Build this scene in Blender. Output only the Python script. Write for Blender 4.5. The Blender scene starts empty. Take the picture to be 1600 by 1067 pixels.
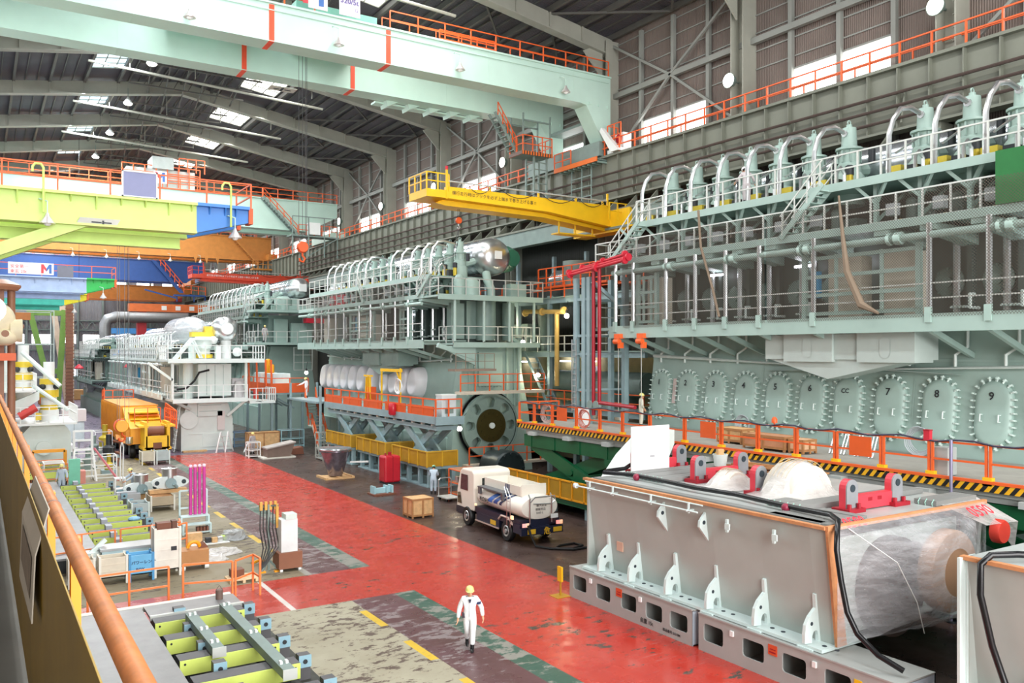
import bpy, math, random
from math import sin, cos, pi, radians, sqrt, atan2
from mathutils import Vector, Matrix
R = random.Random(7)
sc = bpy.context.scene
# ------------------------------------------------------------------ camera, light, exposure
YAW = 32.415
cam = bpy.data.objects.new('camera', bpy.data.cameras.new('camera'))
sc.collection.objects.link(cam)
cam.location = (0, 0, 8.3)
cam.rotation_euler = (radians(90), 0, -radians(YAW))
cam.data.sensor_width = 36
cam.data.lens = 36 * 1315 / 1600
cam.data.shift_y = 16.5 / 1600
cam.data.clip_start = .05
cam.data.clip_end = 600
sc.camera = cam
vs = sc.view_settings
sc.display_settings.display_device = 'sRGB'
vs.view_transform = 'Standard'; vs.look = 'None'; vs.gamma = 1; vs.use_curve_mapping = False
vs.exposure = -0.8
sc.cycles.use_denoising = True
sc.cycles.max_bounces = 6; sc.cycles.diffuse_bounces = 3; sc.cycles.glossy_bounces = 2
sc.cycles.transparent_max_bounces = 10
sc.cycles.sample_clamp_indirect = 8
w = bpy.data.worlds.new('sky'); sc.world = w; w.use_nodes = True
bg = w.node_tree.nodes['Background']
bg.inputs[0].default_value = (.86, .93, 1, 1); bg.inputs[1].default_value = 1.6

def area(name, loc, rot, sx, sy, power, col=(1, 1, 1)):
    l = bpy.data.lights.new(name, 'AREA'); l.shape = 'RECTANGLE'; l.size = sx; l.size_y = sy
    l.energy = power; l.color = col
    o = bpy.data.objects.new(name, l); o.location = loc; o.rotation_euler = rot
    sc.collection.objects.link(o); return o
# daylight entering through the open end of the hall behind the camera, the glazing of the left wall and the roof lights
area('daylight_open_end', (12, -15.5, 15), (radians(80), 0, 0), 34, 26, 40000, (1, .98, .95))
for i in range(5):
    area('daylight_left_glazing', (-5.2, 38 + i * 30, 20), (0, radians(-62), 0), 9, 28, 3800, (.97, .98, 1))
for i in range(8):
    y = 15.5 + i * 25
    far = 2.6 if y > 55 else 1
    area('daylight_roof_light', (9.4, y, 31.4), (0, 0, 0), 3, 22, 4700 * far, (.93, .97, 1))
    area('daylight_roof_light', (22.6, y, 31.6), (0, 0, 0), 3, 22, 4500, (1, .98, .95))

# ------------------------------------------------------------------ materials
def lin(h):
    if isinstance(h, str): h = [int(h[i:i + 2], 16) / 255 for i in (0, 2, 4)]
    return [c / 12.92 if c <= .04045 else ((c + .055) / 1.055) ** 2.4 for c in h]
MATS = {}
def node(nt, t, **k):
    n = nt.nodes.new(t)
    for a, b in k.items(): setattr(n, a, b)
    return n
def base(name):
    m = bpy.data.materials.new(name); m.use_nodes = True
    nt = m.node_tree; b = nt.nodes['Principled BSDF']
    return m, nt, b
def coords(nt, scale=(1, 1, 1)):
    tc = node(nt, 'ShaderNodeTexCoord'); mp = node(nt, 'ShaderNodeMapping')
    mp.inputs['Scale'].default_value = scale
    nt.links.new(tc.outputs['Object'], mp.inputs['Vector']); return mp.outputs[0]
def noise(nt, vec, scale, detail=4, rough=.6):
    n = node(nt, 'ShaderNodeTexNoise'); n.inputs['Scale'].default_value = scale
    n.inputs['Detail'].default_value = detail; n.inputs['Roughness'].default_value = rough
    nt.links.new(vec, n.inputs['Vector']); return n.outputs['Fac']
def ramp(nt, fac, stops):
    r = node(nt, 'ShaderNodeValToRGB'); e = r.color_ramp.elements
    while len(e) < len(stops): e.new(.5)
    for el, (p, c) in zip(e, stops):
        el.position = p; el.color = tuple(c) + (1,) if len(c) == 3 else c
    nt.links.new(fac, r.inputs[0]); return r.outputs[0]
def mixc(nt, fac, a, b):
    m = node(nt, 'ShaderNodeMix', data_type='RGBA')
    if hasattr(fac, 'links') or hasattr(fac, 'is_linked'): nt.links.new(fac, m.inputs[0])
    else: m.inputs[0].default_value = fac
    for s, v in ((6, a), (7, b)):
        if isinstance(v, (list, tuple)): m.inputs[s].default_value = tuple(v)[:3] + (1,)
        else: nt.links.new(v, m.inputs[s])
    return m.outputs[2]
def M(name, hexc, rough=.5, metal=0, var=.1, scale=1.5, spec=.5, emit=0, alpha=1):
    if name in MATS: return MATS[name]
    m, nt, b = base(name); c = lin(hexc)
    f = noise(nt, coords(nt), scale)
    col = ramp(nt, f, [(.3, [x * (1 - var) for x in c]), (.7, [min(1, x * (1 + var)) for x in c])])
    nt.links.new(col, b.inputs['Base Color'])
    b.inputs['Roughness'].default_value = rough; b.inputs['Metallic'].default_value = metal
    b.inputs['Specular IOR Level'].default_value = spec
    if emit:
        nt.links.new(col, b.inputs['Emission Color']); b.inputs['Emission Strength'].default_value = emit
    if alpha < 1: b.inputs['Alpha'].default_value = alpha
    MATS[name] = m; return m
def paint(name, c, wear, amount, c2=None, rough=.35, sx=1, streak=.0):
    """painted floor with chips, soft discolouring and drag scratches"""
    m, nt, b = base(name); c = lin(c); wear = lin(wear); c2 = lin(c2) if c2 else [x * .82 for x in c]
    v = coords(nt)
    col = ramp(nt, noise(nt, v, .45, 5), [(.38, c), (.62, c2)])
    big = noise(nt, v, .22, 3, .5)
    fine = noise(nt, coords(nt, (.55, 1.0, 1)), 2.4 * sx, 9, .72)
    ad = node(nt, 'ShaderNodeMath', operation='MULTIPLY_ADD'); ad.inputs[1].default_value = .45
    nt.links.new(big, ad.inputs[0]); nt.links.new(fine, ad.inputs[2])
    chip = ramp(nt, ad.outputs[0], [(amount + .225, (0, 0, 0)), (amount + .265, (1, 1, 1))])
    col = mixc(nt, chip, col, wear)
    if streak:
        s = ramp(nt, noise(nt, coords(nt, (.35, 6, 1)), 1.7, 7, .78), [(.60, (0, 0, 0)), (.68, (streak,) * 3)])
        col = mixc(nt, s, col, [min(1, x * .4 + .36) for x in c])
    nt.links.new(col, b.inputs['Base Color'])
    rr = ramp(nt, noise(nt, v, 1.3, 4), [(.3, (rough - .1,) * 3), (.7, (rough + .15,) * 3)])
    nt.links.new(rr, b.inputs['Roughness'])
    MATS[name] = m; return m
def corrugated(name, c, axis=0, freq=2.2, strength=.6):
    m, nt, b = base(name); c = lin(c)
    wv = node(nt, 'ShaderNodeTexWave', wave_type='BANDS', bands_direction='XYZ'[axis])
    wv.inputs['Scale'].default_value = freq
    nt.links.new(coords(nt), wv.inputs['Vector'])
    n = noise(nt, coords(nt), .35, 5)
    col = ramp(nt, n, [(.3, [x * .8 for x in c]), (.7, [x * 1.15 for x in c])])
    nt.links.new(col, b.inputs['Base Color'])
    bp = node(nt, 'ShaderNodeBump'); bp.inputs['Strength'].default_value = strength; bp.inputs['Distance'].default_value = .08
    nt.links.new(wv.outputs['Fac'], bp.inputs['Height']); nt.links.new(bp.outputs[0], b.inputs['Normal'])
    b.inputs['Roughness'].default_value = .6
    MATS[name] = m; return m
def emitmat(name, col, s):
    if name in MATS: return MATS[name]
    m, nt, b = base(name)
    c = ramp(nt, noise(nt, coords(nt), .4), [(.3, [x * .92 for x in col]), (.7, col)])
    nt.links.new(c, b.inputs['Emission Color']); b.inputs['Emission Strength'].default_value = s
    b.inputs['Base Color'].default_value = (.8, .8, .8, 1)
    MATS[name] = m; return m
def netmat(name, c, scale=9, cover=.32):
    m, nt, b = base(name)
    def bands(rot):
        tc = node(nt, 'ShaderNodeTexCoord'); mp = node(nt, 'ShaderNodeMapping'); mp.inputs['Rotation'].default_value = rot
        nt.links.new(tc.outputs['Object'], mp.inputs[0])
        wv = node(nt, 'ShaderNodeTexWave', wave_type='BANDS', bands_direction='Y'); wv.inputs['Scale'].default_value = scale
        nt.links.new(mp.outputs[0], wv.inputs[0]); return wv.outputs['Fac']
    a = node(nt, 'ShaderNodeMath', operation='MAXIMUM')
    nt.links.new(bands((radians(45), 0, 0)), a.inputs[0]); nt.links.new(bands((radians(-45), 0, 0)), a.inputs[1])
    g = node(nt, 'ShaderNodeMath', operation='GREATER_THAN'); g.inputs[1].default_value = 1 - cover * .25
    nt.links.new(a.outputs[0], g.inputs[0])
    nt.links.new(g.outputs[0], b.inputs['Alpha'])
    b.inputs['Base Color'].default_value = tuple(lin(c)) + (1,); b.inputs['Roughness'].default_value = .8
    MATS[name] = m; return m
def plasticmat(name, tint='e8ecee', alpha=.42):
    m, nt, b = base(name)
    n = noise(nt, coords(nt, (.5, .5, 2.2)), 2.2, 5, .6)
    al = ramp(nt, n, [(.3, (alpha - .1,) * 3), (.72, (min(1, alpha + .16),) * 3)])
    nt.links.new(al, b.inputs['Alpha']); b.inputs['Base Color'].default_value = tuple(lin(tint)) + (1,)
    b.inputs['Roughness'].default_value = .16; b.inputs['Specular IOR Level'].default_value = .8
    bp = node(nt, 'ShaderNodeBump'); bp.inputs['Strength'].default_value = .9; bp.inputs['Distance'].default_value = .12
    nt.links.new(noise(nt, coords(nt, (1.4, .5, 1.4)), 2.2, 5, .6), bp.inputs['Height']); nt.links.new(bp.outputs[0], b.inputs['Normal'])
    MATS[name] = m; return m
def stripes(name, a, bcol, freq=1.6, rot=(radians(40), 0, 0)):
    m, nt, b = base(name)
    tc = node(nt, 'ShaderNodeTexCoord'); mp = node(nt, 'ShaderNodeMapping'); mp.inputs['Rotation'].default_value = rot
    nt.links.new(tc.outputs['Object'], mp.inputs[0])
    wv = node(nt, 'ShaderNodeTexWave', wave_type='BANDS', bands_direction='Y'); wv.inputs['Scale'].default_value = freq
    nt.links.new(mp.outputs[0], wv.inputs[0])
    nt.links.new(ramp(nt, wv.outputs['Fac'], [(.49, lin(a)), (.51, lin(bcol))]), b.inputs['Base Color'])
    b.inputs['Roughness'].default_value = .5
    MATS[name] = m; return m

mint = M('mint_paint', 'bfdcd0', .38, var=.05, scale=.5)
eng = M('engine_green', 'a0b8b0', .4, var=.06, scale=.8)
engd = M('engine_green_deck', '849a93', .5, var=.08)
engw = M('engine_pale_green', 'dfeae6', .4, var=.04)
steelg = M('steel_grey_green', '7f918c', .5)
bluegrey = M('blue_grey_steel', '8fa7ac', .45)
white = M('white_paint', 'ecefee', .4, var=.03)
offwhite = M('off_white_paint', 'e6e4da', .45, var=.05)
silver = M('silver_metal', 'd8dadb', .28, .9, .06)
galv = M('galvanised_rail', 'cdd0cb', .4, .35, .06)
dark = M('dark_steel', '33363a', .5, .3)
black = M('black_rubber', '17181a', .45)
orange = M('orange_rail', 'e8632a', .45, var=.06)
orangep = M('orange_panel', 'dd5a20', .45, var=.06)
red = M('red_paint', 'c4283a', .4, var=.06)
redd = M('dark_red_paint', 'a01a2a', .4)
yellow = M('yellow_paint', 'f2c11c', .42, var=.05)
yellowd = M('ochre_yellow_mesh', 'b98a1c', .5)
amber = M('amber_orange_paint', 'f0a21a', .42, var=.05)
lime = M('lime_paint', 'd0ea80', .42, var=.05)
limeb = M('lime_beam', 'd6e672', .45, var=.06)
bluep = M('blue_paint', '3f86d8', .42, var=.06)
navyb = M('crane_blue', '31579a', .45, var=.08)
skyb = M('sky_blue_paint', 'a3b8da', .42)
teal = M('teal_paint', '45c0ae', .42)
greenp = M('bright_green_paint', '18b14a', .42)
lemon = M('lemon_paint', 'ecdc12', .42)
orangec = M('crane_orange', 'd18a42', .5, var=.1)
greend = M('dark_green_paint', '14603a', .42, var=.08)
brown = M('brown_steel', '9a6a52', .5)
rust = M('rusty_brown', '7a4a36', .6)
wood = M('timber', 'd3aa78', .7, var=.15, scale=5)
woodd = M('dark_timber', 'a8774a', .7, var=.15, scale=5)
cream = M('cream_paint', 'efe2c4', .42)
beige = M('beige_panel', 'c9c1b2', .5)
conc = M('deck_concrete', '9d9a92', .75)
plate = M('floor_plate_steel', '8b8a8b', .42, .3, .12)
greybox = M('grey_primer', 'a9adaa', .5, var=.05)
pink = M('magenta_rod', 'd0479f', .45)
skin = M('skin', 'd9a583', .55)
coverw = M('white_coverall', 'eef0f2', .8, var=.04, scale=8)
coverg = M('grey_coverall', 'b9b2b4', .8, var=.06, scale=8)
coverb = M('pale_blue_coverall', 'bccbd8', .8, var=.06, scale=8)
coverk = M('khaki_coverall', 'd6d1c0', .8, var=.06, scale=8)
helm = M('yellow_helmet', 'eadf8c', .35, var=.03)
helmg = M('green_helmet', '8fd0a8', .35, var=.03)
glassd = M('dark_glass', '20272b', .08, 0, .05, spec=.8)
column_m = M('column_steel', '8e918c', .55, var=.1, scale=.4)
purl_m = M('purlin_steel', '5d5c58', .6, var=.1)
frame_m = M('roof_frame_steel', 'a3a499', .55, var=.12, scale=.4)
girder_m = M('runway_steel', '7b7e72', .55, var=.12, scale=.4)
cladr = corrugated('roof_cladding', '57545b', 1, 2.0)
cladw = corrugated('wall_cladding', '7d7069', 1, 2.6)
cladf = corrugated('far_wall_cladding', '8e9196', 0, 1.2)
glow = emitmat('window_daylight', (1, .99, .97), 9)
glowb = emitmat('roof_light_daylight', (.62, .86, 1), 3.2)
glowr = emitmat('roof_light_bright', (1, .99, .95), 7)
lampm = emitmat('lamp_glow', (1, .98, .84), 22)
tubem = emitmat('tube_lamp_glow', (.93, .9, 1), 20)
def bulb(parent, loc, power, col):
    l = bpy.data.lights.new('lamp_light', 'POINT'); l.energy = power; l.color = col; l.shadow_soft_size = .18
    o = bpy.data.objects.new('lamp_light', l); o.location = loc; link(o, parent)

# ------------------------------------------------------------------ mesh building
class G:
    def __init__(s): s.v = []; s.f = []; s.mi = []; s.m = 0
    def add(s, vs, fs):
        o = len(s.v); s.v += [tuple(p) for p in vs]
        for f in fs: s.f.append(tuple(i + o for i in f)); s.mi.append(s.m)
        return s
    def box(s, x0, x1, y0, y1, z0, z1):
        return s.add([(x, y, z) for z in (z0, z1) for y in (y0, y1) for x in (x0, x1)],
                     [(0, 2, 3, 1), (4, 5, 7, 6), (0, 1, 5, 4), (2, 6, 7, 3), (0, 4, 6, 2), (1, 3, 7, 5)])
    def bar(s, p, q, a, b=None):
        b = b or a; p = Vector(p); q = Vector(q); d = (q - p)
        if d.length < 1e-6: return s
        d.normalize(); up = Vector((0, 0, 1)) if abs(d.z) < .95 else Vector((0, 1, 0))
        x = d.cross(up).normalized() * a / 2; y = x.cross(d).normalized() * b / 2
        return s.add([c + i * x + j * y for c in (p, q) for i, j in ((-1, -1), (1, -1), (1, 1), (-1, 1))],
                     [(0, 3, 2, 1), (4, 5, 6, 7), (0, 1, 5, 4), (1, 2, 6, 5), (2, 3, 7, 6), (3, 0, 4, 7)])
    def tube(s, pts, r, n=8, caps=True):
        pts = [Vector(p) for p in pts]; rings = []; N = len(pts); prev = None
        rr = r if isinstance(r, (list, tuple)) else [r] * N
        for i, p in enumerate(pts):
            d = ((pts[min(i + 1, N - 1)] - p).normalized() + (p - pts[max(i - 1, 0)]).normalized())
            if d.length < 1e-6: d = Vector((0, 0, 1))
            d.normalize()
            if prev is None:
                up = Vector((0, 0, 1)) if abs(d.z) < .9 else Vector((0, 1, 0)); x = d.cross(up).normalized()
            else:
                x = prev - d * prev.dot(d)
                x = x.normalized() if x.length > 1e-5 else d.orthogonal().normalized()
            prev = x; y = d.cross(x)
            rings.append([p + (x * cos(2 * pi * k / n) + y * sin(2 * pi * k / n)) * rr[i] for k in range(n)])
        fs = [(i * n + k, i * n + (k + 1) % n, (i + 1) * n + (k + 1) % n, (i + 1) * n + k) for i in range(N - 1) for k in range(n)]
        if caps: fs += [tuple(range(n))[::-1], tuple(range((N - 1) * n, N * n))]
        return s.add([p for g in rings for p in g], fs)
    def cyl(s, p, q, r, n=16): return s.tube([p, q], r, n)
    def lathe(s, prof, c, axis='Z', n=20, caps=True):
        """profile (radius, along) turned about an axis through c"""
        c = Vector(c); vs = []
        ax = {'X': ((0, 1, 0), (0, 0, 1), (1, 0, 0)), 'Y': ((0, 0, 1), (1, 0, 0), (0, 1, 0)), 'Z': ((1, 0, 0), (0, 1, 0), (0, 0, 1))}[axis]
        e1, e2, e3 = map(Vector, ax)
        for r, h in prof:
            for k in range(n): vs.append(c + e1 * r * cos(2 * pi * k / n) + e2 * r * sin(2 * pi * k / n) + e3 * h)
        N = len(prof)
        fs = [(i * n + k, i * n + (k + 1) % n, (i + 1) * n + (k + 1) % n, (i + 1) * n + k) for i in range(N - 1) for k in range(n)]
        if caps: fs += [tuple(range(n))[::-1], tuple(range((N - 1) * n, N * n))]
        return s.add(vs, fs)
    def prism(s, poly, a0, a1, axis='Y'):
        """2-D outline pushed along an axis; outline is (x,z) for Y, (y,z) for X, (x,y) for Z"""
        f = {'Y': lambda p, a: (p[0], a, p[1]), 'X': lambda p, a: (a, p[0], p[1]), 'Z': lambda p, a: (p[0], p[1], a)}[axis]
        n = len(poly); vs = [f(p, a0) for p in poly] + [f(p, a1) for p in poly]
        return s.add(vs, [tuple(range(n))[::-1], tuple(range(n, 2 * n))] + [(i, (i + 1) % n, n + (i + 1) % n, n + i) for i in range(n)])
    def loft(s, rings, caps=True):
        n = len(rings[0]); vs = [p for r in rings for p in r]; N = len(rings)
        fs = [(i * n + k, i * n + (k + 1) % n, (i + 1) * n + (k + 1) % n, (i + 1) * n + k) for i in range(N - 1) for k in range(n)]
        if caps: fs += [tuple(range(n))[::-1], tuple(range((N - 1) * n, N * n))]
        return s.add(vs, fs)
    def ball(s, c, r, sx=1, sy=1, sz=1, n=12, m=8):
        return s.loft([[(c[0] + r * sx * sin(pi * i / m) * cos(2 * pi * k / n), c[1] + r * sy * sin(pi * i / m) * sin(2 * pi * k / n), c[2] + r * sz * cos(pi * i / m)) for k in range(n)] for i in range(1, m)])
    def rail(s, pts, h=1.1, step=1.5, r=.05, mids=(.5,), toe=0, base=0):
        pts = [Vector(p) for p in pts]
        for sg, (p, q) in enumerate(zip(pts, pts[1:])):
            L = (q - p).length; k = max(1, round(L / step))
            for i in range(1 if sg else 0, k + 1):
                b = p.lerp(q, i / k); s.bar(b - Vector((0, 0, base)), b + Vector((0, 0, h)), r * 1.15)
            for z in (1,) + tuple(mids): s.bar(p + Vector((0, 0, h * z)), q + Vector((0, 0, h * z)), r)
            if toe: s.bar(p + Vector((0, 0, toe / 2)), q + Vector((0, 0, toe / 2)), .02, toe)
        return s
    def stair(s, p, q, wdir, width=.8, n=8, tread=.25):
        """two stringers and treads from p up to q; wdir is the sideways direction"""
        p = Vector(p); q = Vector(q); wd = Vector(wdir).normalized() * width / 2
        for k in (-1, 1): s.bar(p + wd * k, q + wd * k, .05, .22)
        d = Vector((q.x - p.x, q.y - p.y, 0)).normalized() * tread
        for i in range(1, n):
            c = p.lerp(q, i / n); a = [c - wd - d / 2, c + wd - d / 2, c + wd + d / 2, c - wd + d / 2]
            s.loft([a, [x - Vector((0, 0, .04)) for x in a]])
        return s
    def move(s, d, rz=0, piv=(0, 0, 0), start=0):
        c, n = cos(rz), sin(rz)
        for i in range(start, len(s.v)):
            x, y, z = s.v[i]; x -= piv[0]; y -= piv[1]
            s.v[i] = (x * c - y * n + piv[0] + d[0], x * n + y * c + piv[1] + d[1], z + d[2])
        return s
def link(o, parent=None):
    sc.collection.objects.link(o)
    if parent: o.parent = parent
    return o
def wpos(o):
    p = Vector(o.location)
    while o.parent: o = o.parent; p = p + o.location
    return p
def part(name, g, mat, parent=None, smooth=False, label=None, world=False, bevel=0):
    """one mesh object; world=True: the geometry is in world coordinates and is shifted to the parent's origin"""
    if world and parent:
        off = wpos(parent); g.v = [(p[0] - off.x, p[1] - off.y, p[2] - off.z) for p in g.v]
    me = bpy.data.meshes.new(name); me.from_pydata(g.v, [], g.f)
    for m in (mat if isinstance(mat, (list, tuple)) else [mat]): me.materials.append(m)
    if any(g.mi): me.polygons.foreach_set('material_index', g.mi)
    if smooth:
        me.polygons.foreach_set('use_smooth', [True] * len(me.polygons))
        try: me.set_sharp_from_angle(angle=radians(40))
        except Exception: pass
    me.update()
    o = bpy.data.objects.new(name, me); link(o, parent)
    if bevel:
        b = o.modifiers.new('bevel', 'BEVEL'); b.width = bevel; b.segments = 2; b.limit_method = 'ANGLE'
    if label: o['label'] = label
    return o
def parts(name, gs, mat, parent, smooth=False, world=True):
    for g in gs: part(name, g, mat, parent, smooth, world=world)
def thing(name, label, cat, loc=(0, 0, 0), group=None, rz=0):
    o = bpy.data.objects.new(name, None); o.location = loc; o.rotation_euler = (0, 0, rz); o.empty_display_size = .2
    link(o); return tag(o, label, cat, group)
def tag(o, label, cat, group=None):
    o['label'] = label; o['category'] = cat
    if group: o['group'] = group
    return o
def solo(name, g, mat, label, cat, loc=None, group=None, smooth=False, bevel=0):
    """a thing that is one mesh; g in world coordinates, origin at its base"""
    if loc is None:
        xs, ys, zs = zip(*g.v); loc = ((min(xs) + max(xs)) / 2, (min(ys) + max(ys)) / 2, min(zs))
    g.v = [(p[0] - loc[0], p[1] - loc[1], p[2] - loc[2]) for p in g.v]
    o = part(name, g, mat, None, smooth, bevel=bevel); o.location = loc
    return tag(o, label, cat, group)
def struct(name, g, mat, parent=None, smooth=False):
    o = part(name, g, mat, parent, smooth)
    if not parent: o['kind'] = 'structure'
    return o
def copytree(o, loc=None, label=None, rz=None, parent=None):
    c = o.copy(); link(c, parent)
    for ch in list(o.children): copytree(ch, parent=c)
    if loc is not None: c.location = loc
    if rz is not None: c.rotation_euler = (0, 0, rz)
    if label: c['label'] = label
    return c
_fc = {}
def text(g, s, size, org, right, up, depth=.01, bold=False):
    """letters as flat raised shapes; org = lower-left corner"""
    cu = bpy.data.curves.new('t', 'FONT'); cu.body = s; cu.size = size; cu.extrude = 0; cu.resolution_u = 2
    if bold: cu.offset = size * .02
    o = bpy.data.objects.new('t', cu); sc.collection.objects.link(o)
    dg = bpy.context.evaluated_depsgraph_get(); me = bpy.data.meshes.new_from_object(o.evaluated_get(dg))
    r = Vector(right).normalized(); u = Vector(up).normalized(); n = r.cross(u) * depth; org = Vector(org)
    g.add([org + r * v.co.x + u * v.co.y + n for v in me.vertices], [tuple(p.vertices) for p in me.polygons])
    bpy.data.objects.remove(o); bpy.data.curves.remove(cu); bpy.data.meshes.remove(me); return g
ORD = 'first second third fourth fifth sixth seventh eighth ninth tenth eleventh twelfth thirteenth fourteenth fifteenth sixteenth'.split()
# ------------------------------------------------------------------ the hall
BAY = 12.5; Y0 = 21.8; XR = 38.0; XL = -5.6; YF = 190.0; XA = 16.3
CY = [Y0 + BAY * k for k in range(-3, 14)]
redf = paint('floor_red', 'b2352b', '45463f', .61, 'ba3c2e', .24, streak=.6)
redfar = paint('floor_red_worn', 'a8443e', '5c4844', .66, 'a8504a', .25, streak=.4)
greenf = paint('floor_green', '35584a', '8a8880', .5, '3c5c4f', .4, streak=.55)
plumf = paint('floor_plum', '64454a', '8c7f80', .54, '5a3a3a', .3, streak=.5)
concf = paint('floor_concrete', 'a8a28d', '5a4a40', .55, '99927d', .7, 1.5)
concf2 = paint('floor_concrete_dark', '928872', '5c5046', .55, '827860', .7, 1.4)
darkf = paint('floor_dark', '443531', '2f2726', .58, '4e3e39', .33, .8)
farf = paint('floor_far', '6d6074', '4d444c', .62, '7a6d80', .3, .8)
yelf = paint('floor_yellow', 'd6b32c', '8c8160', .6, 'c9a528', .45)
whitef = paint('floor_white_line', 'd9d2cc', 'b06058', .62, 'cbc5bf', .45)
pitf = paint('floor_pit', '30312c', '1f201d', .6, '3c3d36', .6)
g = G()
def fl(m, x0, x1, y0, y1, z=0):
    g.m = m; g.add([(x0, y0, z), (x1, y0, z), (x1, y1, z), (x0, y1, z)], [(0, 1, 2, 3)])
B0, B1 = 26.62, 30.5
fl(5, 18, XR + .6, -16, YF); fl(0, 12.85, 18, -16, 71.5); fl(7, 12.85, 18, 71.5, YF)
for a, b in ((-16, B0), (B1, 71.5)):
    fl(1, 12.1, 12.85, a, b); fl(2, 10.55, 12.1, a, b)
fl(7, 10.55, 12.85, 71.5, YF)
fl(0, 8.68, 12.85, B0, B1); fl(9, 8.5, 8.68, B0, B1); fl(0, 2.5, 8.5, B0, B1)
fl(3, 7.38, 10.3, -16, B0); fl(3, XL, 4.1, -16, B0); fl(10, 4.1, 7.38, -16, B0)
fl(4, XL, 10.3, B1, 71.5); fl(7, XL, 10.55, 71.5, YF); fl(4, XL, 2.5, B0, B1)
y = -16
while y < 71:
    if not (B0 - .3 < y + 1 < B1 + 1.4):
        yy = min(y + 1.75, B0) if y < B0 else min(y + 1.75, 71.5)
        fl(8, 10.3, 10.55, y, yy); e = y + 3.3; e2 = min(e, B0) if y < B0 else min(e, 71.5); fl(3 if y < B0 else 4, 10.3, 10.55, yy, e2)
    y += 3.3
for i in range(len(g.f)): pass
fo = struct('floor', g, [redf, greenf, plumf, concf, concf2, darkf, redfar, farf, yelf, whitef, pitf])
fl_gap = G(); fl_gap.box(10.3, 10.55, B1, B1 + 1.2, -.3, -.002); fl_gap.box(XL - 1, XR + 1, -17, YF + 1, -.5, -.02)
struct('trim_1', fl_gap, conc)

# right wall: cladding with window openings, columns, girts, braces
ZE = 30.2
WZ0, WZ1 = 22.15, 24.05
g = G(); X = XR + .35
wins = []
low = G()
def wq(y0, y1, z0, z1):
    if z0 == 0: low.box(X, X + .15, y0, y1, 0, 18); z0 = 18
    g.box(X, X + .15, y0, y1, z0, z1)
for a in CY[:-1]:
    b = a + BAY; q = BAY / 4
    if a > YF: break
    b = min(b, YF)
    wq(a, b, 0, WZ0); wq(a, b, WZ1, ZE + .6); wq(a, a + q, WZ0, WZ1); wq(b - q, b, WZ0, WZ1); wins.append((a + q, b - q))
wr = struct('wall_right', g, cladw); part('lower_cladding', low, corrugated('lower_wall_shaded', '474a47', 1, 2.6), wr)  # lower cladding coloured dark for the gloom behind the engines
for i, (a, b) in enumerate(wins):
    g = G(); g.box(X + .05, X + .09, a, b, WZ0, WZ1)
    o = struct('window_%d' % (i + 1), g, glow)
    f = G()
    for z in (WZ0, WZ1): f.box(X - .1, X + .12, a, b, z - .05, z + .05)
    for y in (a, (a + b) / 2, b): f.box(X - .1, X + .12, y - .05, y + .05, WZ0, WZ1)
    f.box(X + .02, X + .06, a, b, 23.05, 23.09)
    part('window_frame', f, column_m, o)
for i, y in enumerate(CY):
    if y > YF: break
    g = G()
    # column: flanges and web, foot to eaves
    for dy in (-.45, .45): g.box(XR - .75, XR + .35, y + dy - .04, y + dy + .04, 0, ZE)
    g.box(XR - .1, XR - .04, y - .42, y + .42, 0, ZE)
    for k in range(14): g.box(XR - .7, XR - .1, y - .42, y - .30, 21.8 + k * .6, 21.83 + k * .6)
    g.prism([(XR - .75, ZE - .1), (XR - .75, ZE - 2.6), (XR - 2.4, ZE - .9)], y - .06, y + .06)
    # portal rafters: flat box beams to the ridge
    def raf(xe, xr, ze, zr):
        g.prism([(xe, ze - .55), (xe, ze + .55), (xr, zr + .55), (xr, zr - .55)], y - .22, y + .22)
        g.prism([(xe, ze - .62), (xe, ze - .52), (xr, zr - .52), (xr, zr - .62)], y - .36, y + .36)
        for k in range(1, 8):
            t = k / 8; xx = xe + (xr - xe) * t; zz = ze + (zr - ze) * t
            g.box(xx - .05, xx + .05, y - .36, y + .36, zz - .5, zz + .5)
    raf(XR, XA, ZE - .35, 33.3); raf(XL, XA, ZE - .35, 33.3)
    for dy in (-.45, .45): g.box(XL - .3, XL + .6, y + dy - .04, y + dy + .04, 0, ZE)
    struct('trim_%d' % (i + 2), g, frame_m)
g = G()
for a in CY[:-1]:
    if a + BAY > YF: break
    for k in (1, 2, 3):
        y = a + BAY * k / 4; g.box(XR + .05, XR + .3, y - .13, y + .13, 18, ZE)
    g.bar((XR + .0, a, 26.3), (XR + .0, a + BAY, 26.3), .3, .35)
    if round((a - Y0) / BAY) % 2 == 1:
        m = (XR - .1, a + BAY / 2, 26.3)
        for yy in (a + .4, a + BAY - .4):
            for zz in (ZE - .3, 21.9): g.bar((XR - .1, yy, zz), m, .16)
struct('trim_30', g, column_m)
g = G()
z = 19.5
while z < ZE:
    if not (WZ0 + .1 < z < WZ1 - .1): g.box(XR + .28, XR + .36, -16, YF, z - .04, z + .04)
    z += 1.05
struct('trim_31', g, column_m)
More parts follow.
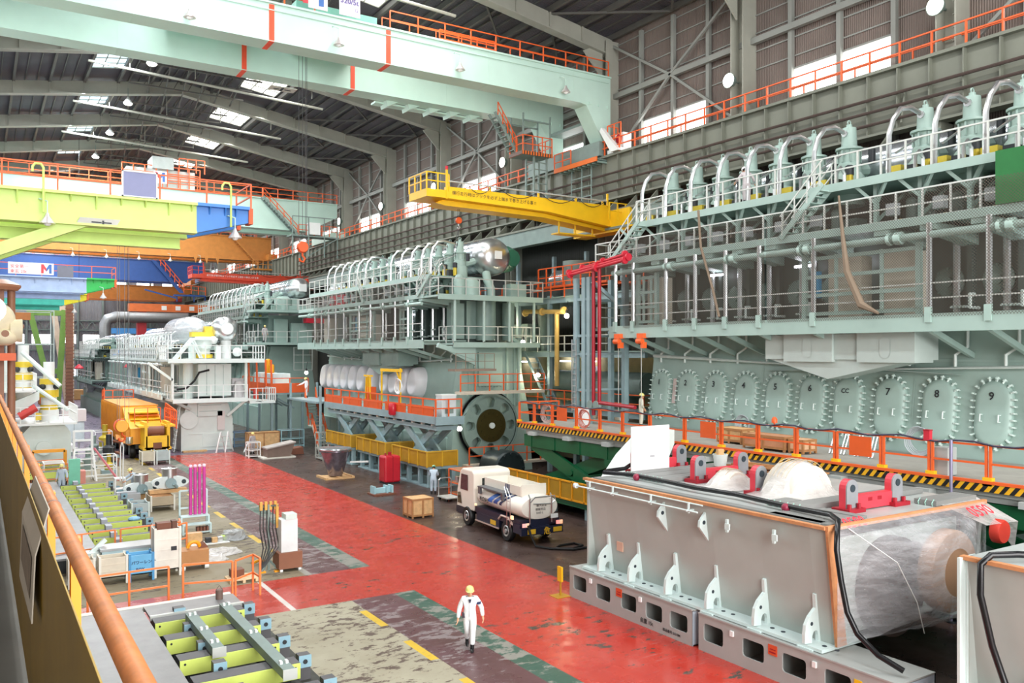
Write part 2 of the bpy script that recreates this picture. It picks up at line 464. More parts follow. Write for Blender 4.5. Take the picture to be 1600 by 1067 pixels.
# roof: two sloping cladding sheets with strips of roof lights
def roofz(x): return 34.1 - abs(x - XA) * (34.1 - 30.9) / (XR - XA)
g = G(); pur = G(); SK = [(8.2, 11.2), (20.8, 24.2)]
xs = [XL - .4, 8.2, 11.2, XA, 20.8, 24.2, XR + .6]
skn = 0
for a in [CY[0]] + CY[1:-1]:
    b = min(a + BAY, YF)
    if a > YF: break
    for x0, x1 in zip(xs, xs[1:]):
        z0, z1 = roofz(x0), roofz(x1); ys = [(a, b)]
        if (x0, x1) in SK: ys = [(a, a + 3.4), (b - 3.4, b)]
        for ya, yb in ys:
            g.add([(x0, ya, z0), (x1, ya, z1), (x1, yb, z1), (x0, yb, z0), (x0, ya, z0 + .1), (x1, ya, z1 + .1), (x1, yb, z1 + .1), (x0, yb, z0 + .1)],
                  [(0, 3, 2, 1), (4, 5, 6, 7), (0, 1, 5, 4), (1, 2, 6, 5), (2, 3, 7, 6), (3, 0, 4, 7)])
        if (x0, x1) in SK:
            k = G(); k.add([(x0, a + 3.4, z0 + .05), (x1, a + 3.4, z1 + .05), (x1, b - 3.4, z1 + .05), (x0, b - 3.4, z0 + .05)], [(0, 3, 2, 1)])
            skn += 1
            o = struct('window_%d' % (40 + skn), k, glowb if x0 < XA else glowr)
            f = G()
            for t in (0, .25, .5, .75, 1):
                yy = a + 3.4 + (BAY - 6.8) * t; f.bar((x0, yy, z0), (x1, yy, z1), .08)
            for t in (0, .33, .66, 1):
                xx = x0 + (x1 - x0) * t; f.bar((xx, a + 3.4, roofz(xx)), (xx, b - 3.4, roofz(xx)), .08)
            part('window_frame', f, frame_m, o)
struct('ceiling', g, cladr)
for x in [x for x in [XL + (XA - XL) * k / 8 for k in range(9)] + [XA + (XR - XA) * k / 8 for k in range(1, 9)] if not 21 < x < 24]:
    pur.bar((x, CY[0], roofz(x) - .3), (x, YF, roofz(x) - .3), .2, .4)
for k in range(1, 24):
    for s0, s1 in ((XL, XA), (XA, XR)):
        x = s0 + (s1 - s0) * k / 24
        if k % 3 and not any(a - .1 < x < b + .1 for a, b in SK): pur.bar((x, CY[0], roofz(x) - .08), (x, YF, roofz(x) - .08), .07, .12)
for a in CY[:-1]:
    if a + BAY > YF: break
    for x0, x1 in ((XR - 5.4, XR), (XR - 10.8, XR - 5.4)):
        pur.bar((x0, a, roofz(x0) - .5), (x1, a + BAY / 2, roofz(x1) - .5), .14); pur.bar((x1, a + BAY / 2, roofz(x1) - .5), (x0, a + BAY, roofz(x0) - .5), .14)
    # light trusses under the ridge
    for t in range(6):
        x = XA - 4.5 + t * 1.5; pur.bar((x, a, 32.3), (x + 1.5, a + BAY, 32.3), .1)
    for yy in (a + 3.1, a + 6.25, a + 9.4):
        pur.bar((XA - 5, yy, 32.2), (XA + 5, yy, 32.2), .12)
        for t in range(8): pur.bar((XA - 5 + t * 1.25, yy, 32.2), (XA - 4.4 + t * 1.25, yy, 33.4), .07)
struct('trim_32', pur, purl_m)
# thin tie pipes hung below the frames
for i, y in enumerate(CY[5:10]):
    g = G(); g.tube([(XA - 9, y + 1.5, 31.1), (XA + 10, y + 1.5, 30.2)], .11, 8)
    for k in range(4): g.bar((XA - 6 + k * 5, y + 1.5, 31), (XA - 6 + k * 5, y + 1.5, 33), .05)
    struct('trim_%d' % (33 + i), g, frame_m)
# far wall with two rows of windows, left wall with a glazing strip
g = G(); nwin = 0
wl = [(x, z) for z in (10.0, 22.0) for x in (0, 4.5, 9, 13.5, 18, 23, 28, 33)]
for z0, z1 in ((0, 10.0), (11.8, 22.0), (24, 35)): g.box(XL, XR + .6, YF, YF + .2, z0, z1)
for z0, z1 in ((10.0, 11.8), (22.0, 24)):
    px = XL
    for x in (0, 4.5, 9, 13.5, 18, 23, 28, 33, XR + 4): g.box(px, min(x, XR + .6), YF, YF + .2, z0, z1); px = x + 3.2
struct('wall_far', g, cladf)
for i, (x, z) in enumerate(wl):
    g = G(); g.box(x, x + 3.2, YF + .06, YF + .1, z, z + (1.8 if z < 15 else 2)); struct('window_%d' % (80 + i), g, glow)
g = G()
for k in range(10): g.box(XL + k * 4.5, XL + k * 4.5 + .35, YF - .5, YF, 0, 34)
for z in (8.6, 12.6, 14.5, 21): g.box(XL, XR, YF - .4, YF - .1, z, z + .25)
for k in range(18): g.bar((XL + k * 2.4, YF - .3, 12.8), (XL + k * 2.4 + 1.2, YF - .3, 14.5), .15); g.bar((XL + k * 2.4 + 1.2, YF - .3, 14.5), (XL + k * 2.4 + 2.4, YF - .3, 12.8), .15)
struct('trim_40', g, steelg)
g = G(); g.box(XL - .5, XL - .35, -16, YF, 0, 14.5); g.box(XL - .5, XL - .35, -16, 24, 14.5, 24.5); g.box(XL - .5, XL - .35, -16, YF, 24.5, 31)  # unseen near stretch left solid to keep daylight off the gallery
struct('wall_left', g, cladw)
g = G(); g.box(XL - .42, XL - .4, 24, YF, 14.5, 24.5); struct('window_99', g, M('wall_glazing', 'dfe8ea', .3, alpha=.35))

# crane runway along the right wall
rw = thing('crane_runway', 'long grey crane runway girder along the right wall with orange railing', 'crane runway', (36.6, 87, 18.6))
g = G(); XG = 36.4
g.box(XG, XG + .06, -14, YF, 18.7, 21.6); g.box(XG - .3, XG + 1.5, -14, YF, 21.55, 21.7); g.box(XG - .3, XG + .4, -14, YF, 18.6, 18.72)
y = -14
while y < YF: g.box(XG - .24, XG, y - .03, y + .03, 18.7, 21.55); y += BAY / 8
part('girder', g, girder_m, rw, world=True)
g = G()
for k in range(0, 75):
    y = -14 + k * 2.0
    g.prism([(XG - .1, 18.6), (XG - 1.0, 17.7), (XG - .1, 17.7)], y - .06, y + .06)
g.prism([(XG - 1.1, 17.55), (XG - 1.1, 17.7), (XG + .8, 17.7), (XG + .8, 17.55)], -14, YF)
for y in CY: g.box(XG - .1, XR, y - .35, y + .35, 17.3, 18.6)
part('ledge', g, girder_m, rw, world=True)
g = G(); g.box(XG - 1.0, XG - .9, -14, YF, 16.5, 17.55); g.box(XG - 1.3, XG - .6, -14, YF, 16.35, 16.5)
part('lower_rail_beam', g, steelg, rw, world=True)
g = G(); g.rail([(XG - .2, -14, 21.7), (XG - .2, YF, 21.7)], 1.0, 1.5625, .07, (.5,))
g.rail([(XG + 1.3, -14, 21.7), (XG + 1.3, YF, 21.7)], 1.0, 3.125, .06, (.5,))
part('railing', g, orange, rw, world=True)
g = G()
for z in (19.15, 19.75, 20.35): part('conduit', G().tube([(XG - .35, -14, z), (XG - .35, 110, z)], .075, 6), M('conduit_brown', '4d3f3a', .6), rw, world=True)
for k in range(20): g.bar((XG - .05, -14 + k * 6.2, 20.5), (XG - .35, -14 + k * 6.2, 18.9), .06)
part('conduit_bracket', g, girder_m, rw, world=True)
# round floodlights along the right wall, roof lamps on the frames
proto = None
near = ['beside the column nearest the camera', 'left of the window pair over the big engine', 'above the big mint crane leg', 'right of the yellow crane tip', 'beyond the yellow crane, fifth along the wall', 'sixth along the right wall, far off', 'seventh along the right wall, far off']
for i in range(7):
    y = 22.15 + 12.55 * i
    if proto is None:
        proto = thing('floodlight', 'lit round floodlight ' + near[0], 'floodlight', (37.0, y, 24.15), 'floodlights on the right wall')
        g = G(); g.lathe([(.12, .45), (.3, .35), (.42, .06), (.44, 0)], (0, 0, 0), 'X', 20); part('housing', g, steelg, proto, True)
        g = G(); g.ball((0, 0, 0), .4, .35, 1, 1, 16, 10); part('lens', g, lampm, proto, True)
        g = G(); g.bar((.3, 0, 0), (.9, 0, 0), .08); part('bracket', g, steelg, proto)
    else: copytree(proto, (37.0, y, 24.15), 'lit round floodlight ' + near[i])
proto = None
for i, y in enumerate(CY[6:11]):
    lab = 'white bell-shaped pendant lamp under the roof, %s from the camera' % ORD[i]
    if proto is None:
        proto = thing('pendant_lamp', lab, 'lamp', (11.6, y - .6, 30.9), 'pendant lamps in a row under the roof')
        g = G(); g.lathe([(.08, .7), (.16, .5), (.4, .16), (.42, .1)], (0, 0, 0), 'Z', 16); part('shade', g, white, proto, True)
        g = G(); g.lathe([(.36, .1), (.3, 0), (.1, -.05)], (0, 0, 0), 'Z', 16); part('bulb', g, lampm, proto, True)
        g = G(); g.bar((0, 0, .7), (0, 0, 1.5), .05); part('rod', g, steelg, proto)
    else: copytree(proto, (11.6, y - .6, 30.9), lab)
# ------------------------------------------------------------------ overhead cranes
signw = M('sign_white', 'f2f0f0', .5, var=.02); signr = M('sign_red', 'd8434c', .5, var=.03); signb = M('sign_blue', '3f6fb4', .5, var=.03)
boardp = M('board_purple_grey', '7a7fa8', .35, var=.06); boardg = M('board_grey', '6c6f7d', .4); ink = M('lettering_black', '26282c', .6)
haz_or = stripes('orange_dark_stripes', 'e8732a', '5a3a2a', 1.4, (radians(45), 0, radians(90)))
haz = stripes('hazard_stripes', 'efb21e', '1c1c1c', 1.35, (radians(-38), 0, 0))
def msign(name, label, p, wd, ht, parent=None, right=(1, 0, 0), extra=None):
    """white board with a red and blue block letter M; p lower-left corner, facing -Y"""
    t = thing(name, label, 'sign', p)
    g = G(); g.box(0, wd, 0, .06, 0, ht); part('board', g, signw, t)
    s = ht * .8; x0 = wd - s * 1.15 - .05; z0 = ht * .12; a = .24 * s
    g = G()
    g.prism([(x0, z0), (x0 + a, z0), (x0 + a, z0 + .55 * s), (x0 + .5 * s, z0 + .2 * s), (x0 + .5 * s, z0 + .52 * s), (x0 + a, z0 + s * .98), (x0, z0 + s * .98)], -.03, 0)
    part('letter_left', g, signr, t)
    g = G()
    g.prism([(x0 + s, z0), (x0 + s - a, z0), (x0 + s - a, z0 + .55 * s), (x0 + .5 * s, z0 + .2 * s), (x0 + .5 * s, z0 + .52 * s), (x0 + s - a, z0 + s * .98), (x0 + s, z0 + s * .98)], -.03, 0)
    part('letter_right', g, signb, t)
    if extra:
        g = G()
        for k, (tx, sz, xx, zz) in enumerate(extra): text(g, tx, sz, (xx, -.01, zz), (1, 0, 0), (0, 0, 1), .02)
        part('lettering', g, signr if 'x' not in name else ink, t)
    return t
def bell(name, labels, pts, group):
    p0 = None
    for (x, y, z), lab in zip(pts, labels):
        if p0 is None:
            p0 = thing(name, lab, 'lamp', (x, y, z), group)
            g = G(); g.lathe([(.06, .45), (.1, .32), (.3, .04), (.31, 0)], (0, 0, 0), 'Z', 16); part('shade', g, M('aluminium_shade', 'd9d2cf', .35, .5), p0, True)
            g = G(); g.bar((0, 0, .45), (0, 0, .95), .04); g.tube([(0, 0, .95), (-.28, .12, 1.05), (-.3, .25, 1.05)], .03, 6); part('hanger', g, mint, p0)
            g = G(); g.ball((0, 0, .05), .17, n=10, m=6); part('bulb', g, white, p0, True)
        else: copytree(p0, (x, y, z), lab)

# --- the big mint gantry crane
c1 = thing('gantry_crane', 'big mint green double girder gantry crane spanning the hall overhead', 'crane', (16, 48.5, 21.7))
ZB, ZT = 25.3, 27.35
for nm, y, lab in (('front_girder', 45.8, None), ('rear_girder', 51.4, None)):
    g = G(); g.box(XL + .8, 37.2, y, y + 1.35, ZB, ZT); g.box(XL + .8, 37.2, y - .12, y + 1.47, ZT - .05, ZT + .06)
    g.box(XL + .8, 35.6, y - .03, y + 1.38, ZB - .05, ZB)
    g.tube([(XL + 1, y - .05, 26.95), (37, y - .05, 26.95)], .03, 5)
    for x in [13.6 - 7 * k for k in range(3)] + [20.3, 27.3, 34]: g.box(x - .02, x + .02, y - .01, y + 1.36, ZB - .06, ZT)
    part(nm, g, mint, c1, world=True)
    g = G()
    g.prism([(34.2, ZB), (35.1, ZB - .12), (36.75, 22.5), (36.3, 21.75), (37.2, 21.75), (37.2, ZB)], y, y + 1.35)
    for x in (35.3, 36.1, 36.9): g.box(x - .02, x + .02, y - .08, y, ZB - .1, ZB + .1)
    part('leg', g, mint, c1, world=True)
    g = G()
    for x in (13.4, 20.3):
        g.box(x, x + .28, y - .05, y, ZB, ZT - .1); g.box(x, x + .28, y - .05, y + 1.36, ZB - .075, ZB - .05)
    part('span_marking', g, M('red_marking', 'f0502e', .5), c1, world=True)
g = G(); g.box(35.9, 37.0, 45.4, 54.2, 21.75, 22.75); g.box(36.0, 37.1, 47.1, 51.4, 24.3, 24.5)
part('end_truck', g, steelg, c1, world=True)
g = G(); g.box(35.6, 36.5, 45.2, 50.2, 21.35, 21.45)
for k in range(9): g.box(35.6, 36.6, 45.2 + k * .55, 45.28 + k * .55, 21.2, 21.4)
part('walkway_deck', g, engd, c1, world=True)
g = G(); g.box(35.5, 35.6, 45.2, 50.2, 21.3, 21.62); part('walkway_kick_plate', g, haz_or, c1, world=True)
g = G(); g.rail([(35.55, 48.2, 21.45), (35.55, 50.2, 21.45)], 1.2, 1, .06); g.rail([(36.3, 43.6, 22.2), (36.3, 45.0, 22.2), (37.2, 45.0, 22.2)], 1.5, .8, .06)
g.rail([(20.6, 45.9, ZT), (37.1, 45.9, ZT)], 1.15, 1.75, .06); g.rail([(20.6, 47.1, ZT), (37.1, 47.1, ZT)], 1.15, 1.75, .05)
g.rail([(24, 46.1, ZT), (28, 46.1, ZT)], .8, 1.2, .06, (.33, .66)); g.rail([(XL + 1, 45.9, ZT), (16, 45.9, ZT)], 1.15, 1.75, .06)
part('railing', g, orange, c1, world=True)
g = G(); g.box(36.2, 37.15, 43.5, 44.9, 21.75, 22.0); g.box(36.6, 37.3, 43.7, 44.6, 22.0, 23.1); g.prism([(43.4, 21.75), (44.2, 21.75), (45.4, 23.4), (45.2, 23.6)], 35.9, 36.2, 'X')
part('drive_cabinet', g, white, c1, world=True)
g = G(); g.lathe([(.3, 0), (.3, .15)], (36.5, 44.1, 22.7), 'X', 14); part('cable_reel', g, red, c1, world=True)
# stair down to the driver's platform under the rear girder
g = G(); g.stair((30.7, 51.0, 25.2), (32.6, 51.0, 22.45), (0, 1, 0), .8, 9); part('stair', g, steelg, c1, world=True)
g = G(); g.box(32.4, 34.9, 49.6, 51.4, 22.3, 22.42)
for x in (32.5, 34.8):
    for y in (49.7, 51.3): g.bar((x, y, 22.4), (x, y, 25.2), .1)
for z in (24.7,): g.bar((32.5, 49.7, z), (34.8, 49.7, z), .1); g.bar((32.5, 51.3, z), (34.8, 51.3, z), .1)
part('driver_platform', g, steelg, c1, world=True)
g = G(); g.rail([(32.4, 51.3, 22.42), (32.4, 49.6, 22.42), (34.9, 49.6, 22.42), (34.9, 51.3, 22.42)], 1.2, .9, .06, (.5,))
g.rail([(30.9, 50.5, 25.0), (32.5, 50.5, 22.6)], .9, .8, .05)
part('platform_railing', g, orange, c1, world=True)
g = G(); g.box(32.38, 34.92, 49.52, 49.6, 22.25, 22.5); g.box(32.3, 32.38, 49.52, 51.3, 22.25, 22.5); part('platform_kick_plate', g, haz_or, c1, world=True)
g = G()
for x, y in ((33.6, 50.0), (34.7, 50.0), (33.6, 51.0), (34.7, 51.0)): g.bar((x, y, 22.3), (x, y, 18.3), .12)
for k in range(8): g.bar((33.6, 50.0, 18.4 + k * .5), (34.7, 50.0, 18.4 + k * .5), .06); g.bar((33.6, 50, 18.4 + k * .5), (33.6, 51, 18.4 + k * .5), .06)
part('ladder_cage', g, steelg, c1, world=True)
g = G()
for x in (23.2, 24.8, 26.4, 28, 29.6): g.prism([(x, 25.24), (x + .9, 25.24), (x + .1, 24.85)], 52.3, 53.4)
g.box(22.6, 31, 52.8, 53.5, 25.1, 25.22)
part('cable_bracket', g, mint, c1, world=True)
g = G()
for x in (36.0, 37.6, 39.2): pass
for y in (46.4, 47.5, 48.7): g.bar((36.0, y, 21.4), (36.0, y, 18.7), .08)
for z in (19.2, 19.9, 20.6): g.bar((36.0, 46.4, z), (36.0, 48.7, z), .07)
part('inspection_cage', g, steelg, c1, world=True)
g = G(); g.box(15.5, 20.5, 47.6, 51, 27.4, 28.6); g.box(9, 13, 47.8, 50.8, 27.4, 29); part('trolley', g, M('trolley_teal', '6fae9c', .5), c1, world=True)
bell('crane_lamp', ['bell lamp on the front girder of the big mint crane, %s from the wall end' % ORD[3 - k] for k in range(4)],
     [(9.18, 45.3, 25.45), (17.2, 45.3, 25.6), (25.0, 45.3, 25.6), (33.0, 45.3, 25.55)], 'bell lamps on the big mint crane')
msign('crane_sign', 'white board with a red and blue letter M on the big mint crane', (15.55, 45.6, 27.5), 1.1, 1.5)
t = thing('capacity_sign', 'white board with 320/5t lettering on the big mint crane railing', 'sign', (17.35, 45.6, 27.5))
g = G(); g.box(0, 1.25, 0, .05, 0, 1.15); part('board', g, M('sign_lilac_white', 'e4e0ee', .5, var=.02), t)
g = G(); text(g, '320/5t', .42, (.05, -.02, .68), (1, 0, 0), (0, 0, 1), .02, True); text(g, 'G', .28, (.9, -.02, .28), (1, 0, 0), (0, 0, 1), .02); part('lettering', g, M('lettering_violet', '6a5f9a', .5), t)
hk = thing('hook_block', 'orange hook block on long ropes from the big mint crane', 'crane hook', (16.2, 48.6, 14.2))
g = G()
for dx in (-.22, 0, .18, .26): g.tube([(dx, 0, .5), (dx, 0, 13.3)], .014, 5)
part('rope', g, M('wire_rope', '4a4a4c', .5), hk)
g = G(); g.lathe([(.3, -.18), (.34, -.12), (.34, .12), (.3, .18)], (0, 0, .3), 'Y', 20); part('sheave', g, orangep, hk, True)
g = G(); g.tube([(0, 0, 0), (0, 0, -.2), (.15, 0, -.36), (.06, 0, -.58), (-.15, 0, -.52), (-.18, 0, -.36)], .06, 8); part('hook', g, orangep, hk, True)
g = G(); g.box(18.6, 20.0, 52.9, 53.8, 24.9, 25.0); 
# underside sign panel
s = thing('hazard_panel', 'pale panel under the big mint crane marked with dark bars', 'sign', (16.4, 52.9, 25.1))
g = G(); g.box(-.8, .9, 0, .9, 0, .05); part('board', g, M('panel_greyish', 'c8c8c0', .5), s)
g = G(); g.box(-.5, -.15, .4, .5, -.02, 0); g.box(.2, .6, .4, .5, -.02, 0); g.box(-.05, .1, .15, .75, -.02, 0); part('marking', g, dark, s)

def bridge(name, label, y, z0, z1, mat, x1=36.6, wd=1.3, gap=4.2, rail=True, slope=True, railx=(XL + 1, 36)):
    c = thing(name, label, 'crane', (16, y, z0))
    for nm, yy in (('front_girder', y), ('rear_girder', y + gap)):
        g = G()
        g.prism([(XL + .8, z0), (33.0, z0), (x1, z0 + (z1 - z0) * (.55 if slope else 0)), (x1, z1), (XL + .8, z1)], yy, yy + wd)
        g.box(XL + .8, x1, yy - .15, yy + wd + .15, z1 - .03, z1 + .08); g.box(XL + .8, 33, yy - .1, yy + wd + .1, z0 - .08, z0)
        part(nm, g, mat, c, world=True)
    g = G(); g.box(35.8, 37.1, y - 1.5, y + gap + 2.6, 21.75, 22.6); part('end_truck', g, mat, c, world=True)
    if rail:
        g = G(); g.rail([(railx[0], y + .05, z1 + .05), (railx[1], y + .05, z1 + .05)], 1.15, 1.8, .08); g.rail([(railx[0], y + gap + wd, z1 + .05), (railx[1], y + gap + wd, z1 + .05)], 1.15, 1.8, .08)
        part('railing', g, orange, c, world=True)
    return c
c2 = bridge('bridge_crane', 'mint green bridge crane with a slanting stair, behind the lime jib', 97, 22.6, 26.0, mint, railx=(XL + 1, 36.6))
g = G(); g.stair((31.4, 96.3, 22.0), (27.4, 96.3, 26.0), (0, 1, 0), .9, 14); part('stair', g, steelg, c2, world=True)
g = G(); g.rail([(31.4, 95.9, 22.0), (27.4, 95.9, 26.0)], 1.0, 1.2, .07); g.rail([(31.4, 95.5, 21.9), (36, 95.5, 21.9)], 1.2, 1, .07); part('stair_railing', g, orange, c2, world=True)
g = G(); g.box(30.4, 36.2, 95.2, 96.9, 21.7, 21.85)
for x in (30.6, 32.5, 34.4, 36): g.bar((x, 95.3, 21.8), (x, 95.3, 19.4), .12); g.bar((x, 95.3, 21.8), (x, 95.3, 24.0), .1)
g.bar((30.6, 95.3, 24), (36, 95.3, 24), .1); g.bar((32.5, 95.3, 19.5), (36, 95.3, 21.7), .1)
part('driver_platform', g, steelg, c2, world=True)
g = G(); g.box(32.6, 33.9, 95.3, 96.5, 22.0, 23.4); part('driver_cabin', g, white, c2, world=True)
g = G(); g.box(13.5, 20.5, 98.4, 101, 26.1, 28.3); g.box(16.0, 18.2, 98, 101, 28.3, 29.6)
part('trolley', g, M('trolley_grey', 'b9c3c0', .5), c2, world=True)
g = G(); g.rail([(13, 98.2, 26.4), (21, 98.2, 26.4)], 2.2, 1.2, .09, (.33, .66)); g.rail([(18.8, 98.2, 28.2), (21.5, 98.2, 28.2)], 1.5, .8, .09); part('trolley_railing', g, orange, c2, world=True)
msign('crane_sign', 'small white M board on the railing of the second mint crane', (16.0, 96.9, 26.5), 1.3, 1.3)
c3 = bridge('bridge_crane', 'ochre orange bridge crane below the second mint crane', 124, 21.7, 25.0, orangec, slope=False)
g = G(); g.stair((34.4, 123.2, 21.0), (30.5, 123.2, 25.0), (0, 1, 0), .9, 14)
g.box(33.5, 36.4, 122.4, 123.9, 20.2, 20.4); g.rail([(33.5, 122.4, 20.4), (36.4, 122.4, 20.4)], 1.2, .7, .09)
for x in (25.5, 27, 28.5): g.prism([(x, 21.7), (x + .5, 21.7), (x + .3, 20.8)], 123.2, 123.4)
part('stair', g, orangec, c3, world=True)
bell('crane_lamp', ['small bell lamp under the orange bridge crane, %s from its left end' % ORD[k] for k in range(5)],
     [(10.5 + 4 * k, 123.6, 20.9) for k in range(5)], 'bell lamps under the orange crane')
c4 = bridge('bridge_crane', 'dark blue bridge crane with slanting stair, far down the hall', 165, 21.3, 25.0, navyb, x1=36, railx=(XL + 1, 30))
g = G(); g.prism([(26.6, 25), (27.4, 25), (32.4, 19.2), (31.6, 19.2)], 164.2, 164.5); g.box(30.5, 36, 163.6, 164.8, 18.6, 18.9)
for x in (31, 34, 36): g.bar((x, 164, 18.8), (x, 164, 17.6), .2)
g.bar((25.5, 164, 19.6), (31, 164, 18.2), .25); part('stair', g, navyb, c4, world=True)
g = G(); g.rail([(27.4, 163.9, 25), (32.2, 163.9, 19.2), (36, 163.7, 18.9)], 1.5, 1.2, .12); part('stair_railing', g, orange, c4, world=True)
msign('crane_sign', 'small blue and white M board on the dark blue crane', (14.5, 164.7, 25.2), 2.6, 1.3)
bridge('bridge_crane', 'ochre bridge crane beyond the dark blue crane, partly hidden', 177, 18.5, 21.2, M('crane_ochre', 'cf7f35', .5), x1=36, rail=False)

# --- cantilever cranes on the left wall
def jib(label, y, ca, cb, brace=False, lamp=True, rail=True):
    c = thing('cantilever_crane', label, 'crane', (0, y, 13.5))
    for nm, dy in (('front_arm', 0), ('rear_arm', 2.2)):
        g = G(); g.box(XL + .2, 8.62, y + dy, y + dy + .5, 13.9, 15.15); g.box(XL + .2, 8.62, y + dy - .28, y + dy + .7, 15.1, 15.22); g.box(XL + .2, 8.62, y + dy - .12, y + dy + .65, 13.82, 13.92)
        if dy: g.box(XL + .2, 8.3, y + dy, y + dy + .4, 13.35, 13.9); g.box(XL + .2, 8.3, y + dy - .1, y + dy + .5, 13.3, 13.37)
        for k in range(14):
            x = -4.6 + k; s = .55 if k % 3 == 0 else .28
            g.prism([(y + dy, 15.1), (y + dy - .26, 15.1), (y + dy, 15.1 - s)], x - .03, x + .03, 'X')
        part(nm, g, ca, c, world=True)
        g = G(); g.prism([(8.62, 13.86), (8.62, 15.18), (11.0, 15.18), (11.0, 14.5), (10.4, 14.35)], y + dy, y + dy + .5)
        g.box(8.62, 11.0, y + dy - .28, y + dy + .7, 15.1, 15.24)
        for x in (9.2, 9.9, 10.4): g.prism([(y + dy, 15.1), (y + dy - .26, 15.1), (y + dy, 14.75)], x - .03, x + .03, 'X')
        part('tip', g, cb, c, world=True)
        g = G(); g.box(11.0, 11.2, y + dy - .1, y + dy + .6, 14.45, 15.2); part('buffer', g, orangep, c, world=True)
    if brace:
        g = G()
        for dy in (0, 2.2): g.bar((XL + .3, y + .26 + dy, 9.9), (4.2, y + .26 + dy, 14.15), .36, .5)
        part('brace', g, ca, c, world=True)
    g = G(); g.rail([(XL + .3, y - .1, 15.2), (11.1, y - .1, 15.2), (11.1, y + 2.6, 15.2)], 1.15, 2.0, .06, (.5,)); part('railing', g, orange, c, world=True)
    return c
j = jib('lime green cantilever crane with a blue tip, under the second mint crane', 41, lime, bluep, True)
g = G()
for x in (2.35, 10.1):
    g.tube([(x, 40.65, 14.2), (x, 40.65, 16.1), (x - .1, 40.65, 16.25), (x - .3, 40.65, 16.25), (x - .4, 40.65, 16.1), (x - .4, 40.65, 15.9)], .05, 8)
part('lamp_post', g, lime, j, True, world=True)
bell('crane_lamp', ['bell lamp under the lime crane at its brace', 'bell lamp under the blue tip of the lime crane'], [(2.5, 40.7, 13.75), (10.3, 40.7, 13.7)], 'bell lamps on the lime crane')
b = solo('notice_board', G().box(5.42, 6.85, 40.75, 40.82, 15.25, 16.35), boardp, 'blank violet-grey board on the railing of the lime crane', 'board')
g = G()
for a in ((5.4, 5.46), (6.81, 6.87)): g.box(a[0], a[1], 40.72, 40.84, 15.2, 16.4)
for a in ((15.2, 15.27), (16.33, 16.4)): g.box(5.4, 6.87, 40.72, 40.84, a[0], a[1])
part('frame', g, white, b, world=True)
s = thing('hazard_panel', 'pale panel marked with dark bars on the lime crane girder', 'sign', (4.2, 40.9, 13.86))
g = G(); g.add([(-.6, 0, 0), (1.0, 0, 0), (1.15, -.05, .3), (-.45, -.05, .3), (-.6, .06, 0), (1.0, .06, 0), (1.15, .01, .3), (-.45, .01, .3)], [(0, 1, 2, 3), (4, 7, 6, 5), (0, 4, 5, 1), (1, 5, 6, 2), (2, 6, 7, 3), (3, 7, 4, 0)]); part('board', g, M('panel_greyish', 'c8c8c0', .5), s)
g = G(); g.box(0, .4, -.045, -.03, .1, .15); g.box(.5, .8, -.045, -.03, .1, .15); g.box(.42, .5, -.045, -.03, .06, .22); part('marking', g, dark, s)
j = jib('pale blue cantilever crane with a green tip and an M sign', 88, skyb, greenp)
msign('crane_sign', 'big white board with faded red writing and an M on the pale blue crane', (2.3, 87.7, 15.35), 3.6, 1.05, extra=[('安全第一', .36, .15, .55), ('東玄 20t', .36, .15, .1)])
solo('notice_board', G().box(6.2, 7.5, 87.7, 87.82, 15.2, 16.25), boardg, 'dark grey board on the railing of the pale blue crane', 'board')
bell('crane_lamp', ['bell lamp under the green tip of the pale blue crane', 'bell lamp under the yellow tip of the teal crane'], [(10.0, 87.7, 13.4), (9.7, 112.2, 13.0)], 'bell lamps on the far left cranes')
jib('teal cantilever crane with a yellow tip below the pale blue one', 112, teal, lemon)
# hook of the lime crane
hk = thing('hook_block', 'round orange hook block hanging in front of the amber transporter', 'crane hook', (5.75, 43.4, 4.8))
g = G()
for dx in (-.2, -.1, .12, .3): g.tube([(dx, 0, .1), (dx, 0, 8.6)], .011, 5)
part('rope', g, M('wire_rope_pale', '8d8a85', .5), hk)
g = G(); g.lathe([(.26, -.14), (.29, -.1), (.29, .1), (.26, .14)], (0, 0, 0), 'Y', 24); part('sheave', g, amber, hk, True)
g = G(); g.lathe([(.31, -.08), (.31, .08)], (-.05, .12, .02), 'Y', 24); part('sheave_guard', g, orange, hk, True)
g = G(); g.tube([(0, 0, -.28), (0, 0, -.4), (.13, 0, -.5), (.13, 0, -.62), (0, 0, -.72), (-.12, 0, -.66), (-.14, 0, -.55)], .05, 8); part('hook', g, orangep, hk, True)
g = G()
for dx in (-.05, .07): g.tube([(0, 0, -.7), (dx, .05, -1.0), (dx, .2, -2.6)], .025, 6)
part('sling', g, white, hk)

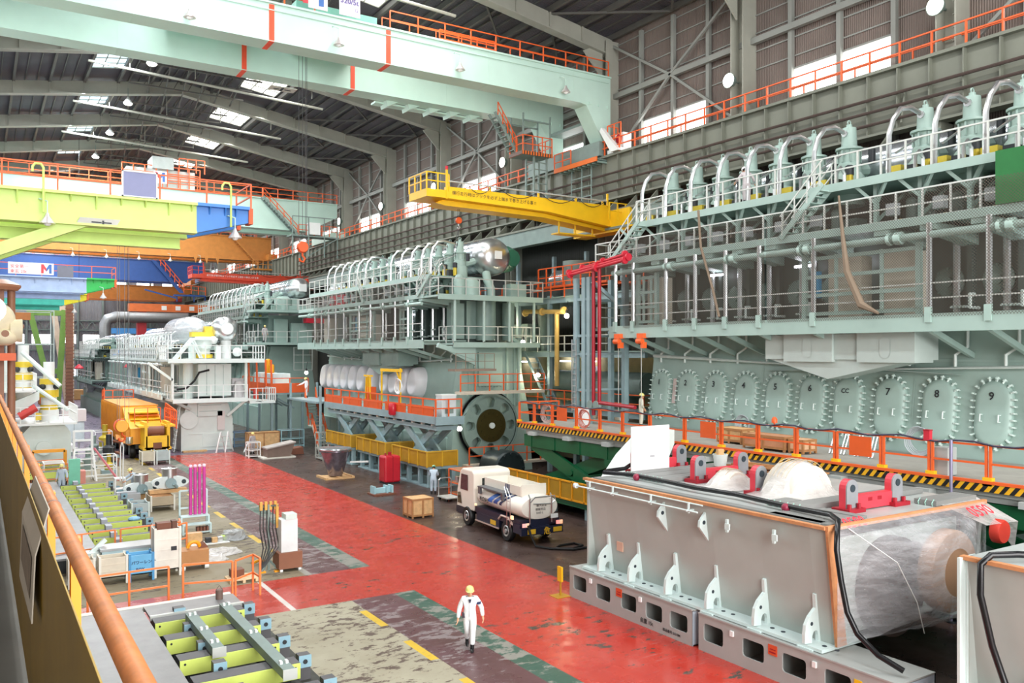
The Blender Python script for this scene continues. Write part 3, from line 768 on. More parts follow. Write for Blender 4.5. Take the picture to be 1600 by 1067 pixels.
# --- cantilever cranes on the right wall
def wallcrane(label, y, mat, tcol, txt):
    c = thing('wall_crane', label, 'crane', (29, y, 16.5))
    for nm, dy in (('front_arm', 0), ('rear_arm', 1.7)):
        g = G(); g.prism([(23.1, 17.3), (23.1, 17.95), (35.2, 17.95), (35.2, 16.6), (30.2, 17.15)], y + dy, y + dy + .4)
        g.prism([(23.1, 17.24), (23.1, 17.32), (30.2, 17.17), (35.2, 16.62), (35.2, 16.54), (30.2, 17.09)], y + dy - .12, y + dy + .52)
        part(nm, g, mat, c, world=True)
    g = G(); g.prism([(22.6, 17.0), (23.2, 17.2), (30.2, 17.05), (35.2, 16.5), (35.2, 16.3), (30.2, 16.8), (23.2, 16.9)], y + .4, y + 1.7)
    g.box(21.7, 23.1, y - .1, y + 2.2, 17.25, 17.7); g.box(31.4, 34.4, y + .5, y + 1.3, 15.9, 15.98)
    for x in (31.5, 32.8, 34.2): g.bar((x, y + .6, 16), (x, y + .6, 17), .08)
    part('crossbeam', g, mat, c, world=True)
    g = G(); g.box(35.2, 36.3, y - 2, y + 4, 16.2, 17.6)
    g.box(35.0, 36.0, y - 2.5, y - 2, 16.3, 16.4); part('wall_carriage', g, mat, c, world=True)
    g = G(); g.rail([(23.2, y, 17.7), (21.7, y - .1, 17.7), (21.7, y + 2.2, 17.7)], .95, .7, .06); g.box(22.95, 23.05, y - .15, y - .05, 17.2, 18.9); g.box(34.9, 35.0, y - .1, y, 17.9, 18.7)
    g.rail([(34.2, y - 1.2, 16.8), (36.2, y - 1.2, 16.8)], 1.1, .6, .06)
    for x in (26, 29.5, 32.4, 34.6): g.box(x - .06, x + .06, y - .05, y + .05, 17.95, 18.25)
    part('railing', g, mat, c, world=True)
    g = G(); g.tube([(23.2, y - .05, 18.25), (35, y - .05, 18.2)], .045, 6); part('cable_rail', g, galv, c, world=True)
    g = G()
    for a, b_ in ((24.4, 26), (26.6, 29.3), (29.6, 32.3), (32.5, 34.7)):
        g.tube([(a + (b_ - a) * k / 8, y - .12, 18.18 - 1.9 * (k / 8) * (1 - k / 8)) for k in range(9)], .022, 5, False)
    part('festoon_cable', g, dark, c, world=True)
    g = G(); text(g, txt, .26, (23.4, y - .01, 17.52), (1, 0, -.012), (.012, 0, 1), .012); part('lettering', g, tcol, c, world=True)
    g = G(); g.cyl((23.0, y - .1, 18.9), (23.0, y - .1, 19.1), .09, 10); part('beacon', g, red, c, world=True)
    return c
wallcrane('yellow cantilever crane on the right wall with Japanese lettering', 43.4, yellow, ink, '横行走行時はフックを必ず上端まで巻き上げる事 !!')
wallcrane('red cantilever crane on the right wall, far down the hall', 105.8, M('crane_red', 'e24a2c', .45), signw, '走行及び横行時はフックを必ず上端まで巻き上げる事')
hk = thing('hook_block', 'small red hook hanging from the yellow wall crane', 'crane hook', (24.4, 44.4, 16.1))
g = G(); g.lathe([(.16, -.1), (.2, -.06), (.2, .06), (.16, .1)], (0, 0, .1), 'Y', 16); part('sheave', g, orangep, hk, True)
g = G(); g.tube([(0, 0, -.1), (0, 0, -.2), (.1, 0, -.3), (0, 0, -.42), (-.1, 0, -.33)], .035, 7); part('hook', g, silver, hk, True)
g = G()
for dx in (-.06, .06): g.tube([(dx, 0, .2), (dx, 0, .9)], .015, 5); g.tube([(0, 0, -.4), (dx * 1.3, .2, -1), (dx, .6, -2.0)], .015, 5)
part('rope', g, dark, hk)
# ------------------------------------------------------------------ the two big engines on the right
net = netmat('net_mesh', '5a5147', 4.2, .3)
meshdoor = M('crankcase_door_grey', 'e0dee2', .38, var=.03)
wrap = M('foil_wrap', 'c5cbd0', .22, .8, .2, 3)
olive = M('brass_yellow', 'c8b23a', .4, .3)
def stadium(hw, hh, n=10):
    pts = []
    for k in range(n + 1): a = pi * k / n; pts.append((hw * cos(a), (hh - hw) + hw * sin(a)))
    for k in range(n + 1): a = pi + pi * k / n; pts.append((hw * cos(a), -(hh - hw) + hw * sin(a)))
    return pts
def engine(name, label, P):
    xf, xc, y0, y1 = P['xf'], P['xc'], P['y0'], P['y1']; zb, L1, L2, L3 = P['z']; s = P['s']; m = P.get('mat', eng)
    dx1, dx2, dx3 = P['dx']; slope = .65 * s; bx = 2 * xc
    e = thing(name, label, 'ship engine', (xc, (y0 + y1) / 2, 0))
    def add(nm, g, mat, **k): return part(nm, g, mat, k.pop('parent', e), world=True, **k)
    xt = xf + slope
    wx = lambda z: xf + slope * (z - zb) / (L1 - zb)
    # bedplate, A-frame box, cylinder block
    g = G(); g.box(xf - .5, bx - xf + .5, y0, y1, 0, zb * .62); g.box(xf - .1, bx - xf + .1, y0, y1, zb * .62, zb)
    for y in P['doors']: g.box(xf - .6, xf - .5, y - .08, y + .08, 0, zb * .62)
    add('bedplate', g, m)
    g = G(); g.prism([(xf, zb), (xt, L1), (bx - xt, L1), (bx - xf, zb)], y0, y1)
    n = Vector((-1, 0, slope / (L1 - zb))).normalized()
    # seams on the frame
    for y in P['seams']: g.add([(wx(zb) - .02, y - .03, zb), (wx(zb) - .02, y + .03, zb), (wx(L1) - .02, y + .03, L1), (wx(L1) - .02, y - .03, L1)], [(0, 3, 2, 1)])
    g.bar((wx(zb + .72 * (L1 - zb)), y0, zb + .72 * (L1 - zb)), (wx(zb + .72 * (L1 - zb)), y1, zb + .72 * (L1 - zb)), .1)
    add('frame_box', g, m)
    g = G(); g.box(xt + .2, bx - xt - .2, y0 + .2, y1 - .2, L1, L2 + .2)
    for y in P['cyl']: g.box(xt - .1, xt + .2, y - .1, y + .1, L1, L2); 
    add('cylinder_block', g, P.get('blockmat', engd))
    for y in P['cyl']:
        g = G(); g.lathe([(.6 * s, .2), (.6 * s, .02), (.5 * s, -.06), (.2 * s, -.08), (.2 * s, -.16)], (xt + .1, y + .9 * s, L1 + .42 * (L2 - L1)), 'X', 16)
        for k in range(8): a = pi * k / 4; g.box(xt, xt + .06, y + .9 * s + .54 * s * cos(a) - .03, y + .9 * s + .54 * s * cos(a) + .03, L1 + .42 * (L2 - L1) + .54 * s * sin(a) - .03, L1 + .42 * (L2 - L1) + .54 * s * sin(a) + .03)
        add('block_cover', g, P.get('covermat', steelg), smooth=True)
        add('block_pipe', G().cyl((xt - .15, y + .45 * s, L1 + .1), (xt - .15, y + .45 * s, L2), .13 * s, 8), silver, smooth=True)
    # crankcase doors
    hw, hh, dep = P['door']; pts = stadium(hw, hh); dm = P.get('doormat', m)
    up = Vector((slope, 0, L1 - zb)).normalized()
    for i, y in enumerate(P['doors']):
        c = Vector((wx(P['dz']), y, P['dz']))
        f = lambda a, b, o: c + Vector((0, -1, 0)) * a + up * b + n * o
        g = G()
        prof = [(1.0, 0), (1.0, .08)] + [(1 - .34 * (k / 5) ** 1.5, .08 + dep * sin(pi / 2 * k / 5)) for k in range(1, 6)] + [(.3, dep + .09)]
        g.loft([[f(a * q, b * (1 - (1 - q) * hw / hh * .9), o) for a, b in pts] for q, o in prof])
        d = add('crankcase_door', g, dm, smooth=True)
        if P.get('clamps'):
            g = G()
            L = 26
            ring = []
            per = stadium(hw, hh, 14)
            # even spacing round the outline
            seg = [0]
            for a, b in zip(per, per[1:] + per[:1]): seg.append(seg[-1] + math.dist(a, b))
            for k in range(L):
                t = seg[-1] * k / L; q = max(j for j in range(len(per)) if seg[j] <= t); u = (t - seg[q]) / max(1e-6, seg[q + 1] - seg[q])
                a = per[q]; b = per[(q + 1) % len(per)]; p = (a[0] + (b[0] - a[0]) * u, a[1] + (b[1] - a[1]) * u)
                r = math.hypot(*p) or 1; cy = max(-(hh - hw), min(hh - hw, p[1])); dx_, dy_ = p[0], p[1] - cy; rr = math.hypot(dx_, dy_) or 1
                ox, oy = dx_ / rr, dy_ / rr
                g.bar(f(p[0] - ox * .04, p[1] - oy * .04, .16), f(p[0] + ox * .14, p[1] + oy * .14, .12), .07, .06)
                g.bar(f(p[0] + ox * .08, p[1] + oy * .08, 0), f(p[0] + ox * .08, p[1] + oy * .08, .24), .05)
            part('clamp_ring', g, M('clamp_pale', 'cfe0da', .4), d, world=True)
            g = G()
            for a in (-.3, .3): g.tube([f(a * hw * 1.6, -.05, dep), f(a * hw * 1.6, -.05, dep + .22), f(a * hw * 1.6, -.3, dep + .22), f(a * hw * 1.6, -.3, dep)], .025, 6)
            part('handle', g, engw, d, world=True)
            lb = P['numbers'][i]
            g = G(); text(g, lb, .4 if len(lb) == 1 else .27, f(-.11 * len(lb), .5, dep + .11), (0, -1, 0), up, .01, True); part('number_mark', g, ink, d, world=True)
    # drain pipe and elbows on the frame
    g = G(); zz = P['pipez']
    mid = (P['cyl'][0] + P['cyl'][-1]) / 2
    g.tube([(wx(zz) - .22, y1 - .3, zz + .35), (wx(zz) - .22, P['box'][0] - .6, zz - .3), (wx(zz) - .22, P['box'][1] + 1.5, zz - .3), (wx(zz) - .22, y0 + .5, zz + .2)], .1 * s, 8)
    for y in P['cyl']:
        g.tube([(wx(L1) - .2, y, L1), (wx(L1) - .22, y, zz + .75), (wx(zz) - .22, y + .35, zz + .45), (wx(zz) - .22, y + .35, zz)], .06, 6)
    add('drain_pipe', g, P.get('pale', engw), smooth=True)
    # cabinet under the first gallery
    a, b = P['box']; bxx = P['boxx']; h1, h0 = P['boxz']; w_ = (b - a)
    g = G()
    g.box(bxx, bxx + 1.2, a, a + w_ * .34, h0, h1); g.box(bxx, bxx + 1.2, a + w_ * .5, a + w_ * .84, h0, h1); g.box(bxx + .12, bxx + 1.6, a + .04, b - .05, h0 + .1, h1 - .03)
    g.prism([(a + .1, h0 + .12), (b - .1, h0 + .12), (a + w_ * .55, h0 - .7)], bxx + .2, bxx + 1.5, 'X')
    for q in (.17, .67): g.add([(bxx - .02, a + w_ * q + pp[0], (h0 + h1) / 2 + pp[1]) for pp in stadium(.22 * s, .42 * s, 6)], [tuple(range(14))[::-1]])
    add('scavenge_cabinet', g, P.get('boxmat', greybox))
    # first gallery
    xe = xf + dx1
    g = G(); g.box(xe, xt + .3, y0 - .3, y1 + .4, L1 + .12, L1 + .2)
    for k in range(int((y1 - y0) / (1.55 * s))): y = y0 + .3 + k * 1.55 * s; g.box(xe, xt, y - .05, y + .05, L1 - .1, L1 + .12)
    add('gallery_deck', g, m)
    g = G(); g.box(xe - .06, xe + .06, y0 - .3, y1 + .4, L1 - .42 * s, L1 + .22)
    for y in P['posts']: g.box(xe - .12, xe, y - .12, y + .12, L1 - .1, L1 + .45)
    for y in P['posts']: add('gallery_brace', G().bar((xe + .1, y, L1 - .35), (xt - .1, y, L1 - 1.3 * s), .16, .2), m)
    add('gallery_edge_beam', g, m)
    for y in P['posts']: add('gallery_post', G().cyl((xe, y, L1), (xe, y, L2 - .2), .1 * s, 8), silver, smooth=True)
    g = G()
    for z in (L1 + .22 + 1.1 * .5, L1 + 1.3): g.bar((xe, y0, z), (xe, y1, z), .05)
    add('gallery_hand_line', g, P.get('railm', galv))
    g = G(); z = L2 - .62 * s; g.tube([(xe + .05, y1 + .2, z), (xe + .05, y0, z)], .14 * s, 10)
    for k in range(int((y1 - y0) / 4)): y = y0 + 2 + 4 * k; g.lathe([(.24 * s, -.12), (.24 * s, .12)], (xe + .05, y, z), 'Y', 10); g.lathe([(.24 * s, .3), (.24 * s, .42)], (xe + .05, y, z), 'Y', 10)
    add('gallery_pipe', g, m, smooth=True)
    for a, b in P['frames']:
        g = G(); xx = xe + .35
        for y in (a, b): g.box(xx - .08, xx + .08, y - .1, y + .1, L1 + .2, L2 - .8 * s)
        for k in range(4): z = L1 + .4 + k * (L2 - L1 - 1.4 * s) / 3; g.box(xx - .06, xx + .06, a, b, z - .07, z + .07)
        for y in (a + (b - a) * .3, a + (b - a) * .7): g.box(xx - .04, xx + .04, y - .06, y + .06, L1 + .4, L2 - .9 * s)
        add('access_frame', g, m)
    for a, b in P['panels']: add('beige_cabinet', G().box(xe + .8, xe + 1.5, a, b, L1 + .25, L2 - 1.0 * s), beige)
    g = G()
    for y in P['cyl']:
        g.tube([(xt, y - .3, L1 + .5), (xt - .6, y - .3, L1 + .5), (xt - .6, y - .3, L1 + 1.0), (xt - .3, y - .3, L1 + 1.0)], .07, 6)
        for k in range(4): g.cyl((xt - .5, y + k * .16, L1 + .55), (xt - .2, y + k * .16, L1 + .55), .05, 6)
        add('valve_pipe', g, P.get('pale', engw), smooth=True); g = G()
    g = G(); g.box(xe + .9, xe + 1.1, (y0 + y1) / 2 + 1, (y0 + y1) / 2 + 1.25, L1 + 1.1, L1 + 2.2); add('blue_panel', g, M('panel_blue', '3f9fd0', .4))
    if P.get('net'):
        for a, b in P['net']: add('safety_net', G().add([(xe - .1, a, L1 + .1), (xe - .1, b, L1 + .1), (xe - .18, b, L2 + 1.0), (xe - .18, a, L2 + 1.0)], [(0, 1, 2, 3)]), net)
    for k, y in enumerate(P.get('tubes', ())):
        add('tube_lamp', G().box(xt - .3, xt - .2, y, y + 1.1, L2 - 1.0, L2 - .9), tubem)
    # second gallery
    x2 = xf + dx2
    g = G(); g.box(x2, xt + .6, y0 - .2, y1 + .5, L2 - .06, L2); g.box(x2 - .05, x2 + .05, y0 - .2, y1 + .5, L2 - .22 * s, L2 + .08)
    for k, y in enumerate(P['cyl']): g.prism([(x2, L2 - .2), (x2, L2 - .42 * s), (xt, L2 - .8 * s), (xt, L2 - .2)], y - .3 * s, y + .3 * s)
    add('upper_gallery', g, m)
    g = G(); g.rail([(x2, y0 - .2, L2), (x2, y1 + .5, L2), (xt, y1 + .5, L2)], 1.1 * (1 if s > .9 else .95), 1.02 * s if s > .9 else 1.05, .055, (.5,), .1)
    add('upper_railing', g, P.get('railm', galv))
    g = G()
    for y in P['cyl']:
        g.box(xt, xt + .7, y - .45 * s, y + .45 * s, L2, L2 + .9 * s); g.lathe([(.22 * s, 0), (.22 * s, 1.2 * s), (.12 * s, 1.3 * s)], (xt - .35, y + .3, L2), 'Z', 10)
        g.tube([(xt - .4, y - .5, L2), (xt - .4, y - .5, L2 + .6), (xt - .1, y - .5, L2 + .8)], .06, 6)
        fp = add('fuel_pump', g, P.get('pumpmat', steelg), smooth=True)
        g = G(); g.box(xt - .3, xt + .02, y - .35, y + .1, L2 + .05, L2 + .3); g.box(xt - .55, xt - .4, y + .6, y + .75, L2 + .1, L2 + .5)
        part('pump_fitting', g, olive, fp, world=True)
        add('junction_box', G().box(x2 + .3, x2 + .6, y - .4, y, L2 + .35, L2 + .8), M('box_grey', '9aa0a2', .5)); g = G()
    # top gallery
    x3 = xf + dx3
    g = G(); g.box(x3, xc, y0, y1 - 1.0, L3 - .07, L3); g.box(x3 - .05, x3 + .05, y0, y1 - 1.0, L3 - .28 * s, L3 + .05)
    add('top_gallery', g, m)
    g = G()
    ys = [y for y in P['cyl'] if True]
    for y in ys:
        xx = x3 + .55
        g.bar((xx, y + .9 * s, L2), (xx, y + .9 * s, L3 - .1), .16)
        for d in (-1, 1): g.bar((xx, y + .9 * s, L3 - .95 * s), (x3 + .1, y + .9 * s + d * .75 * s, L3 - .1), .12); 
        g.bar((xx, y + .9 * s, L2 + .3), (xt + .3, y + .9 * s, L3 - .2), .1)
        add('deck_strut', g, P.get('strutm', m)); g = G()
    g = G(); g.rail([(x3, y0, L3), (x3, y1 - 1.0, L3), (xc, y1 - 1.0, L3)], 1.15, 1.0 if s > .9 else 1.3, .055, (.5,))
    add('top_railing', g, P.get('railm', galv))
    for (ya, yb) in P['stairs']:
        g = G(); xs_ = (x2 + x3) / 2 - .02
        g.stair((xs_, ya, L2), (xs_, yb, L3), (1, 0, 0), .7, 9)
        add('stair', g, m)
        g = G()
        for d in (-.36, .36): g.bar((xs_ + d, ya, L2 + .9), (xs_ + d, yb, L3 + .95), .05); g.bar((xs_ + d, ya, L2 + .45), (xs_ + d, yb, L3 + .5), .04)
        for t in (.05, .35, .65, .95):
            for d in (-.36, .36): q = Vector((xs_ + d, ya, L2)).lerp(Vector((xs_ + d, yb, L3)), t); g.bar(q, q + Vector((0, 0, .92)), .045)
        add('stair_railing', g, P.get('railm', galv))
    # cylinder tops: cover block, exhaust valve, actuator pipe
    xv = P['xv']; H = P['vtop'] - L3
    for y in P['cyl']:
        g = G()
        g.lathe([(.62 * s, -.5), (.62 * s, .25 * H), (.5 * s, .3 * H)], (xv, y, L3), 'Z', 12)
        g.lathe([(.5 * s, .3 * H), (.5 * s, .42 * H), (.42 * s, .45 * H), (.42 * s, .62 * H), (.56 * s, .63 * H), (.56 * s, .66 * H), (.33 * s, .68 * H), (.29 * s, .95 * H), (.12 * s, .96 * H), (.12 * s, H)], (xv, y, L3), 'Z', 12)
        for k in range(8): a = pi * k / 4; g.bar((xv + .47 * s * cos(a), y + .47 * s * sin(a), L3 + .45 * H), (xv + .47 * s * cos(a), y + .47 * s * sin(a), L3 + .62 * H), .06 * s)
        g.tube([(xv + .1 * s * cos(a), y, L3 + H + .08 * s + .1 * s * sin(a)) for a in [k * pi / 4 for k in range(9)]], .03 * s, 5)
        v = add('exhaust_valve', g, m, smooth=True)
        g = G(); xo = x3 + .5 * s; zt = L3 + .86 * H
        g.tube([(xo, y + .35 * s, L3 + .05), (xo + .02, y + .33 * s, L3 + .55 * H), (xo + .18 * s, y + .28 * s, L3 + .74 * H), (xo + .55 * s, y + .2 * s, L3 + .9 * H), (xo + 1.05 * s, y + .1 * s, L3 + .93 * H), (xv - .15, y, zt)], .1 * s, 8)
        g.lathe([(.15 * s, -.05), (.15 * s, .1)], (xv - .3 * s, y, zt), 'X', 8)
        part('actuator_pipe', g, silver, v, True, world=True)
        g = G(); g.lathe([(.16 * s, .02), (.16 * s, .22 * H)], (xv - .75 * s, y - .55 * s, L3), 'Z', 10); g.box(xv - 1.1 * s, xv - .5 * s, y + .35 * s, y + .95 * s, L3 + .05, L3 + .2 * H)
        part('fuel_valve_ring', g, olive, v, True, world=True)
        g = G(); g.lathe([(.19 * s, .22 * H), (.19 * s, .34 * H), (.1 * s, .36 * H)], (xv - .75 * s, y - .55 * s, L3), 'Z', 10); g.box(xv - 1.15 * s, xv - .6 * s, y - .3 * s, y + .15 * s, L3, L3 + .17 * H)
        g.lathe([(.15 * s, .4 * H), (.15 * s, .6 * H)], (xv + .2 * s, y - .95 * s, L3), 'Z', 10)
        part('motor', g, dark, v, True, world=True)
        g = G(); g.tube([(xo + .25 * s, y - .6 * s, L3), (xo + .25 * s, y - .6 * s, L3 + .22 * H), (xo + .5 * s, y - .6 * s, L3 + .3 * H), (xo + .75 * s, y - .6 * s, L3 + .22 * H), (xo + .75 * s, y - .6 * s, L3)], .075 * s, 7)
        g.bar((xo + .1, y + .1, L3 + .3 * H), (xv - .3 * s, y - .1, L3 + .6 * H), .07 * s)
        part('loop_pipe', g, silver, v, True, world=True)
    # exhaust receiver behind the valves
    xr, zr, rr, ya, yb = P['recv']
    g = G(); g.lathe([(rr * .93, ya), (rr, ya + .12), (rr, yb)], (xr, 0, zr), 'Y', 28)
    k = ya + 1.2
    while k < yb: g.lathe([(rr + .03, k), (rr + .05, k + .1), (rr + .03, k + .2)], (xr, 0, zr), 'Y', 28); k += 1.6
    rc = add('exhaust_receiver', g, P.get('recvmat', wrap), smooth=True)
    g = G()
    for y in P['cyl']: g.tube([(xv + .3, y, L3 + .35 * H), (xr - .2, y - .3, zr - .1)], .28 * s, 8)
    add('exhaust_branch', g, m, smooth=True)
    return e, add
A = dict(xf=30.85, xc=34.1, y0=8.5, y1=34.8, z=(4.2, 9.45, 13.1, 15.05), s=1.0, dx=(-2.3, -2.15, -1.65),
         cyl=[33.6, 31.8, 30.0, 28.2, 26.4, 24.55, 22.75, 19.3, 17.45, 15.6, 13.75, 11.9], doors=[33.9, 31.9, 29.95, 28.0, 26.1, 24.2, 22.4, 20.45, 18.4, 16.35, 14.35],
         numbers=['1', '2', '3', '4', '5', '6', 'CC', '7', '8', '9', '10'], door=(.68, 1.22, .16), dz=6.05, clamps=True, seams=[19.5, 23.3, 27.1], pipez=7.75,
         box=(18.2, 25.3), boxx=29.1, boxz=(9.05, 7.9), posts=[34.7, 33.3, 30.85, 28.85, 26.95, 25.0, 22.2, 17.3, 15.2, 13.2, 11.0],
         frames=[(31.9, 33.3), (17.9, 22.9)], panels=[(32.0, 33.1), (20.6, 22.1), (18.3, 19.6)], net=[(12, 24.5), (24.6, 34)], tubes=(14.2, 21.5, 24.2, 29.5),
         stairs=[(35.3, 32.9), (23.9, 21.8)], xv=31.6, vtop=18.05, recv=(33.4, 16.4, .95, 9, 30.0), blockmat=M('block_shaded_green', '4d5b57', .5), covermat=engd, boxmat=M('cabinet_greenish', 'b6c2bd', .45, var=.04))  # block green darkened to put the gallery's shade into the colour
eA, addA = engine('marine_engine', 'huge grey-green ship engine with crankcase doors numbered 1 to 9 above the bedplate', A)
# extra stretch of upper gallery where the end stair lands
g = G(); g.box(28.65, 31.5, 34.8, 36.6, 13.0, 13.1); g.box(28.55, 30, 34.8, 35.2, 9.4, 9.65); addA('end_landing', g, eng)
g = G(); g.rail([(28.7, 35.3, 13.1), (28.7, 36.6, 13.1), (31.4, 36.6, 13.1)], 1.1, 1.0, .055); g.rail([(28.7, 36.5, 9.65), (31.2, 36.5, 9.65)], 1.1, 1, .055); addA('landing_railing', g, galv)
g = G(); g.box(28.6, 31.5, 34.8, 36.6, 9.45, 9.6); addA('lower_landing', g, eng)
g = G(); g.box(28.55, 28.62, 11.6, 15.2, 13.6, 16.2); g = G().box(28.55, 28.62, 8.6, 15.0, 13.2, 14.98); addA('green_screen', g, M('screen_green', '1f6b34', .5))
g = G(); g.tube([(28.4, 28.5, 14.9), (28.35, 28.3, 13.2), (28.4, 27.6, 11.2), (28.4, 27.2, 9.9)], .06, 6); addA('net_bundle', g, M('net_rope', '7d6d5c', .8)); g = G(); g.tube([(28.38, 20.9, 14.4), (28.35, 20.7, 12.8), (28.33, 20.5, 11.4), (28.36, 19.9, 10.1), (28.4, 19.2, 9.75)], [.04, .08, .13, .16, .05], 7); addA('net_bundle', g, M('net_rope', '7d6d5c', .8))
B = dict(xf=27.2, xc=29.8, y0=50.3, y1=72.2, z=(4.0, 8.9, 12.05, 13.45), s=.85, dx=(-2.4, -2.3, -1.8),
         cyl=[70.4, 68.7, 67.0, 65.3, 63.6, 61.9, 57.1, 55.4, 53.7, 52.0, 50.6], doors=[74.2, 72.5, 70.8, 69.1, 67.3, 65.4, 63.4, 60.7, 59.0, 57.3, 55.6],
         numbers=[], door=(.95, 1.16, .75), dz=6.05, doormat=meshdoor, seams=[61.5], pipez=7.6, box=(55.6, 62.6), boxx=25.6, boxz=(8.7, 7.3),
         posts=[71, 69.4, 67.7, 66, 64.2, 61, 58.8, 56.5, 54.4, 52.3], frames=[(58.9, 63.6), (52.6, 54.2)], panels=[(60.2, 62.8), (69.5, 71)], net=[(52.5, 71)],
         tubes=(57, 66), stairs=[(50.9, 48.9), (60.2, 61.4)], xv=27.9, vtop=16.0, recv=(30.2, 15.0, 1.2, 50.6, 74), boxmat=engd, recvmat=wrap, blockmat=M('block_shaded_green', '4d5b57', .5))  # same darkened block green, shade painted in behind the galleries
B['y1'] = 75.2
eB, addB = engine('marine_engine', 'long ship engine mid-hall with domed grey-white doors and a holed flywheel', B)
# its near end: end plate, flywheel, end galleries, receiver dome
g = G(); g.prism([(26.6, 0), (26.9, 4), (27.8, 8.9), (31.9, 8.9), (32.9, 4), (33.2, 0)], 49.6, 50.3); g.box(28.7, 30.6, 49.4, 49.6, 6.0, 8.3)
for x in (28.0, 28.45, 31.0, 31.6): g.box(x - .05, x + .05, 49.45, 49.6, 4.6, 8.8)
for k in range(8): g.box(28.75 + k * .24, 28.8 + k * .24, 49.36, 49.42, 5.9, 5.98)
addB('end_plate', g, eng)
g = G(); g.cyl((31.9, 49.3, 8.9), (31.9, 49.3, 4.6), .16, 10); g.tube([(31.2, 49.3, 10), (31.2, 49.3, 9.3), (31.9, 49.3, 8.9)], .16, 10); addB('end_pipe', g, eng, smooth=True)
fw = addB('flywheel', G(), eng); bpy.data.objects.remove(fw)
FC = (29.25, 48.9, 3.35); FR = 2.15
def ringpts(r, n, y, c=FC): return [(c[0] + r * cos(2 * pi * k / n), y, c[2] + r * sin(2 * pi * k / n)) for k in range(n)]
g = G()
# disc with eight round holes: fan sectors around each hole
NH = 8; rin, rout, rm, rh = 1.12, 2.0, 1.56, .36
for h in range(NH):
    a0 = 2 * pi * h / NH; n = 16; half = pi / NH
    outer = [(rout, a0 - half + 2 * half * k / 8) for k in range(9)]; inner = [(rin, a0 + half - 2 * half * k / 8) for k in range(9)]
    loop = outer + inner; N = len(loop)
    lp = [(FC[0] + r * cos(a), FC[2] + r * sin(a)) for r, a in loop]
    hc = (FC[0] + rm * cos(a0), FC[2] + rm * sin(a0))
    hp = []
    for px_, pz_ in lp:
        an = atan2(pz_ - hc[1], px_ - hc[0]); hp.append((hc[0] + rh * cos(an), hc[1] + rh * sin(an)))
    for yy, flip in ((48.75, False), (49.1, True)):
        o = len(g.v); g.v += [(p[0], yy, p[1]) for p in lp] + [(p[0], yy, p[1]) for p in hp]
        for k in range(N):
            q = (o + k, o + (k + 1) % N, o + N + (k + 1) % N, o + N + k); g.f.append(q[::-1] if flip else q); g.mi.append(0)
    o = len(g.v); g.v += [(p[0], yy, p[1]) for p in hp for yy in (48.75, 49.1)]
    for k in range(N): g.f.append((o + 2 * k, o + 2 * k + 1, o + 2 * ((k + 1) % N) + 1, o + 2 * ((k + 1) % N))); g.mi.append(0)
g.lathe([(2.0, -.05), (2.16, -.05), (2.16, .45), (2.0, .45)], (FC[0], 48.7, FC[2]), 'Y', 56, False)
fly = addB('flywheel', g, engd)
g = G()
for k in range(72):
    a = 2 * pi * k / 72; g.bar((FC[0] + 2.15 * cos(a), 49.05, FC[2] + 2.15 * sin(a)), (FC[0] + 2.32 * cos(a), 49.05, FC[2] + 2.32 * sin(a)), .11, .35)
part('gear_rim', g, dark, fly, world=True)
g = G(); g.lathe([(.2, .0), (1.12, 0), (1.12, .3)], (FC[0], 48.62, FC[2]), 'Y', 40)
for k in range(14): a = 2 * pi * k / 14; g.cyl((FC[0] + .82 * cos(a), 48.55, FC[2] + .82 * sin(a)), (FC[0] + .82 * cos(a), 48.7, FC[2] + .82 * sin(a)), .09, 8)
part('hub_flange', g, M('oily_olive', '4d4522', .25, .4), fly, True, world=True)
g = G(); g.cyl((FC[0], 48.5, FC[2]), (FC[0], 48.7, FC[2]), .2, 16); part('hub_cap', g, engw, fly, True, world=True)
for z, xl, xr_, ylo, rm_ in ((12.0, 24.9, 33.0, 48.0, galv), (8.9, 26.2, 33.0, 48.4, galv)):
    g = G(); g.box(xl, xr_, ylo, 50.5, z - .12, z); g.box(xl, xr_, ylo - .05, ylo + .05, z - .3, z + .05)
    if z > 10:
        for x in (26.2, 28.4, 30.4, 32.4): g.cyl((x, ylo + .2, 9.0), (x, ylo + .2, z), .1, 8); 
    addB('end_gallery', g, eng)
    g = G(); g.rail([(xl, 50.4, z), (xl, ylo, z), (xr_, ylo, z), (xr_, 50.5, z)], 1.1, 1.05, .055); addB('end_railing', g, rm_)
g = G(); g.box(28.2, 30.2, 50.2, 50.5, 9.2, 11.8); g.lathe([(.7, 0), (.7, 2.7)], (29.6, 50.0, 9.1), 'Z', 16); g.lathe([(.45, 0), (.45, 2.6)], (31.3, 49.8, 9.1), 'Z', 14); g.box(26.9, 27.9, 50, 50.6, 9.2, 11.6)
addB('end_tank', g, engd, smooth=True)
g = G(); g.prism([(25.2, 8.7), (28.0, 8.7), (28.0, 7.4)], 48.6, 48.75); g.bar((25.2, 48.7, 8.75), (28, 48.7, 7.9), .3); addB('gallery_bracket', g, eng)
wkm = M('walkway_pale', 'c9bfae', .6); addB('flywheel_walkway', G().box(26.1, 32.6, 47.2, 48.0, 5.55, 5.75), wkm); addB('flywheel_walkway', G().box(26.2, 33, 46.6, 47.2, .95, 1.1), wkm)
g = G(); g.rail([(26.1, 47.25, 5.75), (32.6, 47.25, 5.75)], 1.1, 1.1, .06); g.rail([(26.4, 46.65, 1.1), (33, 46.65, 1.1)], 1.1, 1.2, .06); addB('flywheel_railing', g, orange)
g = G(); g.lathe([(.7, -.75), (1.12, -.5), (1.3, -.1), (1.33, .5)], (30.2, 50.1, 14.9), 'Y', 36); addB('receiver_dome', g, silver, smooth=True)
g = G(); g.box(29.95, 30.5, 49.3, 49.36, 14.7, 15.25); addB('dome_plate', g, white)
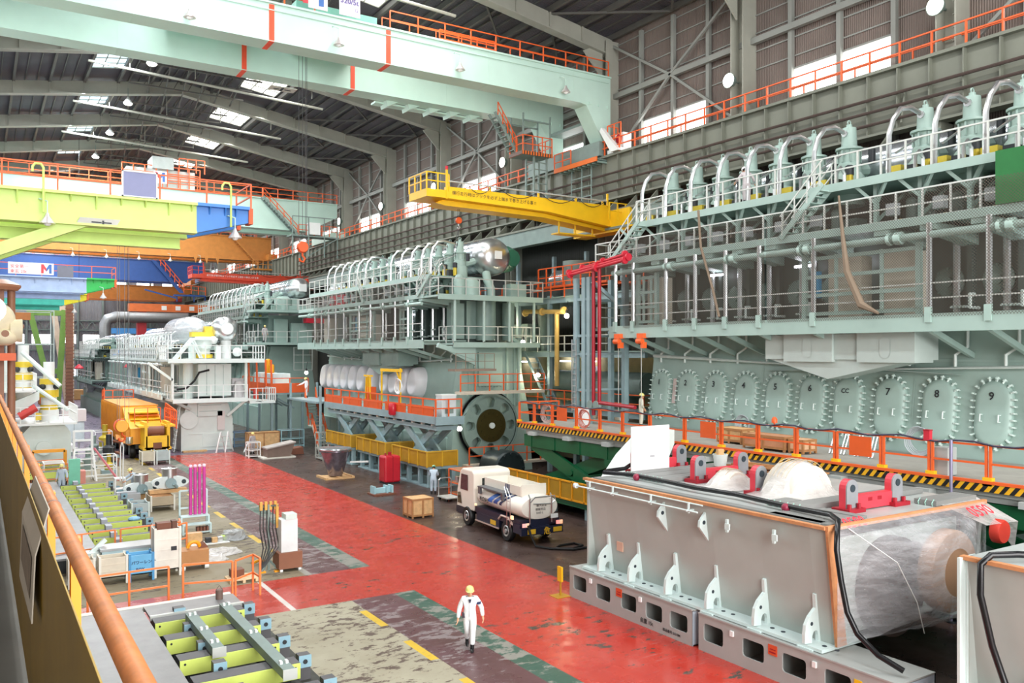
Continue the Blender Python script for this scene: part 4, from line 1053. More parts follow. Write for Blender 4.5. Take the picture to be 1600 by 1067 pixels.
g = G(); g.tube([(29.4, 49.6, 13.7), (29.3, 49.3, 13.2), (29.6, 49.3, 12.6), (29.6, 49.3, 12)], .3, 10); g.lathe([(.55, 0), (.55, 1.0), (.3, 1.3)], (28.2, 49.5, 12.0), 'Z', 14); g.lathe([(.4, 0), (.4, 1.2), (.2, 1.5)], (27.3, 49.6, 12.0), 'Z', 12); g.box(31.0, 32.3, 49, 50, 12, 13)
addB('receiver_flange', g, eng, smooth=True)
g = G(); g.lathe([(.95, 52.0), (.95, 53.5)], (32.2, 0, 15.0), 'Y', 28); g.lathe([(.6, 50.6), (.95, 51.5), (.95, 52)], (32.2, 0, 15.0), 'Y', 28); addB('blower_casing', g, M('blower_green', '2f6b55', .4), smooth=True)
g = G(); g.lathe([(.8, 0), (.8, 4)], (28.5, 71.5, 14.0), 'Y', 16); addB('foil_duct', g, wrap, smooth=True)
# red bin-like block between the galleries
addB('red_panel', G().box(25.6, 26.6, 66.2, 69.6, 12.15, 13.1), red)
# hanging work platform in front of the end
g = G(); g.box(25.9, 29.0, 47.6, 48.6, 7.05, 7.2); g.rail([(26, 47.7, 7.2), (28.9, 47.7, 7.2)], 1.0, .7, .03, (.5,)); addB('work_staging', g, M('staging_brown', '8c7a6c', .7))

# ------------------------------------------------------------------ red pipe stand and frame between the engines
t = thing('pipe_stand', 'red fire pipes running up between the two engines', 'pipe', (28.2, 35.9, 4.4))
g = G()
for y in (35.9, 35.4): g.tube([(28, y, 12.9), (28, y, 5.3), (28.0, y, 4.9)], .1, 10)
g.tube([(28, 35.4, 5.6), (28, 32.5, 5.5)], .1, 8)
part('riser', g, redd, t, True, world=True)
g = G()
for z, a, b in ((12.75, 38.2, 33.1), (12.95, 37.2, 33.6), (12.6, 37.9, 33.2)):
    g.tube([(27.9 + (z - 12.6), a, z), (27.9 + (z - 12.6), b, z + .4)], .085, 10)
    for y in (a, b, (a + b) / 2): g.lathe([(.2, -.06), (.2, .06)], (27.9 + (z - 12.6), y, z + .4 * (a - y) / (a - b)), 'Y', 12)
part('header_pipe', g, red, t, True, world=True)
g = G()
for y in (35.9, 35.4): g.lathe([(.18, -.1), (.18, .1)], (28, y, 5.4), 'Z', 10); g.lathe([(.22, 0), (.22, .05)], (27.6, y - .15, 5.5), 'X', 12)
part('valve', g, steelg, t, True, world=True)
t = thing('steel_tower', 'pale blue-grey steel posts with ladders beside the red fire pipes', 'steel frame', (28.6, 37.4, 4.4))
g = G()
for x, y in ((28.2, 37.7), (28.2, 36.95), (28.2, 36.5), (30, 34.2 + 1.5), (30.5, 37.5), (31, 36.8)): g.box(x - .12, x + .12, y - .14, y + .14, 4.4 if y < 37.4 else 0, 12.4)
for z in (6.2, 8.2, 9.2, 11.2): g.bar((28.2, 37.8, z), (28.2, 36.3, z), .14); g.bar((28.2, 37.8, z), (31, 37, z), .12)
part('post_frame', g, bluegrey, t, world=True)
g = G()
for y in (37.85, 37.45): g.bar((28, y, 5), (28, y, 9), .05)
for k in range(12): g.bar((28, 37.85, 5.1 + k * .33), (28, 37.45, 5.1 + k * .33), .04)
part('ladder', g, silver, t, world=True)
g = G(); g.bar((28, 36.0, 12.1), (31, 35.4, 9.8), .18); part('brace', g, bluegrey, t, world=True)
for k, y in enumerate((34.3, 32.5)):
    c = solo('chain_hoist', G().box(28.3, 28.6, y - .25, y + .25, 9.0, 9.25).cyl((28.3, y - .2, 8.85), (28.3, y + .2, 8.85), .14, 10).box(28.25, 28.5, y - .3, y - .1, 8.5, 8.8), orange, 'orange trolley hoist on the big engine gallery beam, %s' % ('at the beam end' if k == 0 else 'second from the beam end'), 'hoist', group='trolley hoists')
    g = G(); g.bar((28.4, y, 8.55), (28.4, y, 5.2), .03); part('chain', g, galv, c, world=True)

# ------------------------------------------------------------------ lift platforms
la = thing('lift_platform', 'long scissor lift platform with orange railing and hazard stripes beside the big engine', 'lift platform', (28, 26, 0))
g = G(); g.box(25.5, 30.6, 9, 39.4, 4.22, 4.4); part('deck', g, conc, la, world=True)
g = G(); g.box(25.42, 25.5, 9, 39.5, 4.12, 4.36); g.box(25.42, 30.6, 39.4, 39.48, 4.12, 4.36); part('hazard_strip', g, haz, la, world=True)
g = G(); g.box(25.40, 25.52, 9, 39.5, 4.36, 4.45); part('edge_strip', g, orange, la, world=True)
g = G(); g.box(25.6, 30.5, 9, 39.3, 3.98, 4.12); g.box(25.7, 26.1, 9, 39, 3.78, 3.98)
for k in range(10): y = 38 - k * 3.2; g.box(25.3, 25.9, y - .25, y + .25, 3.78, 3.98)
part('underdeck', g, M('underdeck_grey', 'b5bab8', .5), la, world=True)
g = G()
for x in (25.7, 30.0): g.box(x, x + .25, 9, 39.2, 3.1, 3.75)
for k in range(14): y = 38.5 - k * 2.2; g.box(25.66, 25.72, y - .04, y + .04, 3.1, 3.75)
g.box(25.6, 25.7, 29, 32, 2.75, 3.1); g.box(25.6, 25.7, 16.5, 19, 2.75, 3.1)
part('lift_beam', g, greend, la, world=True)
for nm, yc in (('scissor', 35.0), ('scissor', 16.5)):
    g = G()
    for x in (25.9, 29.8):
        g.bar((x, yc + 3.6, 3.3), (x, yc - 3.8, .9), .2, .7); g.bar((x + .25, yc - 3.6, 3.3), (x + .25, yc + 3.8, .9), .2, .7)
        g.cyl((x - .15, yc, 2.1), (x + .4, yc, 2.1), .18, 12)
    g.box(25.8, 30, yc - .2, yc + .2, 1.9, 2.2)
    part('scissor', g, greend, la, world=True)
parts('lift_base', [G().box(25.2, 30.5, 29.8, 40, .55, .85), G().box(25.2, 30.5, 10, 21, .55, .85)], greend, la)
parts('base_foot', [G().box(x, x + .3, y - .15, y + .15, 0, .55) for x in (25.3, 30.2) for y in (30.3, 33, 36, 39.5, 11, 15, 20)], bluegrey, la)
g = G(); g.box(25.12, 25.16, 29.9, 40, .9, 1.75)
part('guard_mesh', g, yellowd, la, world=True)
g = G()
for k in range(11): y = 29.9 + k * 1.01; g.box(25.08, 25.18, y - .04, y + .04, .85, 1.8)
for z in (.88, 1.78): g.box(25.08, 25.18, 29.9, 40, z - .04, z + .04)
part('guard_frame', g, amber, la, world=True)
posts = [39.4, 37.9, 36.2, 34.1, 32.2, 30.5, 28.6, 26.4, 24.3, 22.4, 20.6, 18.9, 17.1, 15.4, 13.6, 11.8, 10]
for a, b in zip(posts, posts[1:]):
    g = G()
    for y in (a - .06, b + .06): g.bar((25.5, y, 4.3), (25.5, y, 5.5), .07)
    for z in (4.95, 5.5): g.bar((25.5, a - .06, z), (25.5, b + .06, z), .06)
    part('railing', g, orange, la, world=True)
g = G(); g.rail([(25.5, 39.4, 4.4), (28.2, 39.4, 4.4)], 1.1, 1.4, .07); part('end_railing', g, orange, la, world=True)
parts('post_socket', [G().box(25.42, 25.6, y - .14, y + .14, 4.3, 4.55) for y in posts], yellow, la)
for y in (35.3, 24.0 + 1.0, 17.9):
    part('orange_plate', G().box(25.44, 25.48, y - .42, y + .42, 4.75, 5.42), orangep, la, world=True)
g = G(); g.tube([(25.45, 39.2 - k * .6, 5.55 + .06 * sin(k * 1.7)) for k in range(48)], .03, 5, False); part('cable', g, M('cable_violet', '2f2d45', .5), la, world=True)
# clutter on the platform
def coil(name, label, c, r, axis, mat, n=5):
    g = G()
    for k in range(n):
        rr = r * (1 - .07 * k); pts = []
        for q in range(17):
            a = 2 * pi * q / 16; d = (k - n / 2) * .035 + .03 * sin(3 * a + k)
            pts.append((c[0] + d, c[1] + rr * cos(a), c[2] + rr * sin(a)) if axis == 'X' else (c[0] + rr * cos(a), c[1] + rr * sin(a), c[2] + d + .04 * n))
        g.tube(pts, .022, 5, False)
    return solo(name, g, mat, label, 'hose', smooth=True)
coil('hose_coil', 'coiled pale hose on the lift railing at its far end', (25.75, 37.0, 5.0), .5, 'X', M('hose_pale', 'cbb9b4', .4))
coil('hose_coil', 'coiled pinkish-red hose on the lift railing below the red pipes', (25.75, 33.7, 4.95), .48, 'X', M('hose_pinkish', 'd98878', .4))
coil('hose_coil', 'coiled grey hose lying on the lift platform below the fourth door', (30.2, 27.4, 4.95), .42, 'X', M('hose_grey', 'b5bcc0', .4))
coil('hose_coil', 'larger coiled grey hose between the eighth and ninth doors', (29.9, 18.5, 4.95), .55, 'X', M('hose_grey', 'b5bcc0', .4))
solo('white_cabinet', G().box(26.2, 26.7, 34.6, 35.2, 4.42, 5.4), white, 'white box beside the pinkish hose coil on the lift platform', 'box', bevel=.03)
solo('black_case', G().box(26.0, 26.6, 38.4, 39.0, 4.42, 5.0).box(26.2, 26.4, 38.6, 38.8, 5.0, 5.15), black, 'black equipment case at the far end of the lift platform', 'case', bevel=.03)
def crate(name, label, x0, x1, y0, y1, z0, z1, mat, slats=True, group=None):
    t = thing(name, label, 'crate', ((x0 + x1) / 2, (y0 + y1) / 2, z0), group)
    g = G(); g.box(x0 + .02, x1 - .02, y0 + .02, y1 - .02, z0 + .1, z1); part('panel', g, mat, t, world=True)
    g = G(); h = (z1 - z0); 
    for x in (x0, x1 - .08):
        for y in (y0, y1 - .08): g.box(x, x + .08, y, y + .08, z0, z1)
    for z in (z0 + .08, z1 - .08):
        g.box(x0, x1, y0 - .01, y0 + .03, z, z + .09); g.box(x0, x1, y1 - .03, y1 + .01, z, z + .09); g.box(x0 - .01, x0 + .03, y0, y1, z, z + .09); g.box(x1 - .03, x1 + .01, y0, y1, z, z + .09)
    g.box(x0 - .012, x0 + .02, (y0 + y1) / 2 - .05, (y0 + y1) / 2 + .05, z0, z1); g.box((x0 + x1) / 2 - .05, (x0 + x1) / 2 + .05, y0 - .012, y0 + .02, z0, z1)
    part('batten', g, woodd if mat is not woodd else rust, t, world=True); return t
crate('plywood_crate', 'plywood crate on the lift platform below door 5', 27.0, 27.9, 24.6, 26.0, 4.42, 5.05, wood)
crate('plywood_crate', 'reddish plywood crate on the lift platform left of the lowest stair guard', 26.3, 27.2, 21.8, 23.9, 4.42, 5.0, M('plywood_reddish', 'c08a66', .7, var=.12, scale=4))
crate('plywood_crate', 'pale plywood crate on the lift platform below door 6', 26.4, 27.2, 21.0, 21.7, 4.42, 4.95, M('plywood_pale', 'd8b08c', .7, var=.12, scale=4))
for k, y in enumerate((20.6, 20.1, 19.5, 18.9)):
    g = G()
    for d in (0, .14): g.bar((27.6, y + d, 4.42), (28.1, y + d + .12, 5.15), .05)
    for q in range(3): g.bar((27.7 + q * .14, y, 4.6 + q * .18), (27.7 + q * .14, y + .2, 4.6 + q * .18), .03)
    solo('step_stool', g, silver, 'silver step stand leaning by door 7, %s from its camera-far end' % ORD[k], 'step stand')
solo('control_box', G().box(25.6, 26.1, 14.9, 15.4, 4.42, 5.3), greybox, 'grey control box on the lift railing at the frame edge', 'control box', bevel=.02)
solo('wall_poster', G().add([(30.98, 32.8, 5.6), (30.98, 33.05, 5.6), (31.13, 33.05, 6.9), (31.13, 32.8, 6.9), (31.0, 32.8, 5.6), (31.0, 33.05, 5.6), (31.15, 33.05, 6.9), (31.15, 32.8, 6.9)], [(0, 3, 2, 1), (4, 5, 6, 7), (0, 1, 5, 4), (1, 2, 6, 5), (2, 3, 7, 6), (3, 0, 4, 7)]), M('poster_pinkish', 'd6c4c0', .6, var=.06, scale=8), 'narrow pinkish paper stuck between the first and second crankcase doors', 'paper')
t = thing('steel_pole', 'thin violet steel pole standing against the lift platform railing by the warning lamp', 'pole', (25.25, 14.6, 0)); part('tube', G().cyl((0, 0, 0), (0, 0, 5.6), .05, 10), M('pole_violet', '8f8ba6', .35, .4), t, True); part('foot', G().cyl((0, 0, 0), (0, 0, .05), .16, 12), dark, t, True)
t = thing('signal_lamp', 'red warning lamp on the lift railing below door 9', 'lamp', (25.5, 15.5, 5.5)); part('housing', G().box(-.08, .08, -.1, .1, 0, .3), red, t); part('cap', G().box(-.09, .09, -.11, .11, .3, .34), redd, t)
t = thing('signal_lamp', 'orange warning lamp on the lift railing below door 6', 'lamp', (25.5, 21.6, 5.5)); part('stem', G().cyl((0, 0, 0), (0, 0, .12), .04, 8), orange, t); part('dome', G().lathe([(.11, .12), (.11, .26), (.05, .34)], (0, 0, 0), 'Z', 12), orangep, t, True)

lb = thing('lift_platform', 'grey scissor lift platform with orange guards beside the mid-hall engine', 'lift platform', (24.6, 55, 0))
g = G(); g.box(23.5, 25.3, 45.6, 65, 4.1, 4.3); g.box(23.45, 23.55, 45.6, 65, 3.9, 4.35); g.box(23.45, 25.4, 45.5, 45.65, 3.85, 4.35); g.box(23.6, 25.1, 45.8, 64.5, 3.5, 3.75); part('deck', g, bluegrey, lb, world=True)
parts('spacer', [G().box(23.6, 23.8, 46.3 + k * 1.4, 46.5 + k * 1.4, 3.75, 3.95) for k in range(14)], offwhite, lb)
for a, b in ((46.0, 49.6), (50.0, 53.2), (53.8, 57), (57.5, 61), (61.5, 64.8)):
    part('orange_guard', G().box(23.5, 23.56, a, b, 4.35, 4.95), orangep, lb, world=True)
g = G(); g.rail([(23.52, 45.7, 4.3), (23.52, 65, 4.3)], 1.1, 1.75, .08); g.rail([(23.52, 45.7, 4.3), (25.3, 45.7, 4.3)], 1.1, 1.1, .07); part('railing', g, orange, lb, world=True)
for yc in (48.6, 54.8, 61.0):
    g = G()
    for x in (23.8, 24.8):
        g.bar((x, yc + 2.0, 3.6), (x, yc - 2.0, 1.3), .16, .42); g.bar((x + .2, yc - 2.0, 3.6), (x + .2, yc + 2.0, 1.3), .16, .42)
    for z in (1.9, 2.9): g.box(23.8, 25.1, yc - .6, yc - .5, z, z + .12); g.box(23.8, 25.1, yc + .5, yc + .6, z, z + .12)
    part('scissor', g, bluegrey, lb, world=True)
    parts('base_leg', [G().box(x, x + .25, yc + y - .12, yc + y + .12, .08, 1.1) for x in (23.3, 24.9) for y in (-2.3, -1.0, .6, 2.2)], bluegrey, lb)
    g = G(); g.box(23.2, 25.2, yc - 2.5, yc + 2.5, 1.1, 1.28)
    g.box(23.2, 25.2, yc - 2.5, yc + 2.5, 0, .08)
    part('base_frame', g, bluegrey, lb, world=True)
    g = G(); g.box(23.12, 23.16, yc - 2.5, yc + 2.5, 1.28, 2.15); g.box(23.12, 25.2, yc - 2.54, yc - 2.5, 1.28, 2.15)
    part('guard_mesh', g, yellowd, lb, world=True)
    g = G(); g.rail([(23.1, yc + 2.5, 1.25), (23.1, yc - 2.55, 1.25), (25.2, yc - 2.55, 1.25)], .95, 1.25, .07, ()); part('guard_frame', g, M('guard_yellow', 'd2a52e', .45), lb, world=True)
t = thing('equipment_box', 'pale blue cabinet at the near end of the grey lift platform', 'cabinet', (24.6, 46.4, 4.3)); part('body', G().box(-.5, .5, -.4, .4, 0, 1.35), M('cabinet_pale_blue', 'cfdde0', .4), t, bevel=.02); part('lid', G().box(-.52, .52, -.42, .42, 1.3, 1.38), engw, t); part('vent_grille', G().box(-.3, .3, -.42, -.4, .2, .5), steelg, t)
for k, y in enumerate((56.6, 51.8)):
    t = thing('jib_arm', 'yellow jib stand on the grey lift platform, %s' % ('on the orange column' if k == 0 else 'holding the white hose reel'), 'jib', (24.0, y, 4.3))
    part('column', G().box(-.3, .1, -.5, .5, 0, 1.5) if k == 0 else G().box(-.05, .05, -.05, .05, 0, 2.9), orangep if k == 0 else yellow, t)
    g = G()
    if k == 0:
        for d in (-.5, .5): g.bar((-.3, d, 0), (-.3, d * .6, 2.2), .12)
        g.bar((-.3, -.7, 2.3), (-.3, .7, 2.3), .12); g.bar((-.3, 0, 2.3), (-.3, 0, .3), .1)
    else: g.bar((0, -.2, 2.75), (0, 3.2, 2.75), .12, .2); g.bar((0, 3.1, 2.75), (0, 3.1, .2), .1); g.bar((0, 0, 2.0), (0, .6, 2.7), .08)
    part('arm', g, yellow, t)
coil('hose_reel', 'white hose coil hanging from the yellow jib on the grey lift', (23.9, 51.8, 6.0), .52, 'X', white)
# ------------------------------------------------------------------ engines farther off
C_ = dict(xf=25.6, xc=28.2, y0=90, y1=117, z=(4.0, 8.9, 12.05, 13.45), s=.85, dx=(-1.6, -1.5, -1.0),
          cyl=[92.5 + 1.9 * k for k in range(11)][::-1], doors=[93 + 2.4 * k for k in range(8)], numbers=[], door=(.74, 1.1, .1), dz=6.0, seams=[], pipez=7.6, box=(99, 106), boxx=24.4, boxz=(8.7, 7.3),
          posts=[91 + 3 * k for k in range(8)], frames=[(96, 100)], panels=[(102, 104)], net=[(91, 112)], stairs=[(91.5, 89.9)], xv=26.9, vtop=15.9, recv=(29.5, 15.2, 1.15, 89.4, 112), boxmat=engd)
eC, addC = engine('marine_engine', 'ship engine behind the mid-hall engine with a silver domed cylinder', C_)
g = G(); g.prism([(25.2, 0), (25.4, 4), (26.3, 8.9), (30.4, 8.9), (31.2, 4), (31.4, 0)], 89.2, 90); g.box(26.6, 28.0, 88.8, 89.2, 9.2, 11.8); g.box(28.3, 30.6, 88.6, 89.2, 9.3, 11.4)
for k in range(3): g.box(28.4 + k * .8, 28.45 + k * .8, 88.55, 88.6, 9.4, 11.3)
addC('end_plate', g, eng)
for z in (12.7, 9.3):
    g = G(); g.box(24.0, 31.8, 87.0, 90, z - .25, z); addC('end_gallery', g, eng)
    g = G(); g.rail([(24.0, 90, z), (24.0, 87.0, z), (31.8, 87.0, z)], 1.15, 1.1, .06); addC('end_railing', g, galv)
g = G(); g.lathe([(.3, -.9), (.85, -.55), (1.12, 0), (1.15, .3)], (29.5, 89.3, 15.2), 'Y', 28); addC('receiver_dome', g, silver, smooth=True)
g = G(); g.box(29.1, 29.9, 88.3, 88.4, 14.8, 15.6); addC('dome_plate', g, white)
g = G(); g.stair((25.0, 87.6, 12.7), (26.6, 87.6, 14.6), (0, 1, 0), .8, 8); g.lathe([(.9, 0), (.9, 1.2), (.5, 1.5)], (27.4, 88.6, 12.7), 'Z', 16); g.box(28.2, 29, 88, 89, 12.7, 14); g.box(26, 31, 87.8, 88.2, 12.75, 13.2)
addC('end_equipment', g, eng, smooth=True)
g = G(); g.rail([(28.2, 87.4, 6.4), (30.2, 87.4, 6.4)], 2.4, 1, .06, (.33, .66)); g.bar((28.2, 87.4, 6.4), (30.2, 87.4, 6.4), .08); addC('ladder_cage', g, galv)
g = G(); g.box(29.5, 32, 87.2, 88.2, 11.4, 11.9); addC('red_pipe_bundle', g, red)
D_ = dict(xf=14.6, xc=16.6, y0=76, y1=110, z=(3.0, 4.5, 7.6, 8.7), s=.62, dx=(-1.5, -1.2, -.7), mat=engw,
          cyl=[78 + 2.0 * k for k in range(14)][::-1], doors=[], numbers=[], door=(.5, .8, .1), dz=3, seams=[], pipez=3.6, box=(96, 100), boxx=13.6, boxz=(4.2, 3.4),
          posts=[77 + 3 * k for k in range(11)], frames=[(84, 88)], panels=[(79, 81), (90, 92)], stairs=[(79.5, 77.6)], xv=15.9, vtop=10.2, recv=(17.6, 10.0, .95, 75.5, 108), railm=white, boxmat=engw, blockmat=engw, pale=white)
eD, addD = engine('marine_engine', 'pale engine on the aisle with a plastic-covered barrel and a silver dome', D_)
g = G(); g.box(14.3, 18.5, 73.9, 76, 0, 2.6); g.prism([(14.3, 2.6), (15.0, 4.4), (18.0, 4.4), (18.5, 2.6)], 73.9, 76); g.box(14.9, 18.2, 73.85, 73.9, 1.4, 1.46); g.box(16.0, 18.1, 73.84, 73.9, .3, 1.4)
addD('end_base', g, engw)
g = G(); g.lathe([(.72, -.08), (.75, 0)], (14.9, 73.85, 2.6), 'Y', 28); addD('round_cover', g, M('cover_pale', 'e4efec', .4, var=.03), smooth=True)
g = G(); g.box(15.6, 18.3, 73.6, 75.5, 4.6, 7.3); g.cyl((14.95, 74.4, 4.4), (14.95, 74.4, 7.6), .42, 14); g.box(15.6, 17.6, 73.7, 74, 2.9, 4.4)
addD('end_housing', g, engw)
g = G()
for k in range(1, 4): g.box(15.6 + k * .68 - .02, 15.6 + k * .68 + .02, 73.56, 73.6, 4.7, 7.2)
for z in (3.3, 3.8): g.box(15.7, 17.5, 73.66, 73.7, z, z + .04)
addD('housing_seam', g, M('seam_green', 'a9bdb8', .5))
g = G(); g.box(17.2, 17.8, 73.7, 73.95, 1.7, 3.3); addD('beige_cabinet', g, M('cabinet_blush', 'e2d8d6', .45, var=.03))
for z, x0, x1, yy in ((4.4, 13.4, 19.4, 72.6), (7.7, 13.0, 20.8, 72.4)):
    g = G(); g.box(x0, x1, yy, 76, z - .18, z); g.box(x0, x1, yy - .06, yy + .06, z - .3, z + .05); addD('end_gallery', g, M('gallery_pale', 'e3eeec', .4, var=.03))
    g = G(); g.rail([(x0, 76, z), (x0, yy, z), (x1, yy, z), (x1, 76, z)], 1.15, 1.0, .06); addD('end_railing', g, white)
g = G()
for x in (13.4, 19.3): g.box(x - .1, x + .1, 72.6, 72.8, 4.4, 7.7)
g.bar((11.6, 72.7, 7.4), (13.4, 72.7, 6.0), .2); g.bar((19.3, 72.7, 4.2), (18.0, 73.5, 2.9), .22); g.bar((13.6, 72.9, 4.2), (15, 73.8, 3.5), .2); g.bar((19.3, 72.7, 4.3), (20.6, 72.7, 4.1), .2)
addD('gallery_strut', g, engw)
g = G(); g.box(19.6, 21.8, 72.6, 75.5, 3.9, 4.1); addD('side_landing', g, M('gallery_pale', 'e3eeec', .4))
g = G(); g.rail([(19.6, 72.6, 4.1), (21.8, 72.6, 4.1), (21.8, 75.5, 4.1)], 1.1, .6, .06); addD('landing_railing', g, white)
g = G(); g.lathe([(.55, -.5), (.85, -.3), (1.03, 0), (1.05, .9)], (18.0, 74.2, 10.3), 'Y', 32); addD('receiver_dome', g, silver, smooth=True)
g = G(); g.lathe([(.5, 0), (.5, .06)], (18.0, 73.64, 10.3), 'Y', 24); addD('dome_plate', g, white)
g = G(); g.lathe([(.45, 7.7), (.45, 9.3)], (18.1, 74.6, 0), 'Z', 16); g.ball((16.9, 73.9, 9.3), .35); g.ball((18.9, 74, 8.3), .4); addD('dome_pedestal', g, white, smooth=True)
g = G(); g.lathe([(.2, 74.8), (1.1, 76.2), (1.35, 78), (1.35, 84), (1.0, 85)], (16.0, 0, 10.1), 'Y', 20); addD('covered_barrel', g, plasticmat('plastic_sheet_grey', 'c9ced2', .62), smooth=True)
g = G(); g.box(15.3, 17.2, 74.6, 75.6, 9.6, 10.0); g.box(16.4, 17.2, 74.6, 75.6, 10.0, 10.5); g.lathe([(.75, 7.8), (.75, 8.1)], (16.2, 74.4, 0), 'Z', 16); addD('yellow_ring', g, M('ring_yellow', 'e6c73a', .4))
g = G(); g.lathe([(.7, 8.6), (.7, 9.6)], (16.2, 74.4, 0), 'Z', 16); g.box(15.2, 17.2, 73.6, 75, 9.3, 9.5); g.lathe([(.55, 7.7), (.55, 8.7)], (16.2, 74.4, 0), 'Z', 14); g.lathe([(.3, 7.7), (.3, 9)], (15.2, 74, 0), 'Z', 10); g.box(17.0, 17.4, 73.4, 74, 7.7, 8.8)
addD('cylinder_end', g, engw, smooth=True)
g = G(); g.stair((13.6, 73.0, 7.7), (15.0, 73.0, 9.4), (0, 1, 0), .9, 7); g.bar((15.0, 72.6, 9.4), (15.7, 72.6, 7.8), .12); g.bar((15, 73.4, 9.4), (15.7, 73.4, 7.8), .12); addD('top_stair', g, M('gallery_pale', 'e3eeec', .4))
g = G(); g.tube([(13.9, 73.6, 5.2), (14.6, 73.3, 5.3), (15.2, 73.2, 5.9), (15.6, 73.2, 6.6), (16.4, 73.2, 6.8)], .09, 7); addD('black_hose', g, black, smooth=True)
g = G(); g.stair((13.6, 73.6, .1), (14.2, 74.0, 4.1), (0, 1, 0), .7, 12); addD('side_stair', g, engw)
g = G(); g.box(18.6, 19.6, 74.5, 76.5, 4.2, 6.0); g.lathe([(.6, 0), (.7, .6), (.4, 1.4)], (19.2, 74.3, 4.4), 'Z', 12); addD('side_blower', g, M('blower_pale', 'dcd8da', .45), smooth=True)
g = G(); g.lathe([(.18, 0), (.2, .9), (.1, 1.1)], (20.3, 73.4, 4.1), 'Z', 12); addD('red_cylinder', g, M('extinguisher_red', 'd2403c', .4), smooth=True)
g = G()
for x in (20.4, 21.1, 21.9, 22.4): g.bar((x, 75.6, 4.1), (x - .1, 75.6, 7.6), .14)
addD('orange_pole', g, orange)
E_ = dict(D_, y0=118, y1=142, xf=13.6, xc=15.6, cyl=[120 + 2 * k for k in range(10)][::-1], posts=[119 + 3 * k for k in range(7)], frames=[(124, 128)], panels=[(131, 134), (120, 121.5)], box=(128, 132), boxx=12.6, stairs=[(122, 120)], xv=14.9, recv=(16.6, 9.8, .9, 119, 140), mat=engd, blockmat=engd, boxmat=greybox)
eE, addE = engine('marine_engine', 'dim grey-green engine far behind the pale one, partly hidden', E_)
g = G(); g.tube([(17.4, 150, 8.5), (17.4, 150, 12.8), (17.8, 150, 13.6), (19, 150, 14), (30, 150, 14)], .9, 14); solo('exhaust_duct', g, M('duct_grey', '8f9294', .4, .5), 'big grey bent duct rising behind the far engines', 'duct', smooth=True)
g = G()
ex = thing('small_engine', 'small white engine with yellow cylinder bands beside the brown column', 'engine', (4.0, 70, 0))
g = G(); g.box(2.6, 5.6, 67.2, 73, 0, 2.6); g.prism([(2.6, 2.6), (3.2, 3.3), (5.1, 3.3), (5.6, 2.6)], 67.2, 73); part('base', g, engw, ex, world=True)
for z, x0, x1 in ((3.4, 1.6, 5.9), (5.7, .2, 3.4)):
    g = G(); g.box(x0, x1, 66.2, 72.5, z - .15, z); part('deck', g, white, ex, world=True)
    g = G(); g.rail([(x0, 66.2, z), (x1, 66.2, z), (x1, 72.5, z)], 1.1, .9, .06); part('railing', g, white, ex, world=True)
for i, (x, y) in enumerate(((4.3, 68.4), (2.8, 70.5))):
    g = G()
    for r, a, b in ((.62, 3.4, 4.2), (.5, 4.55, 5.1), (.5, 5.6, 6.0), (.36, 6.4, 7.6)): g.lathe([(r, a), (r, b)], (x, y, i * 1.2), 'Z', 14)
    c = part('cylinder', g, white, ex, True, world=True)
    g = G()
    for r, a, b in ((.56, 4.2, 4.55), (.62, 5.1, 5.6), (.6, 6.0, 6.4)): g.lathe([(r, a), (r, b)], (x, y, i * 1.2), 'Z', 14)
    g.box(x - .9, x - .5, y - .5, y, 3.5 + i * 1.2, 4.0 + i * 1.2); part('yellow_band', g, M('ring_yellow', 'e6c73a', .4), c, True, world=True)
    g = G()
    for k in range(4): a = .8 + pi * k / 2; g.ball((x + .6 * cos(a), y + .6 * sin(a), 5.85 + i * 1.2), .22, n=8, m=5)
    part('valve_cap', g, dark, c, True, world=True)
g = G(); g.box(1.2, 2.0, 66.8, 67.4, 5.7, 8.0); g.tube([(3.2, 67, 6.0), (5.4, 67, 4.2)], .14, 8); g.tube([(2.6, 68, 8.3), (4.9, 67, 5.9)], .16, 8); g.prism([(1.4, 3.5), (3.6, 5.0), (3.6, 5.6), (1.4, 4.6)], 66.6, 67.2); part('duct', g, engw, ex, world=True)
g = G(); g.cyl((2.4, 66.3, 3.9), (3.4, 66.3, 4.5), .28, 12); part('red_cylinder', g, M('extinguisher_red', 'd2403c', .4), ex, True, world=True)
g = G(); g.lathe([(.5, 0), (.5, .3)], (3.9, 66.9, 1.6), 'Y', 16); part('round_cover', g, M('cover_pale', 'e4efec', .4), ex, True, world=True)
# jumble of frames, tanks and boxes round the small engine
def rackbox(name, label, x0, x1, y0, y1, h, fm, pm=None, cat='frame', shelves=2, group=None):
    t = thing(name, label, cat, ((x0 + x1) / 2, (y0 + y1) / 2, 0), group); g = G()
    for x in (x0, x1):
        for y in (y0, y1): g.bar((x, y, 0), (x, y, h), .07)
    zs = [h * k / max(1, shelves - 1) if shelves > 1 else h for k in range(shelves)]; zs[0] = max(.12, zs[0])
    for z in zs:
        for y in (y0, y1): g.bar((x0, y, z), (x1, y, z), .06)
        for x in (x0, x1): g.bar((x, y0, z), (x, y1, z), .06)
    part('frame', g, fm, t, world=True)
    if pm:
        g = G()
        for z in zs[:-1] + ([zs[-1]] if shelves > 2 else []): g.box(x0, x1, y0, y1, z - .02, z + .02)
        part('shelf', g, pm, t, world=True)
    return t
rackbox('scaffold_tower', 'tall pale steel scaffold tower at the far left behind the white engine', 2.2, 5.8, 86, 90, 12, M('scaffold_pale', 'b9c8c4', .5), None, 'scaffold', 5)
rackbox('scaffold_tower', 'second pale scaffold tower, taller, beside the green crane legs', -.5, 3.0, 95, 99, 13, M('scaffold_pale', 'b9c8c4', .5), None, 'scaffold', 6)
rackbox('steel_rack', 'white steel rack beside the pale cabinet and the amber transporter', 8.3, 9.6, 78, 80, 1.6, white, silver, 'rack')
